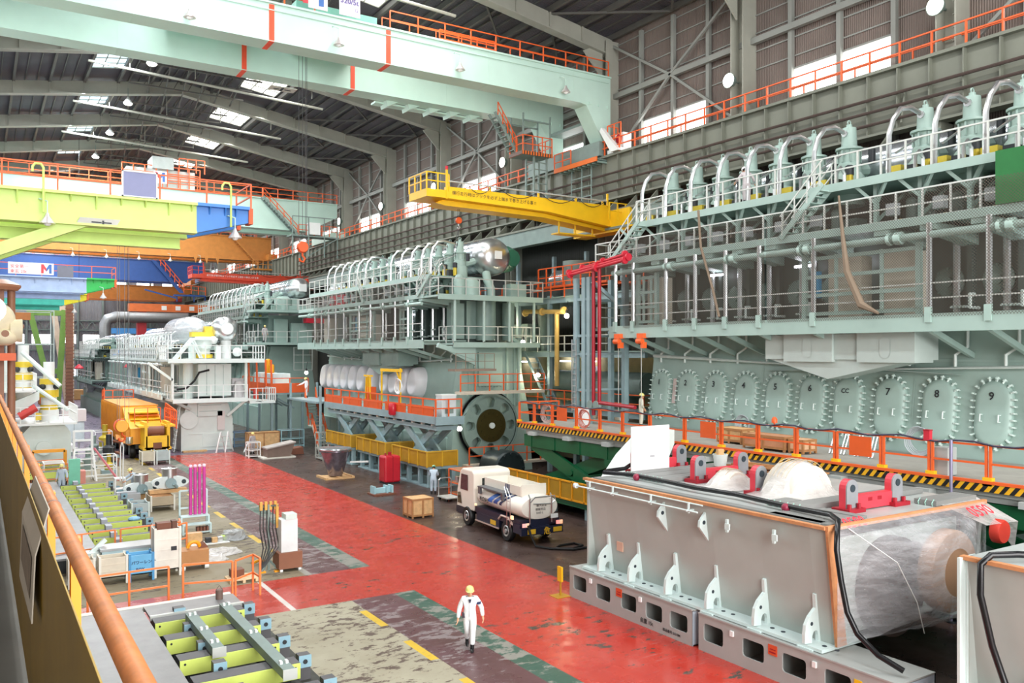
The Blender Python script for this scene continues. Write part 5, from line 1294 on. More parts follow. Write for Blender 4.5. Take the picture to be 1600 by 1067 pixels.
rackbox('steel_rack', 'white frame stand behind the ladder platform', 6.4, 7.7, 60.5, 62, 1.5, white, None, 'rack', 3)
rackbox('steel_rack', 'low white rack with grey shelf left of the ladder platform', 3.5, 4.6, 60, 61.5, 1.3, white, silver, 'rack', 3)
t = thing('storage_cabinet', 'tall pale blue cabinet with a pinkish top box, left of the transporter', 'cabinet', (7.5, 87.6, 0))
part('body', G().box(-.85, .85, -.6, .6, 0, 1.9), M('cabinet_pale_blue', 'cfdde0', .4), t, bevel=.03); part('top_box', G().box(-1.0, 1.0, -.7, .7, 1.9, 3.0), M('cabinet_blush', 'e2d8d6', .45), t); part('door_gap', G().box(-.02, .02, -.62, -.6, .1, 1.85), steelg, t)
t = thing('ladder_platform', 'white mobile ladder platform with a red and white bar', 'ladder', (5.75, 60.5, 0))
g = G()
for x in (-.7, .7):
    g.bar((x, -.6, 0), (x * .75, -.1, 2.0), .1); g.bar((x * .75, .6, 0), (x * .75, .6, 3.2), .08); g.bar((x * .75, -.1, 2.0), (x * .75, -.1, 3.2), .08)
for z in (2.0, 2.6, 3.2): g.bar((-.52, -.1, z), (.52, -.1, z), .07); g.bar((-.52, .6, z), (.52, .6, z), .07)
for k in range(5): g.bar((-.65 + k * .03, -.5 + k * .1, .35 + k * .36), (.65 - k * .03, -.5 + k * .1, .35 + k * .36), .07)
part('frame', g, white, t); part('platform', G().box(-.55, .55, -.1, .6, 1.95, 2.05), silver, t)
part('bar', G().bar((.6, -.2, 2.1), (1.9, -1.2, .05), .1), M('bar_red_white', 'd9808a', .5), t)
for k, (x, y, s_) in enumerate(((8.6, 72, 1.0), (8.0, 76, .8), (9.2, 79.5, 1.1), (6.2, 76.5, .9), (8.3, 67.5, .7), (6.6, 66.5, .8), (7.6, 63.5, .7), (5.6, 64.5, .6))):
    names = ['dark machine pump left of the transporter', 'grey machine unit by the pale cabinet', 'brass-topped machine left of the transporter', 'grey pump beside the small white engine', 'low green pump skid left of the transporter wheels', 'silver pump unit near the white frame stand', 'small pump on the floor behind the ladder platform', 'small motor beside the ladder platform']
    t = thing('pump_unit', names[k], 'pump', (x, y, 0))
    part('base', G().box(-.7 * s_, .7 * s_, -.5 * s_, .5 * s_, 0, .25), steelg if k % 2 else bluegrey, t)
    part('casing', G().lathe([(.4 * s_, .25), (.45 * s_, .9 * s_), (.2 * s_, 1.1 * s_), (.2 * s_, 1.9 * s_)], (0, 0, 0), 'Z', 14), (dark, steelg, olive, white)[k % 4], t, True)
    part('pipe', G().tube([(.4 * s_, 0, .5), (.8 * s_, 0, .5), (.8 * s_, 0, 1.2 * s_), (.3 * s_, 0, 1.4 * s_)], .09, 8), (rust, silver)[k % 2], t, True)

# ------------------------------------------------------------------ far end: portal crane legs, posts
def leg(name, label, mat, pts, r): 
    g = G()
    for p, q in pts: g.bar(p, q, r)
    return solo(name, g, mat, label, 'crane leg')
leg('portal_crane', 'green splayed crane legs near the far wall', M('leg_green', '7aa64e', .5), [((6.3, 140, 14.5), (9.6, 140, 0)), ((10.8, 140.2, 14.5), (9.9, 140.2, 0)), ((6.3, 140.4, 14), (10.8, 140.4, 14)), ((8.5, 140.4, 5.5), (10.2, 140.4, 5.5))], .75)
leg('portal_crane', 'pale beige splayed crane legs near the far wall', M('leg_beige', 'cdb8a4', .5), [((10.0, 150, 15.4), (12.0, 150, 0)), ((12.5, 150.2, 15.4), (12.5, 150.2, 0)), ((9.8, 150.4, 15.2), (12.8, 150.4, 15.2)), ((11.3, 150.4, 5), (12.5, 150.4, 5))], .8)
g = G(); g.box(10.7, 11.6, 136, 136.9, 0, 15.2)
for k in range(29): g.box(10.55, 11.75, 135.9, 136, .5 + k * .5, .62 + k * .5)
solo('mast', g, brown, 'brown banded mast rising in front of the far wall', 'mast')
g = G(); g.box(22.2, 23.6, 150, 151.2, 0, 15); g.box(21, 40, 149.8, 151.4, 15, 16.3)
for k in range(5): g.lathe([(.4, 0), (.4, .1)], (26 + k * 2.4, 149.7, 15.6), 'Y', 8)
t = thing('portal_gantry', 'red portal frame with an orange beam near the far wall', 'portal frame', (22.9, 150.6, 0))
part('leg', G().box(-.7, .7, -.6, .6, 0, 15), M('portal_red', 'b02a34', .5), t); part('beam', G().box(-2, 13.5, -.8, .8, 15, 16.3), M('beam_orange', 'd9703a', .5), t)
g = G()
for k in range(5): g.box(3.0 + k * 2.2, 3.8 + k * 2.2, -.85, -.8, 15.3, 16)
part('light_panel', g, white, t)
g = G(); g.bar((20.4, 170, 0), (22, 170, 11.8), .9); g.bar((20.5, 170, 12.2), (36, 170, 12.2), 1.0)
solo('portal_gantry', g, M('portal_blue', '4a94d6', .5), 'light blue portal frame before the far wall windows', 'portal frame')
g = G(); g.box(3.2, 4.0, 130, 130.8, 0, 13.5); g.box(-5, 6.0, 129.8, 131, 12.6, 13.6); solo('portal_gantry', g, M('portal_ochre', 'b9743e', .5), 'ochre post and beam behind the green crane legs', 'portal frame')
g = G(); g.box(22, 38, 186, 188, 18.8, 20.6); solo('far_beam', g, M('beam_crimson', 'a83a44', .5), 'crimson beam crossing below the ochre crane at the far end', 'beam')
for k, (x, y, lab) in enumerate(((9.8, 108, 'red lamp hanging before the far wall by the beige legs'), (15.5, 112, 'red lamp hanging before the far wall by the brown mast'))):
    t = thing('hanging_lamp', lab, 'lamp', (x, y, 6.4)); part('shade', G().lathe([(.1, .5), (.5, .1), (.5, 0)], (0, 0, 0), 'Z', 12), red, t, True); part('cord', G().bar((0, 0, .5), (0, 0, 26.4), .04), dark, t)
solo('lit_doorway', G().box(15.2, 16.9, 189.7, 190.02, 3.1, 4.9), emitmat('doorway_glow', (.82, .9, 1), 3.5), 'bright white lit doorway at the far end behind the mast', 'doorway')  # glowing slab stands in for a lit doorway
crate('packing_case', 'orange crate by the far wall left of the beige legs', 8.2, 10.8, 152, 155, 0, 1.8, M('crate_orange', 'c8643c', .6))
crate('packing_case', 'ochre flat case on the floor at the far end of the aisle', 13.6, 17.2, 163, 167, 0, 1.7, M('crate_ochre', 'b28c5a', .6))
crate('packing_case', 'pinkish packing case right of the far flat case', 15.2, 17.4, 145, 148, 0, 1.4, M('crate_pink', 'b79c98', .6))

# ------------------------------------------------------------------ test stand between the two big engines
ts = thing('test_stand', 'dark multi-level steel stand with galleries between the two big engines', 'steel stand', (35, 50, 0))
g = G()
for x in (33.6, 36.8):
    for y in (40, 44, 48, 52, 57, 62): g.box(x - .13, x + .13, y - .13, y + .13, 0, 15.5 if x > 35 else 12.2)
for z in (4.6, 8.3, 12.0):
    for x in (33.6, 36.8): g.box(x - .1, x + .1, 38, 62, z - .35, z)
part('post_frame', g, bluegrey, ts, world=True)
for z in (4.6, 8.3, 12.0):
    g = G(); g.box(33.4, 37.0, 38, 62, z, z + .08); part('deck', g, engd, ts, world=True)
    g = G(); g.rail([(33.4, 62, z), (33.4, 38, z), (37, 38, z)], 1.1, 1.6, .055); part('railing', g, orange if z != 8.3 else galv, ts, world=True)
part('back_panel', G().box(36.9, 37.0, 40, 62, 4.7, 8.2), M('panel_lamplit_beige', 'ddcf9c', .6), ts, world=True)  # beige brightened and warmed, lamplight put into the colour
part('lower_panel', G().box(36.9, 37.0, 36, 60, .5, 4.4), M('panel_shaded_beige', '8f866c', .6), ts, world=True)  # duller copy of the beige, shade put into the colour
g = G(); g.stair((33.2, 47.0, 4.6), (33.2, 50.0, 8.3), (1, 0, 0), .8, 10); g.stair((33.2, 54.5, 8.3), (33.2, 57.5, 12), (1, 0, 0), .8, 10); part('stair', g, bluegrey, ts, world=True)
g = G(); g.cyl((33.2, 50.5, 11.2), (33.2, 45.8, 11.0), .16, 10); g.cyl((33.2, 46.6, 11.0), (33.2, 46.6, 6), .16, 10)
for y in (50.5, 45.8, 48.4): g.lathe([(.26, -.08), (.26, .08)], (33.2, y, 11.1), 'Y', 10)
part('ochre_pipe', g, M('pipe_ochre', 'c2a058', .4), ts, True, world=True)
g = G(); g.lathe([(1.0, 0), (1.0, 2.5)], (35.2, 47, 12.1), 'Z', 14); g.lathe([(.9, 0), (.5, -4)], (35.2, 50.5, 12.0), 'Z', 14); g.box(34, 36.5, 42, 45, 4.7, 6.4); g.box(34.4, 36.4, 52, 55, 8.4, 10.4); g.lathe([(.8, 40), (.8, 50)], (35.6, 0, 6.2), 'Y', 14)
part('equipment', g, steelg, ts, True, world=True)
t = thing('green_drum', 'dark green drum end in the dark gallery beyond the yellow crane', 'drum', (35.8, 47.3, 13.2))
part('drum', G().lathe([(1.0, 0), (1.05, .1), (1.05, 2.6)], (0, 0, 0), 'Y', 24), wrap, t, True); part('end_plate', G().lathe([(.2, -.1), (1.08, -.1), (1.08, 0)], (0, 0, 0), 'Y', 24), M('drum_green', '1f6450', .45), t, True)
g = G(); g.rail([(34.0, 43, 12.9), (34.0, 50, 12.9)], 1.3, 1, .07); g.box(33.8, 37, 42, 50, 12.75, 12.9); solo('gallery_section', g, orange, 'orange railed gallery in front of the green drum', 'gallery')
for k, (x, y, z, lab) in enumerate(((33.0, 52.8, 10.7, 'glowing lamp at the left end of the ochre pipe'), (33.0, 45.2, 10.7, 'glowing lamp at the right end of the ochre pipe'), (33.0, 48.6, 6.7, 'glowing lamp in front of the warm beige wall panels'), (26.0, 47.2, 3.4, 'glowing lamp left of the flywheel'), (25.5, 75.4, 6.4, 'glowing lamp under red hoses at the far end of the grey lift'), (32.8, 50.2, 9.0, 'small glowing lamp near the stand stair'))):
    t = thing('work_lamp', lab, 'lamp', (x, y, z)); part('bulb', G().ball((0, 0, 0), .17, n=10, m=6), lampm, t, True); bulb(t, (-.3, 0, -.1), 260 if k in (0, 1, 2, 5) else 60, (1, .88, .6)); part('cage', G().lathe([(.08, .15), (.1, .3), (.05, .4)], (0, 0, 0), 'Z', 8), dark, t, True)
    part('cord', G().bar((0, 0, .4), (.1 if k != 3 else .5, 0, 1.0), .03), dark, t)
for k, (y, z) in enumerate(((49.5, 7.6), (46.5, 7.6), (55, 7.5), (47, 3.9), (43.8, 3.9), (52, 3.9))):
    solo('tube_light', G().box(36.4, 36.5, y, y + 1.2, z, z + .08), tubem, 'fluorescent tube in the stand between the big engines, %s' % (['near the sign', 'right of the sign', 'behind the flywheel engine', 'low down on the right', 'lowest at the far right', 'low behind the stair'][k]), 'tube light')
t = solo('notice', G().box(36.8, 36.88, 46.6, 47.3, 6.2, 7.3), white, 'white notice with a black mark on the warm beige wall panels', 'sign'); part('black_mark', G().lathe([(.18, 0), (.18, .02)], (36.78, 46.95, 6.7), 'X', 10), ink, t, world=True)
g = G(); g.lathe([(1.0, 0), (1.1, .1), (1.1, 1.0), (.95, 1.05), (.95, 2.2)], (27.6, 43.6, 1.15), 'Y', 28)
for k in range(12): a = 2 * pi * k / 12; g.cyl((27.6 + .9 * cos(a), 43.5, 1.15 + .9 * sin(a)), (27.6 + .9 * cos(a), 43.65, 1.15 + .9 * sin(a)), .08, 6)
g.box(26.7, 28.5, 43.8, 45.6, 0, .4); solo('gear_drum', g, M('drum_dark', '2f3a3c', .35, .3), 'dark steel drum lying on the floor below the flywheel', 'drum', smooth=True)
# ------------------------------------------------------------------ bedplate blocks in the foreground
bed = M('bedplate_grey', 'b4bdb8', .42, var=.05, scale=.6); bedl = M('bracket_pale', 'd6e6e4', .4, var=.03)
brk_edge = M('edge_timber', 'c98a5c', .7, var=.15, scale=4); slat = M('slat_grey', '858785', .55)
jigred = M('jig_red', 'd8404e', .4); hole = M('hole_dark', '2d3a42', .6)
film = plasticmat('plastic_film', 'e9e9ee', .3); tent = plasticmat('plastic_tent', 'f2f0ee', .52)
def holed(g, cells, holes, x, depth=.04):
    """plate in the plane x with rounded window openings; cells (y0,y1,z0,z1), holes (yc,zc,hw,hh,r)"""
    for (y0, y1, z0, z1), (yc, zc, hw, hh, r) in zip(cells, holes):
        hp = []
        for cx, cz, a0 in ((hw - r, hh - r, 0), (-hw + r, hh - r, 90), (-hw + r, -hh + r, 180), (hw - r, -hh + r, 270)):
            for k in range(4): a = radians(a0 + k * 30); hp.append((yc + cx + r * cos(a), zc + cz + r * sin(a)))
        op = []
        for py, pz in hp:
            dy, dz = py - yc, pz - zc
            t = min(((y1 - yc) if dy > 0 else (yc - y0)) / max(abs(dy), 1e-6), ((z1 - zc) if dz > 0 else (zc - z0)) / max(abs(dz), 1e-6)); op.append((yc + dy * t, zc + dz * t))
        # snap nearest outer points to the corners
        for cn in ((y1, z1), (y0, z1), (y0, z0), (y1, z0)): op[min(range(16), key=lambda q: math.dist(op[q], cn))] = cn
        N = 16
        for xx, flip in ((x, 0), (x + depth, 1)):
            o = len(g.v); g.v += [(xx, p[0], p[1]) for p in op] + [(xx, p[0], p[1]) for p in hp]
            for k in range(N):
                q = (o + k, o + (k + 1) % N, o + N + (k + 1) % N, o + N + k); g.f.append(q if not flip else q[::-1]); g.mi.append(g.m)
        o = len(g.v); g.v += [(xx, p[0], p[1]) for p in hp for xx in (x, x + depth)]
        for k in range(N): g.f.append((o + 2 * k, o + 2 * ((k + 1) % N), o + 2 * ((k + 1) % N) + 1, o + 2 * k + 1)); g.mi.append(g.m)
def support(name, label, y0, y1, hys, x0=17.0, words=()):
    hys = sorted(hys)
    t = thing(name, label, 'support beam', (x0 + .7, (y0 + y1) / 2, 0))
    g = G(); b = [y0] + [(p + q) / 2 for p, q in zip(hys, hys[1:])] + [y1]
    holed(g, [(p, q, 0, 1.0) for p, q in zip(b, b[1:])], [(h, .55, .36, .24, .09) for h in hys], x0)
    part('front_plate', g, greybox, t, world=True)
    g = G(); g.box(x0 + .04, x0 + 1.4, y0, y1, .97, 1.02); g.box(x0 + .04, x0 + 1.4, y0, y1, 0, .04); g.box(x0 + 1.36, x0 + 1.4, y0, y1, 0, 1); g.box(x0 + .04, x0 + 1.36, y1 - .04, y1, 0, 1); g.box(x0 - .02, x0 + .06, y0, y1, 1.0, 1.04)
    for p in b[1:-1]: g.box(x0 + .04, x0 + 1.36, p - .02, p + .02, 0, .97)
    part('box_frame', g, greybox, t, world=True)
    g = G(); holed(g, [(x0 + .02, x0 + 1.4, .0, .98)], [(x0 + .7, .55, .36, .26, .12)], 0)
    g.v = [(p[1], y0 + p[0], p[2]) for p in g.v]; part('end_plate', g, M('end_plate_blue', 'b4c4d0', .45), t, world=True)
    g = G()
    for k, h in enumerate(b[1:-1]):
        if k % 2 == 1: g.box(x0 - .05, x0, h - .05, h + .06, .72, .86)
    part('lug', g, white, t, world=True)
    for s, size, y, z in words:
        g = G(); text(g, s, size, (x0 - .004, y, z), (0, -1, 0), (0, 0, 1), .006, True); part('lettering', g, ink, t, world=True)
    return t
st = support('support_beam', 'grey box beam with five window holes and black lettering under the big bedplate', 17.3, 23.12, [22.55, 21.3, 20.05, 18.9, 17.85], words=(('自重 15t', .16, 19.5, .13), ('部品番号 E/S10M', .1, 18.5, .13)))
support('support_beam', 'grey box beam with window holes right of the lettered one, under the big bedplate', 11.0, 17.05, [16.5, 15.1, 13.8, 12.55, 11.5], words=(('E/S', .16, 11.4, .2),))
for y, lab in ((20.5, 'red-orange label on the lettered support beam'), (14.45, 'red-orange label on the right support beam')):
    t = solo('paper_label', G().box(16.985, 16.998, y - .14, y + .14, .62, .88), M('label_red', 'd8552e', .6), lab, 'label'); part('print', G().box(16.98, 16.985, y - .1, y + .1, .68, .71).box(16.98, 16.985, y - .1, y + .08, .76, .78), redd, t, world=True)
t = solo('paper_label', G().box(16.985, 16.998, 11.9, 12.1, .55, .8), yellow, 'small yellow label on the right support beam near its end', 'label'); part('print', G().box(16.98, 16.985, 11.95, 12.05, .6, .7), ink, t, world=True)
solo('paper_label', G().box(17.56, 17.6, 21.0, 21.3, 1.85, 2.15), M('label_pinkish', 'd9b09a', .6), 'small framed paper label stuck on the bedplate side', 'label')
t = thing('yellow_sign_post', 'small yellow post sign on the red floor at the beam corner', 'sign', (16.75, 23.3, 0)); part('post', G().bar((0, 0, 0), (0, 0, .95), .05), yellowd, t); part('plate', G().box(-.05, .02, -.12, .12, .5, 1.0), yellow, t); part('foot', G().box(-.3, .25, -.25, .25, 0, .02), yellowd, t)

def bedplate(name, label, y0, y1, bys, lugs):
    t = thing(name, label, 'bedplate', (20.8, (y0 + y1) / 2, 1.04))
    xt, xb, x2 = 17.35, 17.75, 24.3
    g = G()
    # side wall folded in shallow panels
    ys = [y1] + bys[::1] + [y0]; ys = sorted(set(ys), reverse=True)
    g.prism([(xt, 4.0), (xb, 1.12), (xb + .15, 1.12), (xt + .15, 4.0)], y0, y1)
    for k, (a, b_) in enumerate(zip(ys, ys[1:])):
        o1, o2 = (.01, .05) if k % 2 else (.05, .01)
        g.add([(xt - o1, a, 4.0), (xt - o2, b_, 4.0), (xb - o2, b_, 1.12), (xb - o1, a, 1.12)], [(0, 1, 2, 3)])
    g.prism([(x2, 4.0), (x2 - .4, 1.12), (x2 - .55, 1.12), (x2 - .15, 4.0)], y0, y1)
    g.box(xt, x2, y1 - .08, y1, 1.1, 4.0)
    for yy in ys[1:-1]: g.box(xb + .2, x2 - .6, yy - .05, yy + .05, 1.1, 3.6)
    part('side_wall', g, bed, t, world=True)
    g = G(); g.box(17.15, 18.9, y0, y1, 1.04, 1.12); g.box(22.7, 24.4, y0, y1, 1.04, 1.12)
    for yy in bys: g.box(17.1, 17.6, yy - .25, yy + .2, 1.0, 1.06)
    part('foot_flange', g, bedl, t, world=True)
    g = G()
    for yy in bys:
        for d in (.35, .7): g.lathe([(.06, 0), (.06, .012)], (17.45, yy - d, 1.12), 'Z', 8)
    part('bolt_hole', g, hole, t, world=True)
    g = G(); g.box(xt - .05, x2, y0, y1, 3.97, 4.05); part('top_plate', g, M('top_plate_grey', 'aeb4b2', .4), t, world=True)
    g = G(); g.box(xt - .14, xt + .02, y0 - .02, y1 + .05, 4.0, 4.08); g.box(xt - .1, x2, y0 - .1, y0, 3.98, 4.1); g.prism([(xt - .1, 4.05), (xb - .12, 1.12), (xb + .25, 1.12), (xt + .2, 4.05)], y0 - .08, y0 - .01)
    part('edge_timber', g, brk_edge, t, world=True)
    for yy in bys:
        g = G()
        out = [(.17, 1.2), (.24, 1.18), (.22, .84), (.3, .77), (.42, .66), (.53, .47), (.56, .24), (.56, .03), (.34, .0), (.33, .18), (.29, .27), (.23, .3), (.17, .27), (.14, .16), (.14, 0), (0, 0)]
        out = [(17.78 - dx * 1.2, 1.12 + z) for dx, z in out]
        g.prism(out, yy - .045, yy + .045); part('bracket', g, bedl, t, world=True)
        g = G(); g.lathe([(.05, -.05), (.05, .05)], (17.36, yy, 1.6), 'Y', 10); part('bracket_eye', g, hole, t, world=True)
    for yy in lugs:
        g = G(); g.prism([(17.5, 3.85), (17.4, 3.85), (17.12, 3.55), (17.1, 3.38), (17.5, 2.9)], yy - .04, yy + .04); part('lifting_lug', g, bedl, t, world=True)
        g = G(); g.lathe([(.06, -.045), (.06, .045)], (17.27, yy, 3.5), 'Y', 10); part('lug_eye', g, hole, t, world=True)
    return t
bp = bedplate('bedplate', 'big grey engine bedplate with hooked brackets and a black hose on its top', 13.1, 22.6, [21.7, 20.2, 18.55, 16.9, 15.2, 13.6], [18.85, 17.15])
g = G()
for yy in (16.2, 14.6): g.bar((17.22, yy, 3.75), (17.22, yy, 3.4), .07); g.bar((17.3, yy, 3.58), (17.1, yy - .12, 3.58), .06); g.box(17.08, 17.12, yy - .2, yy - .04, 3.5, 3.66)
part('clip', g, bedl, bp, world=True)
g = G(); g.tube([(17.1, 22.9, 3.78), (17.1, 17.2, 3.78)], .028, 6); g.tube([(17.2, 22.5, 3.98), (17.2, 17.1, 3.98)], .025, 6); g.lathe([(.09, 22.85), (.09, 22.95)], (17.1, 0, 3.78), 'Y', 10)
for yy in (22.2, 21.0, 19.2, 17.6): g.bar((17.35, yy, 3.78), (17.05, yy, 3.78), .05); g.bar((17.15, yy, 3.7), (17.15, yy, 4.0), .05)
part('side_pipe', g, bedl, bp, True, world=True)
g = G(); g.box(17.45, 17.75, 13.4, 22.4, 4.05, 4.1); g.box(18.9, 19.2, 13.3, 14.6, 4.05, 4.12); g.box(17.5, 18.9, 13.15, 15.0, 4.05, 4.1); part('cover_strip', g, slat, bp, world=True)
# grey boards laid across the top
nb = 0
for i, (ya, yb, xa, xb_) in enumerate(((21.7, 22.3, 19.0, 23.6), (21.0, 21.6, 19.0, 23.6), (20.3, 20.9, 19.0, 23.6), (14.6, 15.2, 18.7, 24.0), (15.3, 15.9, 18.7, 19.4), (13.2, 13.9, 22.0, 24.2))):
    pass
boards = [(21.65, 22.3, 18.7, 23.6), (20.95, 21.6, 18.7, 23.6), (20.35, 20.9, 18.7, 23.6), (14.75, 15.35, 18.5, 24.0), (15.4, 15.9, 18.5, 19.3), (13.25, 13.9, 22.2, 24.2)]
wh = ['first from the far end', 'second from the far end', 'third from the far end', 'just beyond the nearest red jig', 'short, beside the big plastic tent', 'at the far corner beside the red writing']
for (ya, yb, xa, xb_), s in zip(boards, wh):
    b = solo('board', G().box(xa, xb_, ya, yb, 4.06, 4.2), slat, 'grey board lying across the bedplate top, ' + s, 'board')
    g = G()
    for k in range(3): g.tube([(xa - .02, ya + .1 + k * .2, 4.06), (xa - .05, ya + .1 + k * .2, 4.14), (xa + .05, ya + .1 + k * .2, 4.23)], .014, 5)
    part('tie', g, M('tie_green', '9fd0c0', .5), b, world=True)
# red lifting jigs
proto = None
jl = ['at the far end, in front of the white sheet', 'second from the far end', 'third from the far end, beside the plastic tent', 'nearest, beside the red writing']
for i, (x, y) in enumerate(((20.7, 22.75), (20.9, 20.0), (20.7, 17.3), (20.6, 14.15))):
    lab = 'red lifting jig on the bedplate, ' + jl[i]
    if proto is None:
        proto = thing('lifting_jig', lab, 'lifting jig', (x, y, 4.06), 'lifting jigs on the bedplate')
        g = G(); g.box(-1.0, 1.0, -.12, .12, .02, .4); part('beam', g, jigred, proto)
        g = G(); g.box(-.3, -.12, -.125, -.1, .22, .32); g.box(.12, .3, -.125, -.1, .22, .32); part('slot', g, redd, proto)
        for s_ in (-1, 1):
            g = G(); out = [(-.24, 0), (.24, 0), (.24, .62)] + [(.24 * cos(a), .62 + .24 * sin(a)) for a in [k * pi / 8 for k in range(1, 8)]] + [(-.24, .62)]
            g.prism([(s_ * 1.0 + a, b) for a, b in out], -.1, .1); lg = part('lug', g, jigred, proto)
            g = G(); g.prism([(s_ * 1.0 + a * .98, b * .995) for a, b in out], -.14, -.1); part('lug_face', g, M('lug_grey', '8b8e92', .5), lg)
            g = G(); g.lathe([(.1, -.16), (.1, -.14), (.06, -.14)], (s_ * 1.0, 0, .62), 'Y', 14); part('lug_hole', g, hole, lg)
            g = G(); g.box(s_ * 1.0 - .35, s_ * 1.0 + .35, -.3, .25, -.01, .1)
            for dx in (-.22, .18): g.cyl((s_ * 1.0 + dx, -.2, .1), (s_ * 1.0 + dx, -.2, .22), .06, 8)
            part('base', g, redd, proto)
    else: copytree(proto, (x, y, 4.06), lab)
# white sheet, timber, pot
t = solo('white_sheet', G().box(19.0, 20.75, 22.25, 22.29, 4.2, 5.72), M('sheet_white', 'f4f3f4', .5, var=.02), 'white upright sheet standing at the far end of the bedplate', 'sheet'); part('print', G().box(19.85, 20.05, 22.24, 22.25, 4.62, 4.7), M('print_grey', 'b4b4b8', .6), t, world=True)
for k in range(7):
    a = R.uniform(-.12, .12); x = 22.6 + .16 * (k % 4); y = 20.9 - k * .12
    g = G(); g.bar((x, y + .6, 4.22 + .03 * k), (x + .25 + a, y - 2.8, 4.22 + .03 * k), .15, .05); solo('timber_batten', g, woodd, 'brown timber batten on the far side of the bedplate top, %s of the loose pile' % ORD[k], 'batten', group='loose battens on the bedplate')
t = thing('bucket', 'pale bucket holding a wood piece on the bedplate behind the second jig', 'bucket', (22.3, 21.3, 4.25)); part('shell', G().lathe([(.2, 0), (.27, .42), (.24, .42), (.2, .1)], (0, 0, 0), 'Z', 16), engw, t, True); part('wood_piece', G().box(-.15, .12, -.06, .06, .15, .6), wood, t)
solo('timber_block', G().prism([(22.6, 4.25), (23.1, 4.25), (22.7, 4.75)], 20.5, 20.6), wood, 'upright wedge of timber beside the bucket', 'timber')
def mound(name, label, c, rx, ry, h, bands):
    t = thing(name, label, 'covered crank', c); rg = []
    n = 30
    for k in range(9):
        f = k / 8; s = (1 - f) ** .9 * .85 + .15 * sqrt(max(0, 1 - f * f)) if k else 1.3; z = h * sin(f * pi / 2) ** 1.15
        rg.append([(rx * s * (1 + (.05 if q % 2 else -.04) * (1 - f) + .03 * sin(5 * q)) * cos(2 * pi * q / n), ry * s * (1 + (.06 if q % 2 else -.03) * (1 - f)) * sin(2 * pi * q / n), z) for q in range(n)])
    part('plastic_cover', G().loft(rg), tent, t, True)
    g = G(); g.lathe([(h * .86, -ry * .55), (h * .9, -ry * .5), (h * .9, ry * .5), (h * .86, ry * .55)], (0, 0, .0), 'Y', 24); part('crank_web', g, M('web_bandage', 'd9d2c6', .6, var=.1), t, True)
    g = G()
    for q in range(5):
        yy = -.3 * ry + q * .15 * ry; g.tube([(h * 1.03 * cos(a) * 1.0, yy, max(.02, h * 1.03 * sin(a))) for a in [pi * (.2 + .6 * k / 10) for k in range(11)]], .012, 4)
    part('tape_band', g, M('tape_tan', 'b5a48a', .6), t)
    return t
mound('covered_crank', 'small plastic-covered crank web between two red jigs', (20.0, 18.7, 4.07), .95, .6, .55, 3)
mound('covered_crank', 'big plastic tent over a crank web on the bedplate top', (20.35, 16.4, 4.07), 1.3, 1.0, 1.05, 5)
for k, (x, y, lab) in enumerate(((18.15, 15.0, 'dark red cap plug beside the black hose near the corner'), (18.4, 21.3, 'dark red cap plug beside the black hose at the far end'))): solo('cap_plug', G().ball((x, y, 4.16), .12, n=12, m=8), M('cap_crimson', '8e2440', .4), lab, 'plug', smooth=True)
g = G(); g.tube([(19.6, 22.9, 4.35), (19.0, 22.6, 4.25), (18.3, 22.75, 4.2), (18.0, 22.5, 4.2), (18.5, 21.6, 4.2), (18.45, 20.2, 4.2), (18.3, 18.6, 4.2), (18.45, 17.0, 4.2), (18.25, 15.5, 4.2), (18.15, 14.5, 4.2), (18.0, 13.5, 4.24), (17.7, 13.05, 4.2), (17.35, 12.82, 4.0), (17.2, 12.72, 3.6), (17.2, 12.6, 2.9), (17.22, 12.45, 2.2), (17.25, 12.2, 1.75), (17.3, 11.7, 1.4), (17.5, 11.2, 1.16)], .07, 10)
solo('black_hose', g, M('hose_black', '15161a', .25), 'thick black hose running along the big bedplate and down its end', 'hose', smooth=True)
# plastic film over the open end with the crankshaft flange
DC = (20.85, 2.75)
t = thing('crankshaft', 'crankshaft end with a round wood-faced flange under plastic film', 'crankshaft', (DC[0], 12.4, DC[1]))
g = G(); g.lathe([(.55, 15), (.55, 12.3)], (DC[0], 0, DC[1]), 'Y', 24); g.lathe([(1.3, 13.2), (1.3, 13.7)], (DC[0] - .5, 0, DC[1] - .6), 'Y', 24); part('shaft', g, M('shaft_brown', '4e403a', .45, .2), t, True, world=True)
g = G(); g.lathe([(1.0, 11.95), (1.04, 12.0), (1.04, 12.3), (1.0, 12.35)], (DC[0], 0, DC[1]), 'Y', 40); part('flange', g, M('flange_wood', 'a37e62', .4, var=.06), t, True, world=True)
part('inner_wall', G().box(17.8, 24, 13.6, 13.7, 1.2, 3.9), M('inner_wall_shaded', '4c4442', .6), t, world=True)  # dark brown tone paints the shade inside the open end
n = 48; rings = []
for k in range(9):
    f = k / 8; ring = []
    for q in range(n):
        a = 2 * pi * q / n; cx, cz = cos(a), sin(a)
        m_ = max(abs(cx), abs(cz)); rx, rz = cx / m_, cz / m_
        px_, pz_ = 20.9 + rx * (3.3 if rx < 0 else 3.35), 2.58 + rz * 1.47
        ff = f ** .8; sag = .25 * sin(pi * f) * (1 if cz < 0 else .1)
        x = px_ * (1 - ff) + (DC[0] + 1.09 * cx) * ff; z = pz_ * (1 - ff) + (DC[1] + 1.09 * cz) * ff
        wr = .05 * sin(pi * f) * (sin(7 * a + 2 * k) + .6 * sin(15 * a))
        ring.append((x + cx * wr, 13.0 - 1.1 * f, z + cz * wr - sag * .5))
    rings.append(ring)
rings.append([(DC[0] + .6 * cos(2 * pi * q / n), 11.86, DC[1] + .6 * sin(2 * pi * q / n)) for q in range(n)])
t = solo('plastic_film', G().loft(rings, False), film, 'clear wrinkled plastic film stretched over the open bedplate end', 'plastic film', smooth=True)
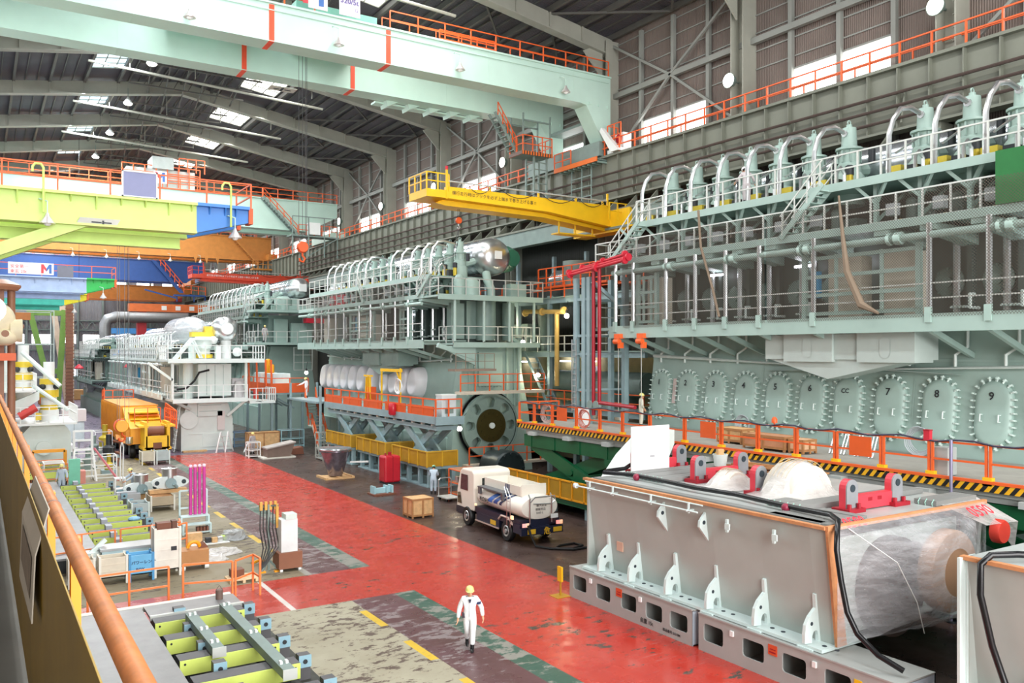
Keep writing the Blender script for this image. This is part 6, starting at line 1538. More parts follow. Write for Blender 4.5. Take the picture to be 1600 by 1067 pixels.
t2 = G(); t2.add([(22.4, 13.35, 4.13), (24.35, 13.35, 4.13), (24.4, 12.2, 3.6), (22.6, 12.1, 3.7), (24.4, 12.3, 2.8)], [(0, 3, 2, 1), (1, 2, 4)])
o = part('corner_flap', t2, tent, t, world=True)
g = G(); text(g, '0590', .42, (17.95, 12.98, 3.98), (1, .0, 0), (0, .75, .65), .02, True); text(g, '0590', .55, (22.5, 12.35, 3.86), (1, .05, 0), (0, .86, .5), .04, True); part('red_writing', g, M('marker_red', 'e2404c', .5), t, world=True)
g = G(); g.tube([(17.9, 12.9, 4.0), (18.8, 12.2, 3.2), (19.3, 12.0, 2.2), (19.6, 12.0, 1.4)], .012, 4); part('string', g, white, t, world=True)
solo('shaft_cover', G().lathe([(.3, -.05), (.33, 0), (.33, .2)], (23.6, 12.2, 3.4), 'Y', 18), M('cap_red', 'cf3c2e', .5), 'red round cap behind the wood-faced flange', 'cap', smooth=True)
bp2 = bedplate('bedplate', 'second grey bedplate behind the wood-faced flange, cut by the picture edge', 4.0, 9.72, [8.2, 6.6, 5.0], [7.2])
g = G(); g.box(17.3, 17.42, 9.66, 9.76, 1.1, 4.05); g.box(17.1, 17.75, 9.7, 9.76, 1.1, 4.05); part('flange_edge', g, bedl, bp2, world=True)
g = G()
for k in range(9): g.lathe([(.035, 0), (.035, .02)], (17.08, 9.72, 1.4 + k * .3), 'X', 8)
g = G()
for k in range(9): g.lathe([(.05, 0), (.05, .02)], (17.4 + .02 * k * 0, 9.77, 1.4 + k * .3), 'Y', 8)
part('flange_hole', g, hole, bp2, world=True)
g = G(); g.tube([(18.6, 8.0, 4.2), (17.8, 8.9, 4.2), (17.35, 9.2, 4.18), (17.15, 9.3, 4.0), (17.1, 9.28, 3.4), (17.2, 9.1, 2.4), (17.35, 8.9, 1.6), (17.2, 8.7, 1.1)], .07, 10); solo('black_hose', g, M('hose_black', '15161a', .25), 'thick black hose bent over the second bedplate', 'hose', smooth=True)
support('support_beam', 'grey box beam under the second bedplate', 3.8, 9.9, [9.2, 7.9, 6.6, 5.3, 4.4])
# pale blower casing behind the bedplate
g = G(); g.prism([(22.4, 3.0), (24.2, 3.0), (25.0, 4.4), (25.0, 5.0), (24.6, 5.0), (23.2, 3.9)], 26.5, 28.2); g.box(23.6, 24.6, 26.6, 28.1, 0, 3.1); solo('pale_casing', g, engw, 'pale green slanting casing between the bedplate and the green lift', 'casing')

# ------------------------------------------------------------------ tanker truck
TW = 2.1
tr = thing('tanker_truck', 'small cream tanker truck with blue stripes parked by the aisle', 'truck', (20.75, 33.2, 0), rz=radians(-3))
creamw = M('truck_cream', 'efe9dc', .35, var=.03); navy = M('truck_navy', '1b2036', .35, var=.08)
def outl(y): return y
cab = [(1.35, .75), (1.35, 2.55), (1.55, 2.68), (2.6, 2.68), (2.85, 2.5), (3.18, 1.55), (3.2, .75)]
g = G(); g.loft([[(x, y, z) for y, z in [(c[0], c[1]) for c in cab]] for x in (-1.0,)] + [[(x, c[0], c[1]) for c in cab] for x in (1.0,)])
part('cab', g, creamw, tr, bevel=.07)
g = G()
for x in (-1.02, 1.005):
    g.add([(x, 1.95, 1.65), (x, 2.75, 1.65), (x, 2.65, 2.4), (x, 1.95, 2.4)], [(0, 1, 2, 3)] if x > 0 else [(3, 2, 1, 0)]); g.add([(x, 2.6, .95), (x, 3.05, .95), (x, 3.05, 1.45), (x, 2.75, 1.5)], [(0, 1, 2, 3)] if x > 0 else [(3, 2, 1, 0)])
g.box(-.55, .55, 1.34, 1.345, 1.7, 2.3); g.add([(-.9, 2.9, 2.42), (.9, 2.9, 2.42), (.9, 3.19, 1.6), (-.9, 3.19, 1.6)], [(0, 1, 2, 3)])
part('window', g, glassd, tr)
g = G(); g.box(-1.0, 1.0, 2.2, 3.25, .45, .8); g.box(-.45, .45, -3.1, 2.6, .5, .78); g.box(-1.0, 1.0, -3.0, 1.2, .78, 1.05); g.box(-1.02, -.6, -1.2, 1.0, .45, .8); g.box(.6, 1.02, -1.2, 1.0, .45, .8); g.box(-1.05, 1.05, -3.25, -3.1, .45, .75); g.box(-1.05, -.85, -3.1, -2.5, .5, .9); g.box(.85, 1.05, -3.1, -2.5, .5, .9)
part('chassis', g, navy, tr)
n = 28; rg = []
for y, s in ((-3.05, .55), (-3.0, .9), (-2.88, 1.0), (.95, 1.0), (1.08, .9), (1.12, .5)): rg.append([(1.0 * s * cos(2 * pi * k / n), y, 1.55 + .55 * s * sin(2 * pi * k / n)) for k in range(n)])
part('tank', G().loft(rg), M('tank_cream', 'f0ede2', .3, var=.03), tr, True)
sb = M('stripe_blue', '3a6fc8', .4); sb2 = M('stripe_navy', '22335e', .4)
for k, (y, wd, mm) in enumerate(((-.9, .42, sb), (-1.4, .36, M('stripe_mid_blue', '2b4f9a', .4)), (-1.8, .22, sb2))):
    g = G()
    for sgn in (-1, 1):
        pts = [(1.012 * cos(a) * sgn, 1.55 + .562 * sin(a), (1 - sin(max(0, a))) * .9) for a in [(-.15 + .12 * q) for q in range(12)]]
        for p, q in zip(pts, pts[1:]): g.add([(p[0], y + p[2] - .5, p[1]), (p[0], y + p[2] - .5 + wd, p[1]), (q[0], y + q[2] - .5 + wd, q[1]), (q[0], y + q[2] - .5, q[1])], [(0, 1, 2, 3)] if sgn > 0 else [(3, 2, 1, 0)])
    part('stripe', g, mm, tr)
g = G()
for x in (-.62, .62): g.box(x - .03, x + .03, -2.5, .9, 2.02, 2.42)
g.box(-.62, .62, -2.53, -2.47, 2.0, 2.5); g.box(-.62, .62, .87, .93, 2.0, 2.42); part('tank_coaming', g, creamw, tr)
g = G()
for d, mm in ((0, 0), (.14, 0), (.28, 0)): g.box(-.66, -.65, -1.5 + d, -1.42 + d, 2.04, 2.4)
part('coaming_stripe', g, sb2, tr)
g = G(); g.box(-1.08, -.66, -1.6, .8, 2.0, 2.06); g.box(-1.05, -.95, .6, .8, 1.7, 2.0); g.box(-1.05, -.95, -1.6, -1.4, 1.7, 2.0); part('hose_tray', g, M('tray_steel', '6d7076', .4, .4), tr)
for x in (-.92, .92):
    for y in (2.0, -1.9):
        g = G(); g.lathe([(.25, -.13), (.42, -.13), (.45, -.08), (.45, .08), (.42, .13), (.25, .13)], (x, y, .45), 'X', 24); wv_ = part('wheel', g, black, tr, True)
        g = G(); s_ = -1 if x < 0 else 1
        g.lathe([(.26, 0), (.24, s_ * .03), (.1, -s_ * .02), (.09, s_ * .05)], (x + s_ * .125, y, .45), 'X', 18); part('hub', g, silver, wv_, True)
g = G()
for x in (-1.04, 1.04): g.tube([(x, -1.2, .85), (x, -1.45, 1.05), (x, -2.1, 1.05), (x, -2.5, .8)], .05, 6); g.bar((x, 1.1, .42), (x, -1.2, .42), .05)
part('fender_rail', g, M('fender_pinkish', 'd0b4a8', .4, .3), tr)
g = G()
for x in (-.55, .55): g.tube([(x, -3.12, .9), (x, -3.12, 2.0), (x, -3.0, 2.15)], .03, 6)
g.tube([(-.55, -3.12, 1.8), (-.35, -3.2, 2.05), (.65, -3.2, 2.05), (.75, -3.1, 1.85), (.55, -3.1, 1.7), (-.35, -3.1, 1.75)], .03, 6)
for z in (1.3, 1.7, 2.1): g.bar((-1.12, -2.4, z - .3), (-1.12, -2.1, z - .3), .03)
g.tube([(-1.12, -2.4, .7), (-1.12, -2.4, 2.0), (-.95, -1.8, 2.3)], .02, 5); g.tube([(-1.12, -2.1, .7), (-1.12, -2.1, 2.0), (-.9, -1.5, 2.3)], .02, 5)
part('ladder_rail', g, silver, tr)
for x in (-.85, .85): part('tail_lamp', G().box(x - .16, x + .02, -3.29, -3.25, .82, .98), emitmat('tail_red', (1, .08, .04), 1.3), tr); part('indicator', G().box(x + .02, x + .16, -3.29, -3.25, .82, .98), emitmat('tail_amber', (1, .35, .04), 1.5), tr)
part('marker_lamp', G().box(-1.1, -1.03, -2.55, -2.4, 1.05, 1.2).box(-1.1, -1.03, .95, 1.07, 1.1, 1.2), emitmat('marker_amber', (1, .5, .12), 2.2), tr)
g = G(); g.box(-.75, -.35, -3.27, -3.25, .5, .7); g.box(.55, .98, -3.27, -3.25, .5, .7); text(g, '危', .34, (.05, -3.27, .46), (1, 0, 0), (0, 0, 1), .01, True); g.box(-1.04, -1.02, -.9, -.4, .5, .7); part('yellow_plate', g, M('plate_yellow', 'e2b42c', .4), tr)
part('number_plate', G().box(.42, .78, -3.27, -3.24, 1.1, 1.28), white, tr)
g = G(); text(g, '最大数量', .13, (-.2, -3.07, 1.62), (1, 0, 0), (0, 0, 1), .01); text(g, '積載物品', .13, (-.25, -3.07, 1.45), (1, 0, 0), (0, 0, 1), .01); text(g, '3000 L', .13, (-.22, -3.07, 1.3), (1, 0, 0), (0, 0, 1), .01); text(g, '株式会社', .22, (-1.008, .7, 1.42), (0, -1, 0), (0, 0, 1), .01, True); part('lettering', g, ink, tr)
g = G(); g.tube([(-.75, -3.3, .9), (-.7, -3.45, .5), (-.6, -3.7, .08), (-.2, -4.3, .05), (.6, -4.7, .05), (1.3, -4.4, .05), (1.2, -3.9, .05), (.4, -4.0, .06), (-.1, -4.4, .06), (.5, -4.9, .06), (1.6, -4.8, .05), (2.4, -4.6, .05)], .05, 7)
h = part('delivery_hose', g, black, tr, True)

# ------------------------------------------------------------------ things on the right-hand floor
crate('wooden_crate', 'pale wooden crate standing alone beside the red aisle', 18.25, 19.45, 38.0, 39.1, 0, .95, wood)
t = thing('wrapped_cone', 'silver-wrapped funnel casting on a wooden pallet', 'casting', (20.0, 53.3, 0))
part('pallet', G().box(-1.0, 1.0, -.9, .9, 0, .08).box(-1.0, -.8, -.9, .9, .08, .14).box(.8, 1.0, -.9, .9, .08, .14).box(-.1, .1, -.9, .9, .08, .14), wood, t)
part('cone', G().lathe([(.45, .14), (.5, .25), (.78, 1.2), (.98, 1.72), (1.05, 1.75), (1.05, 1.88), (.9, 1.9), (.8, 1.7), (.5, .5)], (0, 0, 0), 'Z', 32), M('foil_purple_grey', '8a8590', .22, .75, .3, 4), t, True); part('rim', G().lathe([(.86, 1.88), (1.06, 1.84), (1.08, 1.9), (1.04, 1.96), (.88, 1.94)], (0, 0, 0), 'Z', 32), wrap, t, True)
part('strap', G().bar((.9, -.3, 1.0), (2.0, -.8, 1.0), .1), white, t)
g = G(); g.box(-.55, .55, -.5, .5, .08, 1.75); t = thing('red_tank', 'red upright tank in front of the yellow lift guards', 'tank', (22.1, 49.3, 0)); part('body', g, M('tank_red', 'c22433', .3), t, bevel=.12); part('lid', G().cyl((0, 0, 1.75), (0, 0, 1.95), .12, 10).cyl((-.3, 0, 1.75), (-.3, 0, 1.9), .06, 8), redd, t); part('rib', G().box(-.02, .02, -.52, .52, .1, 1.74), redd, t); part('foot', G().box(-.5, .5, -.45, .45, 0, .08), dark, t)
solo('red_drum', G().lathe([(.2, .1), (.28, .2), (.28, .8), (.2, .9)], (23.35, 51.6, 4.0), 'Z', 16), M('tank_red', 'c22433', .3), 'small red cylinder hung on the orange guard of the grey lift', 'cylinder', smooth=True)
t = thing('steel_bracket', 'pale blue steel bracket on a small dark pallet beside the aisle', 'bracket', (19.9, 45.5, 0)); part('pallet', G().box(-.7, .7, -.5, .5, 0, .1), rust, t); part('web', G().box(-.55, .55, -.08, .08, .1, .4), M('bracket_blue', 'a5d0d8', .45), t); part('flange', G().box(-.6, -.5, -.3, .3, .1, .52).box(.5, .6, -.3, .3, .1, .52).box(.2, .28, -.3, .3, .1, .52), M('bracket_blue', 'a5d0d8', .45), t)
t = thing('hand_trolley', 'silver hand trolley standing beside the stooping worker', 'trolley', (22.3, 41.9, 0)); g = G(); g.tube([(-.4, .3, .2), (-.4, .3, 1.1), (-.3, .3, 1.2), (.3, .3, 1.2), (.4, .3, 1.1), (.4, .3, .2)], .035, 7); g.bar((-.4, .3, .65), (.4, .3, .65), .04); part('handle', g, silver, t); part('deck', G().box(-.45, .45, -.8, .4, .17, .22), galv, t); parts('wheel', [G().cyl((x, y, .08), (x + .1, y, .08), .08, 8) for x in (-.4, .3) for y in (-.6, .25)], black, t, world=False)
rackbox('tool_shelf', 'orange steel shelf rack behind the truck cab', 23.2, 24.6, 39.0, 43.4, 1.5, orange, M('shelf_brown', 'a06a44', .6), 'shelf', 3)
for k in range(9): solo('shelf_box', G().box(23.4 + .35 * (k % 2), 23.7 + .35 * (k % 2), 39.5 + k * .4, 39.8 + k * .4, .78, .98 + .06 * (k % 3)), (silver, rust, wood, greybox)[k % 4], 'small part on the orange shelf rack, %s from the truck end' % ORD[k], 'part', group='small parts on the orange shelf')
st_ = thing('stair', 'pale steel stair with orange rails up to the grey lift', 'stair', (24.4, 69, 0))
g = G(); g.stair((24.0, 66.4, 0), (24.3, 69.0, 2.1), (1, 0, 0), .9, 9); g.box(23.8, 24.9, 69, 69.9, 2.0, 2.1); g.stair((24.5, 69.9, 2.1), (24.8, 72.3, 4.2), (1, 0, 0), .9, 9); part('flight', g, M('stair_pale', 'cfcdc0', .5), st_, world=True)
g = G()
for d in (-.48, .48): g.rail([(24.0 + d, 66.4, 0), (24.3 + d, 69, 2.1), (24.3 + d, 69.9, 2.1), (24.8 + d, 72.3, 4.2)], 1.0, 1.2, .06)
part('railing', g, orange, st_, world=True)
g = G()
for x, y in ((23.2, 65.2), (24.9, 65.5), (23.2, 72.8), (25.6, 72.8)): g.bar((x, y, 0), (x, y, 5.6), .16)
g.box(23, 26, 65.5, 73.2, 4.15, 4.3); part('landing', g, bluegrey, st_, world=True)
gl = thing('gallery', 'orange guarded gallery on posts before the engine behind, with pale cabinets', 'gallery', (23.8, 79, 0))
g = G()
for x in (22.2, 25):
    for y in (75, 79, 83): g.bar((x, y, 0), (x, y, 4.6), .2)
g.box(22, 25.4, 74.6, 84, 4.5, 4.65)
for k in range(5): g.bar((22.4, 75.5 + k * 1.8, 4.4), (24.4, 75.5 + k * 1.8, 3.2), .12)
part('post_frame', g, bluegrey, gl, world=True)
part('guard', G().box(21.95, 22.0, 74.6, 84, 4.65, 5.5).box(21.95, 25.4, 74.55, 74.6, 4.65, 5.5), orangep, gl, world=True)
g = G(); g.rail([(22, 84, 4.65), (22, 74.6, 4.65), (25.4, 74.6, 4.65)], 1.3, 1.8, .07); part('railing', g, orange, gl, world=True)
for k, (y, x) in enumerate(((81.0, 23.4), (77.0, 23.4))): t = thing('equipment_box', 'pale cabinet on the orange gallery, %s the yellow jacks' % ('left of' if k == 0 else 'right of'), 'cabinet', (x, y, 4.65)); part('body', G().box(-.8, .8, -1, 1, 0, 1.7), M('cabinet_pale_blue', 'cfdde0', .4), t, bevel=.03); part('vent_grille', G().box(-.6, .6, -1.02, -1, .3, 1.2), engw, t)
for k, y in enumerate((79.6, 78.4)): t = thing('jack', 'yellow-topped jack column on the orange gallery, %s' % ('the taller one' if k == 0 else 'the shorter one'), 'jack', (23.2, y, 4.65)); part('column', G().lathe([(.3, 0), (.3, 1.4), (.18, 1.5)], (0, 0, 0), 'Z', 12), orangep, t, True); part('cap', G().lathe([(.24, 1.5), (.24, 2.9 - k * .5), (.14, 3.0 - k * .5)], (0, 0, 0), 'Z', 12), amber, t, True)
t = thing('scrap_tub', 'rusty tilted steel tub on a pale pallet by the aisle', 'tub', (19.9, 65.9, 0)); part('pallet', G().box(-1.3, 1.3, -.7, .7, 0, .1), offwhite, t); part('shell', G().prism([(-.9, .1), (.9, .1), (1.25, 1.15), (-.95, .75)], -.6, .6), M('tub_brown', '7d6a60', .6), t); part('rim', G().prism([(-1.0, .74), (1.3, 1.15), (1.3, 1.25), (-1.0, .84)], -.7, .7), M('tub_rim', 'b6aea8', .5), t)
solo('dark_plate', G().prism([(21.0, .02), (22.4, .02), (22.3, .6), (21.4, .5)], 66.8, 67.9), rust, 'rust-brown plate leaning behind the tilted tub', 'plate')
rackbox('cart', 'small wheeled cart with a white paper beside the aisle', 17.9, 18.8, 66.6, 67.4, 1.2, white, silver, 'cart', 3)
crate('timber_case', 'long timber case lying behind the tilted tub', 19.3, 22.0, 72.0, 73.0, 0, 1.45, wood)
rackbox('cart', 'pale blue cart with trays right of the long timber case', 22.2, 24.2, 72.2, 73.4, 1.5, M('bracket_blue', 'a5d0d8', .45), silver, 'cart', 3)
rackbox('cart', 'blue cart frame at the foot of the pale engine', 18.8, 20.2, 74.6, 76, 1.3, M('cart_blue', '6f93b8', .5), None, 'cart', 3)
for k, (x, y) in enumerate(((17.3, 71.8), (19.4, 71.2))):
    t = thing('step_stool', 'white %s at the foot of the pale engine' % ('slanting step ladder' if k == 0 else 'low step stool'), 'step ladder', (x, y, 0)); h_ = (1.7, .8)[k]; g = G()
    for d in (-.35, .35): g.bar((d - .4, d * 0 - .4, 0), (d * .8, 0, h_), .09); g.bar((d + .5, .5, 0), (d * .8, 0, h_), .07)
    part('frame', g, white, t); g = G()
    for q in range(1, 4): g.box(-.55 + q * .08, .35, -.35 + q * .08, -.15 + q * .08, h_ * q / 4, h_ * q / 4 + .05)
    part('step', g, silver, t)
rackbox('cage_box', 'small wire cage at the foot of the pale stair', 22.2, 23.2, 61.8, 63.4, .9, M('cage_grey', 'a8aaa2', .5), silver, 'cage', 2)
rackbox('cage_box', 'tall wire cage behind the small one at the pale stair', 22.8, 23.5, 64.4, 65.2, 1.9, M('cage_grey', 'a8aaa2', .5), None, 'cage', 4)
solo('plank', G().box(14.3, 16.2, 73.0, 73.5, 0, .12), wood, 'pale plank on the floor at the pale engine base', 'plank')
# ------------------------------------------------------------------ amber transporter
tp = thing('transporter', 'amber heavy transporter with ribbed sides and orange end rails', 'transporter', (11.2, 77, 0))
g = G(); g.prism([(70.2, 1.2), (70.2, 2.4), (71.2, 2.6), (73.0, 3.0), (74.5, 3.9), (86, 3.9), (86, 1.2)], 9.9, 12.5, 'X'); part('body', g, amber, tp, world=True)
g = G()
for k in range(14):
    y = 74.4 + k * .88; g.box(9.62, 9.9, y - .06, y + .06, 1.2, 3.9)
for k in range(4): y = 70.6 + k * .9; g.box(9.62, 9.9, y - .06, y + .06, 1.2, 2.3 + k * .25)
g.box(9.76, 9.95, 70.2, 86, 1.15, 1.3); g.box(9.76, 12.6, 74.4, 86, 3.85, 3.95)
for y in (71.4, 74.6, 79.5): g.prism([(y - .5, 1.25), (y + .5, 1.25), (y + .25, 1.6), (y - .25, 1.6)], 9.4, 9.8, 'X')
part('rib', g, M('amber_dark', 'd58a1c', .45), tp, world=True)
g = G(); g.box(10.7, 12.3, 68.2, 68.35, .65, 1.95); g.box(10.6, 10.8, 68.2, 70.3, 1.0, 3.0); g.box(12.2, 12.4, 68.2, 70.3, 1.0, 3.0); g.box(10.5, 12.5, 68.2, 70.3, .9, 1.1); g.box(10.2, 10.9, 68.3, 70.3, 2.6, 2.75); g.box(12.1, 12.8, 68.3, 70.3, 2.6, 2.75)
for z in (2.9, 3.4): g.box(10.2, 12.4, 72.2 + (z - 2.9), 73.2 + (z - 2.9), z, z + .1)
part('front_frame', g, M('amber_bright', 'f8c428', .42), tp, world=True)
g = G(); g.cyl((10.9, 69.2, 2.2), (12.1, 69.2, 2.2), .42, 14); g.box(11.2, 11.8, 68.8, 69.9, 1.5, 2.0); part('winch', g, rust, tp, True, world=True)
part('front_socket', G().box(11.2, 11.8, 68.12, 68.2, 1.0, 1.45), rust, tp, world=True)
g = G(); g.rail([(12.5, 71, 2.5), (13.1, 69.5, 2.3), (13.1, 74, 2.7)], 1.4, .8, .08); g.rail([(9.9, 86, 3.6), (9.9, 87.5, 3.4), (12.6, 87.5, 3.4)], 1.3, .8, .08); g.rail([(10.4, 71.6, 2.7), (12.3, 71.6, 2.7)], 1.2, 1, .05); part('railing', g, orange, tp, world=True)
for k in range(6):
    for x in (10.2, 12.0):
        g = G(); y = 71.5 + k * 2.6; g.lathe([(.28, -.2), (.55, -.2), (.58, -.1), (.58, .1), (.55, .2), (.28, .2)], (x, y, .58), 'X', 18); wh_ = part('wheel', g, black, tp, True, world=True)
        part('hub', G().lathe([(.28, -.22), (.1, -.1)], (x, y, .58), 'X', 12), steelg, wh_, world=True)
part('underframe', G().box(10.3, 12.2, 70.5, 86, .8, 1.2), dark, tp, world=True); part('white_plate', G().box(9.86, 9.89, 78.2, 79.0, 2.4, 3.1), white, tp, world=True)
g = G(); g.lathe([(.25, 0), (.28, .1), (.25, .5)], (9.8, 70.0, 1.3), 'Z', 12); part('tank', g, silver, tp, True, world=True)
def bin_(name, label, x0, x1, y0, y1, h, fm, im=None, cat='bin', legs=.25, slats=0, world=True, words=None, group=None):
    t = thing(name, label, cat, ((x0 + x1) / 2, (y0 + y1) / 2, 0), group); g = G(); th = .04
    g.box(x0, x1, y0, y0 + th, legs, h); g.box(x0, x1, y1 - th, y1, legs, h); g.box(x0, x0 + th, y0, y1, legs, h); g.box(x1 - th, x1, y0, y1, legs, h); g.box(x0, x1, y0, y1, legs, legs + .04)
    for k in range(slats): z = legs + (h - legs) * (k + 1) / (slats + 1); g.box(x0 - .01, x1 + .01, y0 - .012, y0, z - .015, z + .015)
    part('shell', g, fm, t, world=True)
    g = G()
    for x in (x0 - .03, x1 - .05):
        for y in (y0 - .03, y1 - .05): g.box(x, x + .08, y, y + .08, 0, h + .06)
    part('post', g, im or fm, t, world=True)
    if words:
        g = G(); hh = (h - legs)
        for k, s in enumerate(words): text(g, s, hh * .2, (x0 + .05 + .16 * k, y0 - .015, h - hh * (.45 + .35 * k)), (1, 0, 0), (0, 0, 1), .004, True)
        part('lettering', g, sb2, t, world=True)
    return t
for k, (a, b) in enumerate(((10.15, 11.0), (11.15, 12.05))):
    t = bin_('parts_bin', ('cream' if k == 0 else 'pale blue') + ' steel bin on the floor under the transporter nose', a, b, 66.4, 67.6, .95, (M('bin_cream', 'cfc7b2', .5), M('bin_blue_grey', 'b6c2c2', .5))[k], (offwhite, engw)[k])
# lettered bins and boxes by the near railing
bin_('parts_bin', 'cream steel bin left of the blue lettered bin', 3.65, 4.55, 33.0, 33.7, .95, M('bin_beige', 'ddd3c0', .5), offwhite, slats=2)
bin_('parts_bin', 'blue steel bin with Japanese lettering', 4.62, 5.42, 32.95, 33.6, .95, M('bin_sky', '6db6e2', .45), M('bin_sky_dark', '4f98cc', .45), words=('パワーレンチ', 'BOX'))
bin_('parts_bin', 'second cream bin, half hidden by the foreground handrail', 2.7, 3.5, 33.1, 33.8, .95, M('bin_beige', 'ddd3c0', .5), offwhite, slats=2)
t = bin_('parts_bin', 'tall off-white steel bin right of the blue lettered bin', 5.5, 6.38, 33.1, 33.8, 1.75, M('bin_offwhite', 'e8e2d8', .5), offwhite, slats=3)
part('slot', G().box(6.05, 6.25, 33.08, 33.1, .95, 1.1), dark, t, world=True)
solo('rusty_block', G().box(5.6, 6.1, 33.3, 33.7, 1.7, 1.95), rust, 'rusty block lying in the tall off-white bin', 'block'); solo('rusty_block', G().box(6.12, 6.3, 33.25, 33.6, 1.6, 2.0), M('rust_dim', '6a4434', .6), 'second rusty block lying at the right in the tall bin', 'block')
t = thing('box_trolley', 'brown box trolley with an orange ring on top, right of the tall bin', 'trolley', (7.0, 33.9, 0)); part('box', G().box(-.5, .5, -.4, .4, .18, .75), M('box_tan', 'b98352', .6), t); parts('wheel', [G().cyl((x, y, .1), (x + .15, y, .1), .1, 10) for x in (-.5, .35) for y in (-.3, .3)], white, t, world=False); part('ring', G().tube([(.02 + .22 * cos(a), 0, .78 + .22 * sin(a)) for a in [k * pi / 8 for k in range(9)]], .07, 8), amber, t, True); part('flap', G().prism([(.2, .75), (.55, .75), (.4, .95)], -.1, .3), rust, t)
t = thing('work_table', 'long steel-topped bench with a pale blue base, behind the bins', 'bench', (5.2, 35.0, 0)); part('top', G().box(-1.35, 1.5, -.45, .55, .86, .95), M('table_steel', 'b4b6b8', .35, .3), t); g = G(); g.box(-1.3, -.6, -.4, -.3, .2, .86); g.box(-1.3, 1.45, -.42, -.36, .72, .86); part('base', g, M('bench_blue', 'c2dce2', .45), t); part('window', G().box(-1.15, -.75, -.42, -.4, .4, .68), hole, t); part('leg', G().box(1.35, 1.45, -.4, .5, 0, .86).box(-1.3, -1.2, -.4, .5, 0, .86), bluegrey, t); part('underside', G().box(-.5, 1.3, -.2, .4, 0, .5), M('dark_green_shade', '22302a', .6), t)  # dark green block stands in for shade under the bench top
t = thing('cable_drum', 'black-rimmed pale machine wheel behind the foreground handrail', 'machine', (3.1, 35.2, 0)); part('wheel', G().lathe([(.5, -.12), (.7, -.12), (.7, .12), (.5, .12)], (0, 0, .75), 'X', 24), black, t, True); part('frame', G().box(-.1, 1.0, -.3, .3, .5, .8).box(-.2, .2, -.4, .4, 0, .5).bar((.1, 0, .4), (1.0, 0, 1.2), .15), engw, t)
t = thing('cardboard_box', 'small brown cardboard box on a white sheet beside the magenta rods', 'box', (7.95, 38.3, .03)); part('carton', G().box(-.3, .3, -.2, .2, 0, .42), wood, t); part('flap', G().box(-.3, .3, -.02, .02, .42, .425), offwhite, t)
solo('white_sheet', G().box(7.7, 9.3, 37.6, 38.3, 0, .03), white, 'white sheet on the floor under the cardboard box', 'sheet')
for k, (x, y, mm, nm) in enumerate(((8.45, 37.95, dark, 'black tool'), (8.7, 37.85, wood, 'tan block'), (8.95, 37.95, silver, 'silver tool'), (9.15, 38.1, lime, 'lime coil'))): solo('small_tool', G().box(x - .12, x + .12, y - .1, y + .1, .03, .25), mm, nm + ' lying on the white sheet by the cardboard box', 'tool', bevel=.03)
def pile(label, c, sx, sy, h, mat): 
    n = 18; rg = []
    for k in range(5):
        f = k / 4; rg.append([(c[0] + sx * (1 - .35 * f) * cos(2 * pi * q / n) * R.uniform(.8, 1.1), c[1] + sy * (1 - .35 * f) * sin(2 * pi * q / n) * R.uniform(.8, 1.1), .01 + h * f + R.uniform(-.03, .05) * (k > 0)) for q in range(n)])
    return solo('wrapped_bundle', G().loft(rg), mat, label, 'bundle')
pile('plastic-wrapped dark bundle on the floor right of the cardboard box', (9.6, 38.2, 0), .65, .5, .35, plasticmat('film_grey', 'aeb2b4', .6)); pile('clear plastic-wrapped flat bundle left of the grey cabinet', (8.5, 35.6, 0), .8, .5, .2, tent); pile('crumpled white plastic bundle beside the near orange railing', (7.9, 34.6, 0), .6, .4, .25, tent)
t = thing('pallet', 'small pale pallet with a brown box at the aisle crossing edge', 'pallet', (8.1, 31.1, 0)); g = G()
for k in range(5): g.box(-.5, .5, -.4 + k * .18, -.28 + k * .18, .1, .13)
for x in (-.5, -.05, .4): g.box(x, x + .1, -.4, .44, 0, .1)
part('deck', g, M('pallet_pale', 'e2c6a0', .7), t); part('box', G().box(-.35, .1, 0, .4, .13, .4), rust, t)
solo('amber_tool', G().tube([(9.0, 33.0, .1), (9.3, 33.2, .12), (9.5, 33.0, .1)], .06, 6), amber, 'amber cable tool on the floor left of the grey cabinet', 'tool')
# magenta rods in their pale stand
t = thing('rod_stand', 'pale blue step stand holding the magenta rods', 'stand', (8.45, 40.6, 0)); g = G()
for x in (-.6, .6): g.bar((x, .3, 0), (x, .3, 1.9), .08); g.bar((x, -.5, 0), (x, -.5, .45), .08); g.bar((x, -.1, .0), (x, -.1, .75), .08); g.bar((x, -.5, .04), (x, .3, .04), .06)
for z, y in ((1.9, .3), (1.1, .3)): g.bar((-.6, y, z), (.6, y, z), .07)
g.box(-.62, .62, -.15, .3, .72, .78); g.box(-.62, .62, -.55, -.1, .42, .47); g.bar((-.6, -.5, .08), (.6, -.5, .08), .06); part('frame', g, M('stand_pale', 'c9dfe0', .45), t); g = G()
for k in range(4): g.box(0 + k * .14, .1 + k * .14, -.5, -.2, .1, .3)
part('rod_foot', g, rust, t)
p0 = None
for k in range(4):
    lab = 'magenta rod in the pale step stand, %s of four' % ['first', 'second', 'third', 'fourth'][k]
    if p0 is None:
        p0 = thing('magenta_rod', lab, 'rod', (8.3, 40.75, .8), 'magenta rods in the stand'); part('shaft', G().cyl((0, 0, 0), (0, 0, 2.2), .075, 10), pink, p0, True); part('cap', G().ball((0, 0, 2.22), .09, n=10, m=6), M('cap_pink_white', 'f0d0e2', .4), p0, True)
    else: copytree(p0, (8.3 + .2 * k, 40.75, .8), lab)
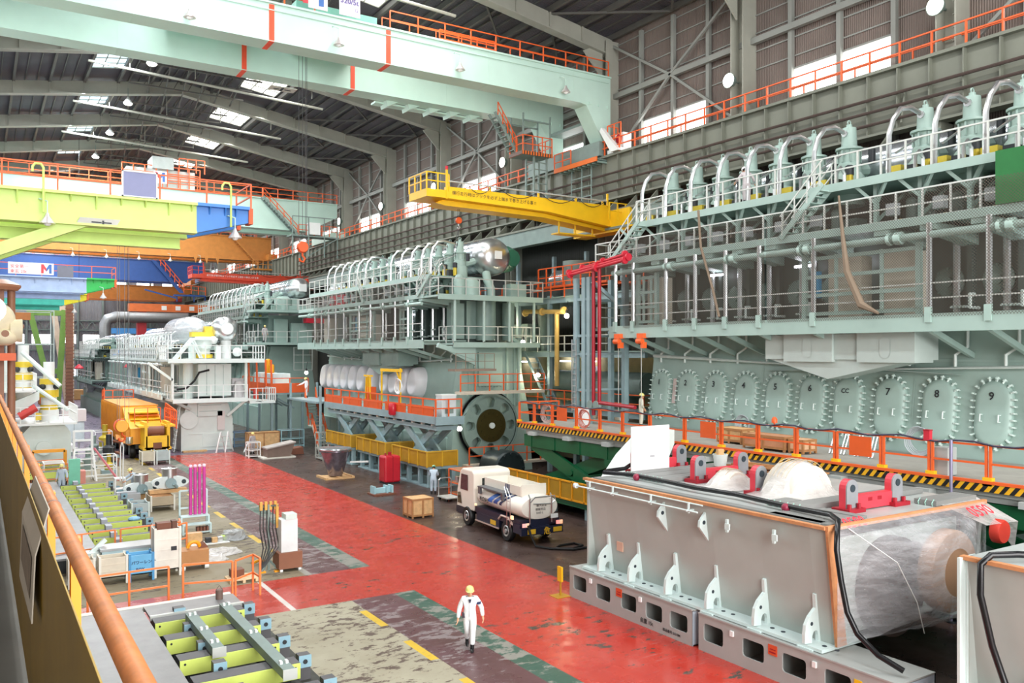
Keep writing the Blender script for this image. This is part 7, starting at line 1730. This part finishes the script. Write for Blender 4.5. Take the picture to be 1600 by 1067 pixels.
# grey cabinet on trolley with hanging cables
t = thing('welding_cabinet', 'white control cabinet on a brown crate trolley at the aisle corner', 'cabinet', (9.9, 31.75, 0)); part('body', G().box(-.22, .42, -.25, .3, .55, 1.95), M('cabinet_white', 'dfe6e6', .4), t, bevel=.02); part('control_panel', G().box(-.05, .38, -.28, .26, 1.95, 2.15), M('panel_mint', 'cfe0da', .45), t); part('crate', G().box(-.35, .55, -.4, .4, .12, .72), M('crate_brown', '8a5a42', .6), t); part('wheel', G().cyl((-.3, -.35, .06), (-.2, -.35, .06), .06, 8).cyl((.4, -.35, .06), (.5, -.35, .06), .06, 8), white, t)
t = thing('cable_stand', 'post stand draped with black cables beside the white cabinet', 'stand', (9.35, 32.0, 0)); g = G(); g.bar((0, 0, 0), (0, 0, 2.5), .08)
for d in (-.35, .3): g.bar((d, -.3, .03), (0, 0, .4), .06); g.bar((-.35, .1, 2.45), (.35, -.1, 2.45), .06)
part('post', g, steelg, t); g = G()
for k in range(6): x = -.3 + .12 * k; g.tube([(x, .05, 2.4), (x - .06, -.1, 1.6), (x + .05, -.15, .9), (x - .1 - .1 * k, -.2, .1)], .025, 5)
part('cable', g, black, t); g = G()
for k in range(4): g.box(-.34 + .18 * k, -.24 + .18 * k, -.05, .05, 2.3, 2.62)
g.box(.25, .35, -.12, 0, 1.6, 2.5); part('yellow_hook', g, M('hook_ochre', 'd2a24a', .5), t); part('foot', G().box(-.4, -.2, -.35, -.2, 0, .06).box(.1, .3, -.45, -.3, 0, .06), amber, t)
# spindle castings on timber
p0 = None
for k, (x, y, rest) in enumerate(((7.75, 51.0, 'a timber beam, left one'), (8.75, 48.2, 'a wood-filled bin, right one'))):
    lab = 'pale casting with two eyes and a silver drum on ' + rest; z = .35 if k == 0 else .95
    if p0 is None:
        p0 = thing('spindle_casting', lab, 'casting', (x, y, z), 'pale castings with silver drums'); out = [(.95 * cos(a) if abs(cos(a)) > .3 else .95 * cos(a), .3 * sin(a)) for a in [2 * pi * q / 24 for q in range(24)]]
        g = G(); g.prism([(a, .35 + b * 1.1) for a, b in out], -.2, .1); part('plate', g, M('casting_pale', 'dbe6e6', .4), p0, True)
        g = G()
        for s_ in (-.68, .68): g.lathe([(.12, -.215), (.12, -.2)], (s_, 0, .35), 'Y', 12)
        part('eye', g, hole, p0); g = G(); g.lathe([(.38, .35), (.38, .95), (.42, .98), (.34, 1.0), (.3, .9)], (0, .15, .1), 'Z', 20); part('drum', g, silver, p0, True); g = G(); g.lathe([(.28, -.4), (.25, -.2)], (0, 0, .33), 'Y', 14); g.cyl((.12, -.5, .3), (.3, -.35, .1), .09, 8); part('hub', g, bluegrey, p0, True)
    else: copytree(p0, (x, y, z), lab)
solo('timber_beam', G().box(6.8, 8.9, 50.8, 51.3, 0, .33), wood, 'timber beam under the left pale casting', 'timber')
t = bin_('parts_bin', 'mesh-sided bin full of wood under the right pale casting', 7.6, 8.75, 46.9, 48.4, .75, M('bin_tan', 'b3a48c', .6), offwhite); part('wood_filling', G().box(7.7, 8.7, 47.0, 48.3, .5, .72), woodd, t, world=True)
solo('timber_beam', G().box(7.7, 9.6, 48.0, 48.5, .74, .93), wood, 'timber beam lying across the wood-filled bin', 'timber'); bin_('parts_bin', 'empty grey mesh bin left of the wood-filled bin', 6.5, 7.3, 45.6, 46.8, .7, M('bin_blue_grey', 'b6c2c2', .5), engw)
rackbox('tool_cart', 'pale tool cart behind the left pale casting', 6.5, 7.0, 51.6, 52.2, 1.2, white, silver, 'cart', 3)
solo('steel_plate_stack', G().box(6.3, 7.6, 50.2, 50.8, 0, .5).box(6.4, 7.4, 50.3, 50.7, .5, .62), M('stack_grey', 'b5b8bd', .45), 'low grey plate stack left of the pale castings', 'plates')

# ------------------------------------------------------------------ lime beam racks and plates
blockm = M('jack_block', '8fb4c4', .45); beamtop = M('beam_top_dark', '5b5a5d', .5, .2)
def limebeam(y, x0, x1, z, lab, grp, h=.38, dp=.55):
    t = thing('lime_beam', lab, 'beam', ((x0 + x1) / 2, y, 0), grp)
    part('face', G().box(x0, x1, y, y + .05, z - h, z - .01), limeb, t, world=True); part('top_plate', G().box(x0, x1, y + .05, y + dp, z - h, z), beamtop, t, world=True)
    part('pin', G().cyl((x0 + .12, y - .01, z - .1), (x0 + .12, y + .01, z - .1), .03, 8).cyl((x1 - .12, y - .01, z - .1), (x1 - .12, y + .01, z - .1), .03, 8), dark, t, world=True)
    part('foot', G().box(x0 + .2, x0 + .5, y + .1, y + .4, .03, z - h).box(x1 - .5, x1 - .2, y + .1, y + .4, .03, z - h), dark, t, world=True); return t
def jack(x, y, z, lab, grp):
    t = thing('jack_block', lab, 'jack', (x, y, 0), grp); part('body', G().box(-.15, .15, -.14, .14, 0, z), beamtop, t); part('face_plate', G().box(-.16, .16, -.17, -.14, z - .3, z), blockm, t); part('screw', G().cyl((0, -.19, z - .15), (0, -.16, z - .15), .06, 8), dark, t)
ys = [25.55, 23.85, 22.1, 20.4, 18.6, 16.8]
for k, y in enumerate(ys):
    limebeam(y, 4.25, 6.75, .6, 'lime-faced beam of the near bed, %s from the far end' % ORD[k], 'lime beams of the near bed')
    jack(5.05 if k == 0 else 5.0, y + .9, .72, 'blue jack block between near lime beams, %s from the far end' % ORD[k], 'jack blocks inside the near bed')
    jack(7.0, y + .55, .62, 'blue jack block at the right end of near lime beam, %s from the far end' % ORD[k], 'jack blocks right of the near bed')
for k, (x, ya, yb) in enumerate(((5.15, 25.3, 21.9), (6.2, 25.75, 19.5))):
    t = thing('cross_bar', 'grey-green steel bar laid across the near lime beams, %s' % ('shorter left one' if k == 0 else 'longer right one'), 'bar', (x, (ya + yb) / 2, .61)); part('bar', G().box(x - .14, x + .14, yb, ya, .61, .83), steelg, t, world=True); part('end_plate', G().box(x - .17, x + .17, yb - .03, yb, .6, .85), galv, t, world=True); g = G()
    for yy in (ya - .25, (ya + yb) / 2, yb + .5): g.box(x - .1, x - .04, yy - .06, yy + .06, .83, .9); g.box(x + .04, x + .1, yy - .06, yy + .06, .83, .9)
    part('clip', g, white, t, world=True)
t = thing('steel_floor_plate', 'big grey steel floor plate left of the near lime beams', 'floor plate', (2.4, 22, 0)); part('plate', G().box(.9, 4.15, 14, 27.4, .52, .6), plate, t, world=True); part('edge', G().box(.9, 6.8, 27.4, 27.6, .45, .63), offwhite, t, world=True); part('support', G().box(1.0, 4.0, 14, 27.3, 0, .52), dark, t, world=True)
t = thing('steel_floor_plate', 'grey steel plate strip beyond the near lime beams, with a brown pot', 'floor plate', (5.4, 27, 0)); part('plate', G().box(4.22, 6.85, 26.3, 27.38, .55, .62), plate, t, world=True); part('edge', G().box(4.22, 6.9, 26.2, 26.3, .5, .64), galv, t, world=True); part('support', G().box(4.4, 6.7, 26.4, 27.3, 0, .55), dark, t, world=True)
t = thing('pot', 'brown metal pot on the steel plate strip', 'pot', (6.35, 27.0, .62)); part('body', G().lathe([(.11, 0), (.11, .28), (.09, .3)], (0, 0, 0), 'Z', 14), M('pot_brown', '6f5a52', .5), t, True); part('handle', G().tube([(-.1, 0, .28), (0, 0, .42), (.1, 0, .28)], .012, 5), M('pot_brown', '6f5a52', .5), t)
solo('handle_ring', G().tube([(3.6 + .2 * cos(a), 28.2, .1 + .2 * sin(a)) for a in [k * pi / 8 for k in range(17)]], .04, 6).box(3.2, 3.7, 28.1, 28.3, 0, .15), engw, 'pale ring fitting on the floor beyond the big steel plate', 'fitting')
ry = [55.9, 53.6, 52.3, 50.9, 48.9, 47.6, 46.2, 44.6, 43.2, 41.7, 40.0]
for k, y in enumerate([55.0, 52.8, 51.4, 49.9, 47.9, 46.4, 44.9, 43.4, 41.9, 40.3, 38.7, 37.2]):
    limebeam(y, 4.05, 6.4, .55, 'lime-faced beam of the far bed, %s from the far end' % ORD[k], 'lime beams of the far bed', .44, .36)
    jack(6.75, y + .3, .6, 'grey jack block at the right end of far lime beam, %s from the far end' % ORD[k], 'jack blocks right of the far bed')
    t = solo('clamp_block', G().box(4.7, 4.95, y - .06, y + .5, .55, .75), M('clamp_grey', 'a9adb6', .5), 'grey clamp block on far lime beam, %s from the far end' % ORD[k], 'clamp', group='clamps on the far bed')
t = thing('steel_floor_plate', 'long grey steel plate left of the far lime beams', 'floor plate', (3, 46, 0)); part('plate', G().box(1.8, 3.95, 35.5, 57, .5, .58), plate, t, world=True); part('support', G().box(1.9, 3.8, 35.6, 56.8, 0, .5), dark, t, world=True)
solo('bed_base', G().box(4.0, 6.5, 36.5, 56, 0, .03), M('bed_base_dark', '4c4a46', .7), 'dark base plate beneath the far lime beams', 'base plate'); solo('bed_base', G().box(4.2, 6.85, 16, 26.15, 0, .03), M('bed_base_dark', '4c4a46', .7), 'dark base plate beneath the near lime beams', 'base plate')
solo('blue_cloth', G().ball((6.1, 42.1, .62), .28, 1, .8, .4, 10, 6), M('cloth_blue', '8fbcd8', .7), 'pale blue cloth lying on a far lime beam', 'cloth')
# orange guard rails
def guard(lab, pts, posts=None, grp=None):
    g = G(); g.rail(pts, 1.25, 1.5, .055); solo('guard_rail', g, M('guard_orange', 'f08544', .45), lab, 'guard rail')
guard('orange guard rail by the near bed, left section behind the handrail', [(2.9, 29.3, 0), (5.3, 29.4, 0)]); guard('orange guard rail by the near bed, middle section', [(5.75, 29.4, 0), (7.25, 29.0, 0)]); guard('orange guard rail by the near bed, right section turning the corner', [(7.35, 29.0, 0), (8.1, 29.6, 0), (8.15, 28.9, 0)])
guard('orange guard rail around the far bed, left section', [(2.2, 36.2, 0), (4.6, 36.6, 0)]); guard('orange guard rail around the far bed, right section', [(4.8, 36.6, 0), (7.1, 36.9, 0), (7.2, 37.6, 0)]); guard('orange guard rail at the far bed corner by the bench', [(6.9, 36.3, 0), (7.3, 36.6, 0)])
for k in range(3): guard('orange guard rail left of the ladder platform, %s row' % ['first', 'second', 'third'][k], [(2.8, 57.5 + 2.4 * k, 0), (4.8, 57.8 + 2.4 * k, 0)])
for k, y in enumerate((59, 61.5, 64)): limebeam(y, 2.6, 4.9, .9, 'lime beam behind the far bed by the ladder platform, %s row' % ['nearest', 'middle', 'furthest'][k], 'lime beams behind the far bed')
solo('pipe_gantry', G().bar((4.9, 63, 0), (4.9, 63, 1.8), .2).bar((4.9, 63, 1.8), (3.0, 63, 1.8), .2).bar((3, 63, 0), (3, 63, 1.8), .2), amber, 'amber square frame left of the ladder platform', 'frame')
solo('green_board', G().box(4.6, 5.2, 56.5, 56.7, 0, 1.9), M('panel_sea_green', '7ccdae', .5), 'sea green upright panel behind the worker in blue', 'panel')
solo('red_crate', G().box(5.0, 5.7, 58.6, 59.4, 0, .9), M('crate_faded_red', 'd98c80', .6), 'faded red box below the ladder platform', 'box', bevel=.03)
# brown machine column with disc and cream spindle head
t = thing('machine_column', 'brown steel column with a wide round top plate and cream spindle head', 'machine', (.3, 47, 0))
part('column', G().cyl((-.3, 47.3, 0), (-.3, 47.3, 11.3), .42, 18).box(.15, .55, 46.9, 47.3, 0, 11.3).cyl((.85, 47.1, 0), (.85, 47.1, 11.3), .17, 12), brown, t, True, world=True)
part('top_plate', G().lathe([(1.12, 11.25), (1.26, 11.4), (1.26, 11.5), (.7, 11.75)], (0, 47, 0), 'Z', 36), M('plate_brown', 'b07a60', .45), t, True, world=True); part('cap', G().lathe([(.5, 11.7), (.3, 12.3), (.1, 12.4)], (-.2, 47, 0), 'Z', 18), brown, t, True, world=True)
g = G(); g.lathe([(.35, 45.2), (.75, 45.4), (.85, 46.0), (.8, 46.8)], (.15, 0, 9.8), 'Y', 24); g.ball((.5, 45.6, 9.0), .6, 1, 1, .7, 16, 10); g.lathe([(.5, 0), (.55, .5)], (.75, 45.7, 9.3), 'X', 18); part('spindle_head', g, cream, t, True, world=True)
g = G(); g.lathe([(.6, 45.15), (.62, 45.5), (.4, 45.7)], (0, 0, 10.25), 'Y', 20); part('head_cover', g, silver, t, True, world=True); g = G(); g.cyl((.55, 45.0, 9.15), (.55, 45.4, 9.15), .16, 12); g.cyl((1.28, 45.6, 9.5), (1.32, 45.6, 9.5), .1, 10); part('knob', g, brown, t, True, world=True); part('lower_arm', G().box(-.5, 1.0, 45.6, 46.6, 7.9, 8.25), orange, t, world=True)
for ch in t.children: pass
t.location.x += .52
# ------------------------------------------------------------------ gallery rail in the foreground
t = thing('gallery_handrail', 'rusty orange pipe handrail on posts along the camera gallery', 'handrail', (.32, 12, 6.2)); rustp = M('pipe_rust_orange', 'c8793e', .5, var=.2, scale=14)
part('pipe', G().tube([(.335, .4, 7.49), (.335, 45, 7.49)], .033, 14), rustp, t, True, world=True)
parts('post', [G().box(.345, .385, 4.14 + k * 1.45, 4.22 + k * 1.45, 6.2, 7.48) for k in range(27)], M('post_bright_orange', 'f08c1e', .45), t); g = G()
parts('tie', [G().lathe([(.037, y - .02), (.037, y + .02)], (.335, 0, 7.49), 'Y', 14) for y in (5.0, 5.7)], brown, t, True)
yp = M('panel_old_yellow', '86690a', .5, var=.15, scale=2)
t = thing('sheet_screen', 'old yellow sheet screen hung inside the near handrail', 'panel', (.27, 12, 6.2)); part('sheet', G().box(.264, .268, .3, 44, 6.26, 7.455), yp, t, world=True); part('edge', G().box(.2635, .2685, .3, 44, 7.455, 7.459), M('panel_edge_yellow', 'c9a53a', .5), t, world=True)
t = thing('notice_sheet', 'faded notice sheet tied to the handrail over the yellow screen', 'notice', (.25, 5.3, 6.9)); n = 8
g = G(); g.loft([[(.22, 4.7, 6.98), (.226, 4.7, 6.98), (.226, 6.1, 6.9), (.22, 6.1, 6.9)], [(.235, 4.72, 7.3), (.241, 4.72, 7.3), (.241, 6.1, 7.3), (.235, 6.1, 7.3)], [(.3, 4.8, 7.515), (.306, 4.8, 7.515), (.306, 6.0, 7.53), (.3, 6.0, 7.53)]]); part('sheet', g, M('notice_grey', 'b9b0a0', .5, var=.1), t, world=True); part('print', G().add([(.221, 4.9, 7.05), (.221, 5.9, 7.05), (.229, 5.9, 7.26), (.229, 4.9, 7.26)], [(0, 3, 2, 1)]), M('notice_print', '7a6a58', .6, var=.25, scale=9), t, world=True)
g = G(); g.box(-1.6, .3, -3, 45, 6.05, 6.2); o = struct('trim_50', g, M('gallery_floor', '5c5c57', .8))
solo('dark_fitting', G().box(-.1, .02, 3.7, 3.8, 6.2, 6.7), dark, 'dark fitting at the left edge of the picture on the gallery floor', 'fitting')

# ------------------------------------------------------------------ people
def skinned(name, verts, edges, mat, parent, sub=2):
    me = bpy.data.meshes.new(name); me.from_pydata([v[:3] for v in verts], edges, []); o = bpy.data.objects.new(name, me); sc.collection.objects.link(o)
    o.modifiers.new('s', 'SKIN'); 
    for i, v in enumerate(verts):
        sv = me.skin_vertices[0].data[i]; sv.radius = v[3] if isinstance(v[3], tuple) else (v[3], v[3]); sv.use_root = (i == 0)
    m = o.modifiers.new('u', 'SUBSURF'); m.levels = sub; m.render_levels = sub
    dg = bpy.context.evaluated_depsgraph_get(); ev = o.evaluated_get(dg); m2 = bpy.data.meshes.new_from_object(ev)
    bpy.data.objects.remove(o); m2.name = name; m2.materials.clear(); m2.materials.append(mat); m2.polygons.foreach_set('use_smooth', [True] * len(m2.polygons))
    q = bpy.data.objects.new(name, m2); link(q, parent); return q
STAND = dict(pel=(0, 0, .93), chest=(0, 0, 1.28), neck=(0, -.01, 1.46), head=(0, -.03, 1.6), shL=(.19, 0, 1.41), elL=(.25, .03, 1.13), wrL=(.27, -.06, .88), shR=(-.19, 0, 1.41), elR=(-.25, .03, 1.13), wrR=(-.27, -.06, .88),
             hiL=(.1, 0, .9), knL=(.11, -.02, .5), anL=(.11, .02, .09), hiR=(-.1, 0, .9), knR=(-.11, -.02, .5), anR=(-.11, .02, .09))
def person(label, loc, rz, coat, hel, **pose):
    """local frame: the person looks towards -Y, own left is +X"""
    P = dict(STAND); P.update(pose); V = {k: Vector(v) for k, v in P.items()}
    t = thing('person', label, 'person', loc, rz=rz)
    # whole body as one surface, hands with fingers
    vs = []; es = []; ix = {}
    def v(k, p, r, frm=None):
        ix[k] = len(vs); vs.append((p[0], p[1], p[2], r))
        if frm is not None: es.append((ix[frm], ix[k]))
    v('pel', V['pel'], (.13, .1)); v('chest', V['chest'], (.14, .1), 'pel'); v('neck', V['neck'], .06, 'chest')
    hd = (V['head'] - V['neck']).normalized(); v('jaw', V['neck'] + hd * .07, .06, 'neck')
    for s in 'LR':
        v('sh' + s, V['sh' + s], .055, 'chest'); v('el' + s, V['el' + s], .04, 'sh' + s); v('wr' + s, V['wr' + s], .028, 'el' + s)
        d = (V['wr' + s] - V['el' + s]).normalized(); sd = d.cross(Vector((1, 0, 0)) if abs(d.x) < .8 else Vector((0, 1, 0))).normalized(); palm = V['wr' + s] + d * .07; v('pa' + s, palm, (.042, .028), 'wr' + s)
        nn = d.cross(sd)
        for f, (o_, ln) in enumerate(((-.03, .07), (-.01, .085), (.01, .08), (.03, .06))):
            q = palm + d * .03 + sd * o_; v('f%d%s' % (f, s), q, .013, 'pa' + s); v('g%d%s' % (f, s), q + d * ln * .6 + nn * .014, .012, 'f%d%s' % (f, s)); v('h%d%s' % (f, s), q + d * ln + nn * .04, .01, 'g%d%s' % (f, s))
        q = V['wr' + s] + d * .03 - sd * .035; v('t%s' % s, q, .012, 'wr' + s); v('u%s' % s, q + d * .05 - sd * .015 + nn * .01, .009, 't%s' % s)
        v('hi' + s, V['hi' + s], .075, 'pel'); v('kn' + s, V['kn' + s], .05, 'hi' + s); v('an' + s, V['an' + s], .035, 'kn' + s)
    b = skinned('body', vs, es, skin, t)
    # head with face
    fw = Vector(pose.get('face', (0, -1, 0))).normalized(); up = hd; rt = fw.cross(up).normalized() * -1; fw = up.cross(rt).normalized() * 1
    if fw.dot(Vector(pose.get('face', (0, -1, 0)))) < 0: fw = -fw
    hc = V['head']; rings = []
    for z, rx, ry, off in ((-.12, .035, .04, .03), (-.095, .055, .065, .02), (-.05, .066, .085, .008), (0, .074, .094, 0), (.05, .076, .098, -.005), (.09, .062, .08, -.008), (.115, .03, .04, -.01)):
        rings.append([hc + up * z + rt * rx * cos(a) + fw * (off + ry * sin(a) + (.022 if (z == -.05 or z == 0) and q == 3 else 0)) for q, a in enumerate([2 * pi * k / 12 for k in range(12)])])
    h = part('head', G().loft(rings), skin, t, True)
    g = G()
    for s in (-1, 1): g.ball(hc + rt * .03 * s + fw * .088 + up * .005, .011, n=8, m=5)
    g.box(*[0] * 6) if 0 else None
    part('eye', g, ink, h); g = G(); g.bar(hc + fw * .092 - up * .055 - rt * .022, hc + fw * .092 - up * .055 + rt * .022, .01); part('mouth', g, M('lip', 'a8635a', .5), h)
    g = G()
    for s in (-1, 1): g.ball(hc + rt * .078 * s - up * .005, .022, .5, 1, 1.3, 8, 5)
    part('ear', g, skin, h, True)
    g = G(); rg = [[hc + up * z + rt * r * cos(a) + fw * (r * 1.2 * sin(a) - .012) for a in [2 * pi * k / 16 for k in range(16)]] for z, r in ((-.045, .066), (0, .08), (.05, .082), (.1, .06))]
    g.loft([[p if (p - hc).dot(fw) < .02 or (p - hc).dot(up) > .045 else hc + (p - hc) * .8 for p in r] for r in rg]); part('hair', g, M('hair_black', '1e1a18', .6), t, True)
    rg = [[hc + up * (.058 + z) + rt * r * cos(a) + fw * (r * 1.18 * sin(a) + (.03 if i == 0 and sin(a) > .2 else 0) - .005) for a in [2 * pi * k / 20 for k in range(20)]] for i, (z, r) in enumerate(((-.012, .122), (.0, .118), (.02, .114), (.055, .108), (.088, .09), (.11, .06), (.118, .02)))]
    hm = part('helmet', G().loft(rg), hel, t, True); g = G(); g.tube([hc + up * (.055 + z) + fw * y for z, y in ((.06, .118), (.1, .08), (.12, 0), (.1, -.085), (.06, -.122))], .012, 6); part('helmet_ridge', g, hel, hm, True)
    # coverall over the body
    vs.clear(); es.clear(); ix.clear()
    v('pel', V['pel'], (.175, .135)); mid = (V['pel'] + V['chest']) / 2 + Vector((0, 0, .02)); v('mid', mid, (.165, .125), 'pel'); v('chest', V['chest'], (.19, .135), 'mid'); v('neck', V['neck'] - hd * .02, .085, 'chest')
    for s in 'LR':
        v('sh' + s, V['sh' + s], .09, 'chest'); v('el' + s, V['el' + s], .072, 'sh' + s); v('wr' + s, V['el' + s].lerp(V['wr' + s], .97), .052, 'el' + s)
        v('hi' + s, V['hi' + s] - Vector((0, 0, .03)), .11, 'pel'); m_ = (V['hi' + s] + V['kn' + s]) / 2; v('th' + s, m_, .105, 'hi' + s); v('kn' + s, V['kn' + s], .086, 'th' + s); v('ca' + s, V['kn' + s].lerp(V['an' + s], .5), .08, 'kn' + s); v('an' + s, V['kn' + s].lerp(V['an' + s], .86), .066, 'ca' + s)
    cv = skinned('coverall', vs, es, coat, t)
    g = G(); c = V['neck'] - hd * .015; g.lathe([(.085, -.03), (.075, .03), (.065, .03), (.07, -.02)], c, 'Z', 14); part('collar', g, coat, cv, True)
    g = G(); 
    for s in 'LR':
        a = V['an' + s]; sh = (a - V['kn' + s]).normalized(); f2 = Vector((0, -1, 0)); f2 = (f2 - sh * f2.dot(sh)).normalized(); sole = a + sh * .07
        g = G(); g.tube([V['kn' + s].lerp(a, .62), a, sole - f2 * .01], [.066, .055, .055], 10); g.tube([sole - f2 * .07 - sh * .01, sole - sh * .015 + f2 * .02, sole + f2 * .12 - sh * .005, sole + f2 * .18], [.045, .052, .05, .025], 10); part('boot', g, M('boot_black', '16171b', .35), t, True)
    return t, cv, V
tw, cv, V = person('person in a white coverall and yellow helmet walking along the aisle edge', (11.62, 20.5, 0), radians(-28), coverw, helm,
    elL=(.33, .06, 1.15), wrL=(.36, -.08, .92), elR=(-.29, .03, 1.13), wrR=(-.33, -.04, .87), knL=(.08, -.12, .52), anL=(.06, -.16, .085), knR=(-.07, .04, .5), anR=(-.07, .3, .17), hiL=(.1, -.02, .9), hiR=(-.1, .02, .9), face=(.12, -1, -.08))
g = G(); g.prism([(-.04, 1.43), (.04, 1.43), (.015, 1.33), (-.015, 1.33)], -.165, -.15); part('necktie', g, M('tie_navy', '1e2440', .6), cv); g = G(); g.bar((-.006, -.155, .95), (-.006, -.16, 1.34), .012); g.box(-.13, -.05, -.155, -.15, 1.25, 1.26); g.box(.05, .13, -.155, -.15, 1.25, 1.26); part('seam', g, M('seam_shade', 'c5c9ce', .8), cv); g = G(); g.lathe([(.082, -.04), (.082, .03)], (.235, .01, 1.3), 'Z', 12); part('armband', g, M('armband_navy', '27345c', .6), cv); part('belt_pouch', G().box(-.22, -.14, -.08, .06, .9, 1.02), M('pouch_dark', '3a3440', .6), cv)
person('person in a khaki coverall and yellow helmet, hand on hip, on the lift platform', (29.0, 33.2, 4.4), radians(60), coverk, helm, elR=(-.38, .05, 1.2), wrR=(-.19, -.1, 1.02), elL=(.28, -.05, 1.15), wrL=(.28, -.2, .95), face=(.2, -1, 0))
person('person in a grey coverall and white helmet on the top deck of the big engine', (29.7, 26.75, 15.06), radians(155), coverg, white, elL=(.3, -.15, 1.2), wrL=(.36, -.4, 1.08), elR=(-.33, .0, 1.2), wrR=(-.42, -.1, 1.0), chest=(0, -.06, 1.27), neck=(0, -.13, 1.45), head=(.02, -.2, 1.58), shL=(.19, -.09, 1.4), shR=(-.19, -.08, 1.4))
person('person in a pale coverall and green helmet stooping at the grey lift', (22.5, 44.0, 0), radians(150), coverb, helmg, chest=(0, -.15, 1.24), neck=(0, -.27, 1.37), head=(0, -.36, 1.47), shL=(.19, -.2, 1.33), shR=(-.19, -.2, 1.33), elL=(.24, -.3, 1.08), wrL=(.2, -.5, 1.02), elR=(-.24, -.3, 1.08), wrR=(-.2, -.5, 1.02))
person('person in a pale blue coverall standing beside the long steel plate', (4.15, 55.6, 0), radians(-20), coverb, helm, elL=(.3, -.05, 1.15), wrL=(.33, -.2, .95))
person('person in a pale blue coverall reaching for the white sling', (7.5, 51.9, 0), radians(-75), coverb, helm, chest=(0, -.08, 1.26), neck=(0, -.15, 1.43), head=(0, -.2, 1.56), elR=(-.25, -.3, 1.2), wrR=(-.22, -.6, 1.1), elL=(.25, -.28, 1.18), wrL=(.2, -.55, 1.05))
person('person in a grey coverall behind the small wheeled cart', (18.9, 69.2, 0), radians(20), coverg, helm)
person('person in a white coverall at the far end of the grey lift', (24.4, 72.2, 4.3), radians(-90), coverw, helm, elR=(-.25, -.3, 1.2), wrR=(-.22, -.6, 1.1))
person('person in a grey coverall on the gallery of the engine behind', (25.2, 87.6, 9.32), radians(0), coverg, helm)
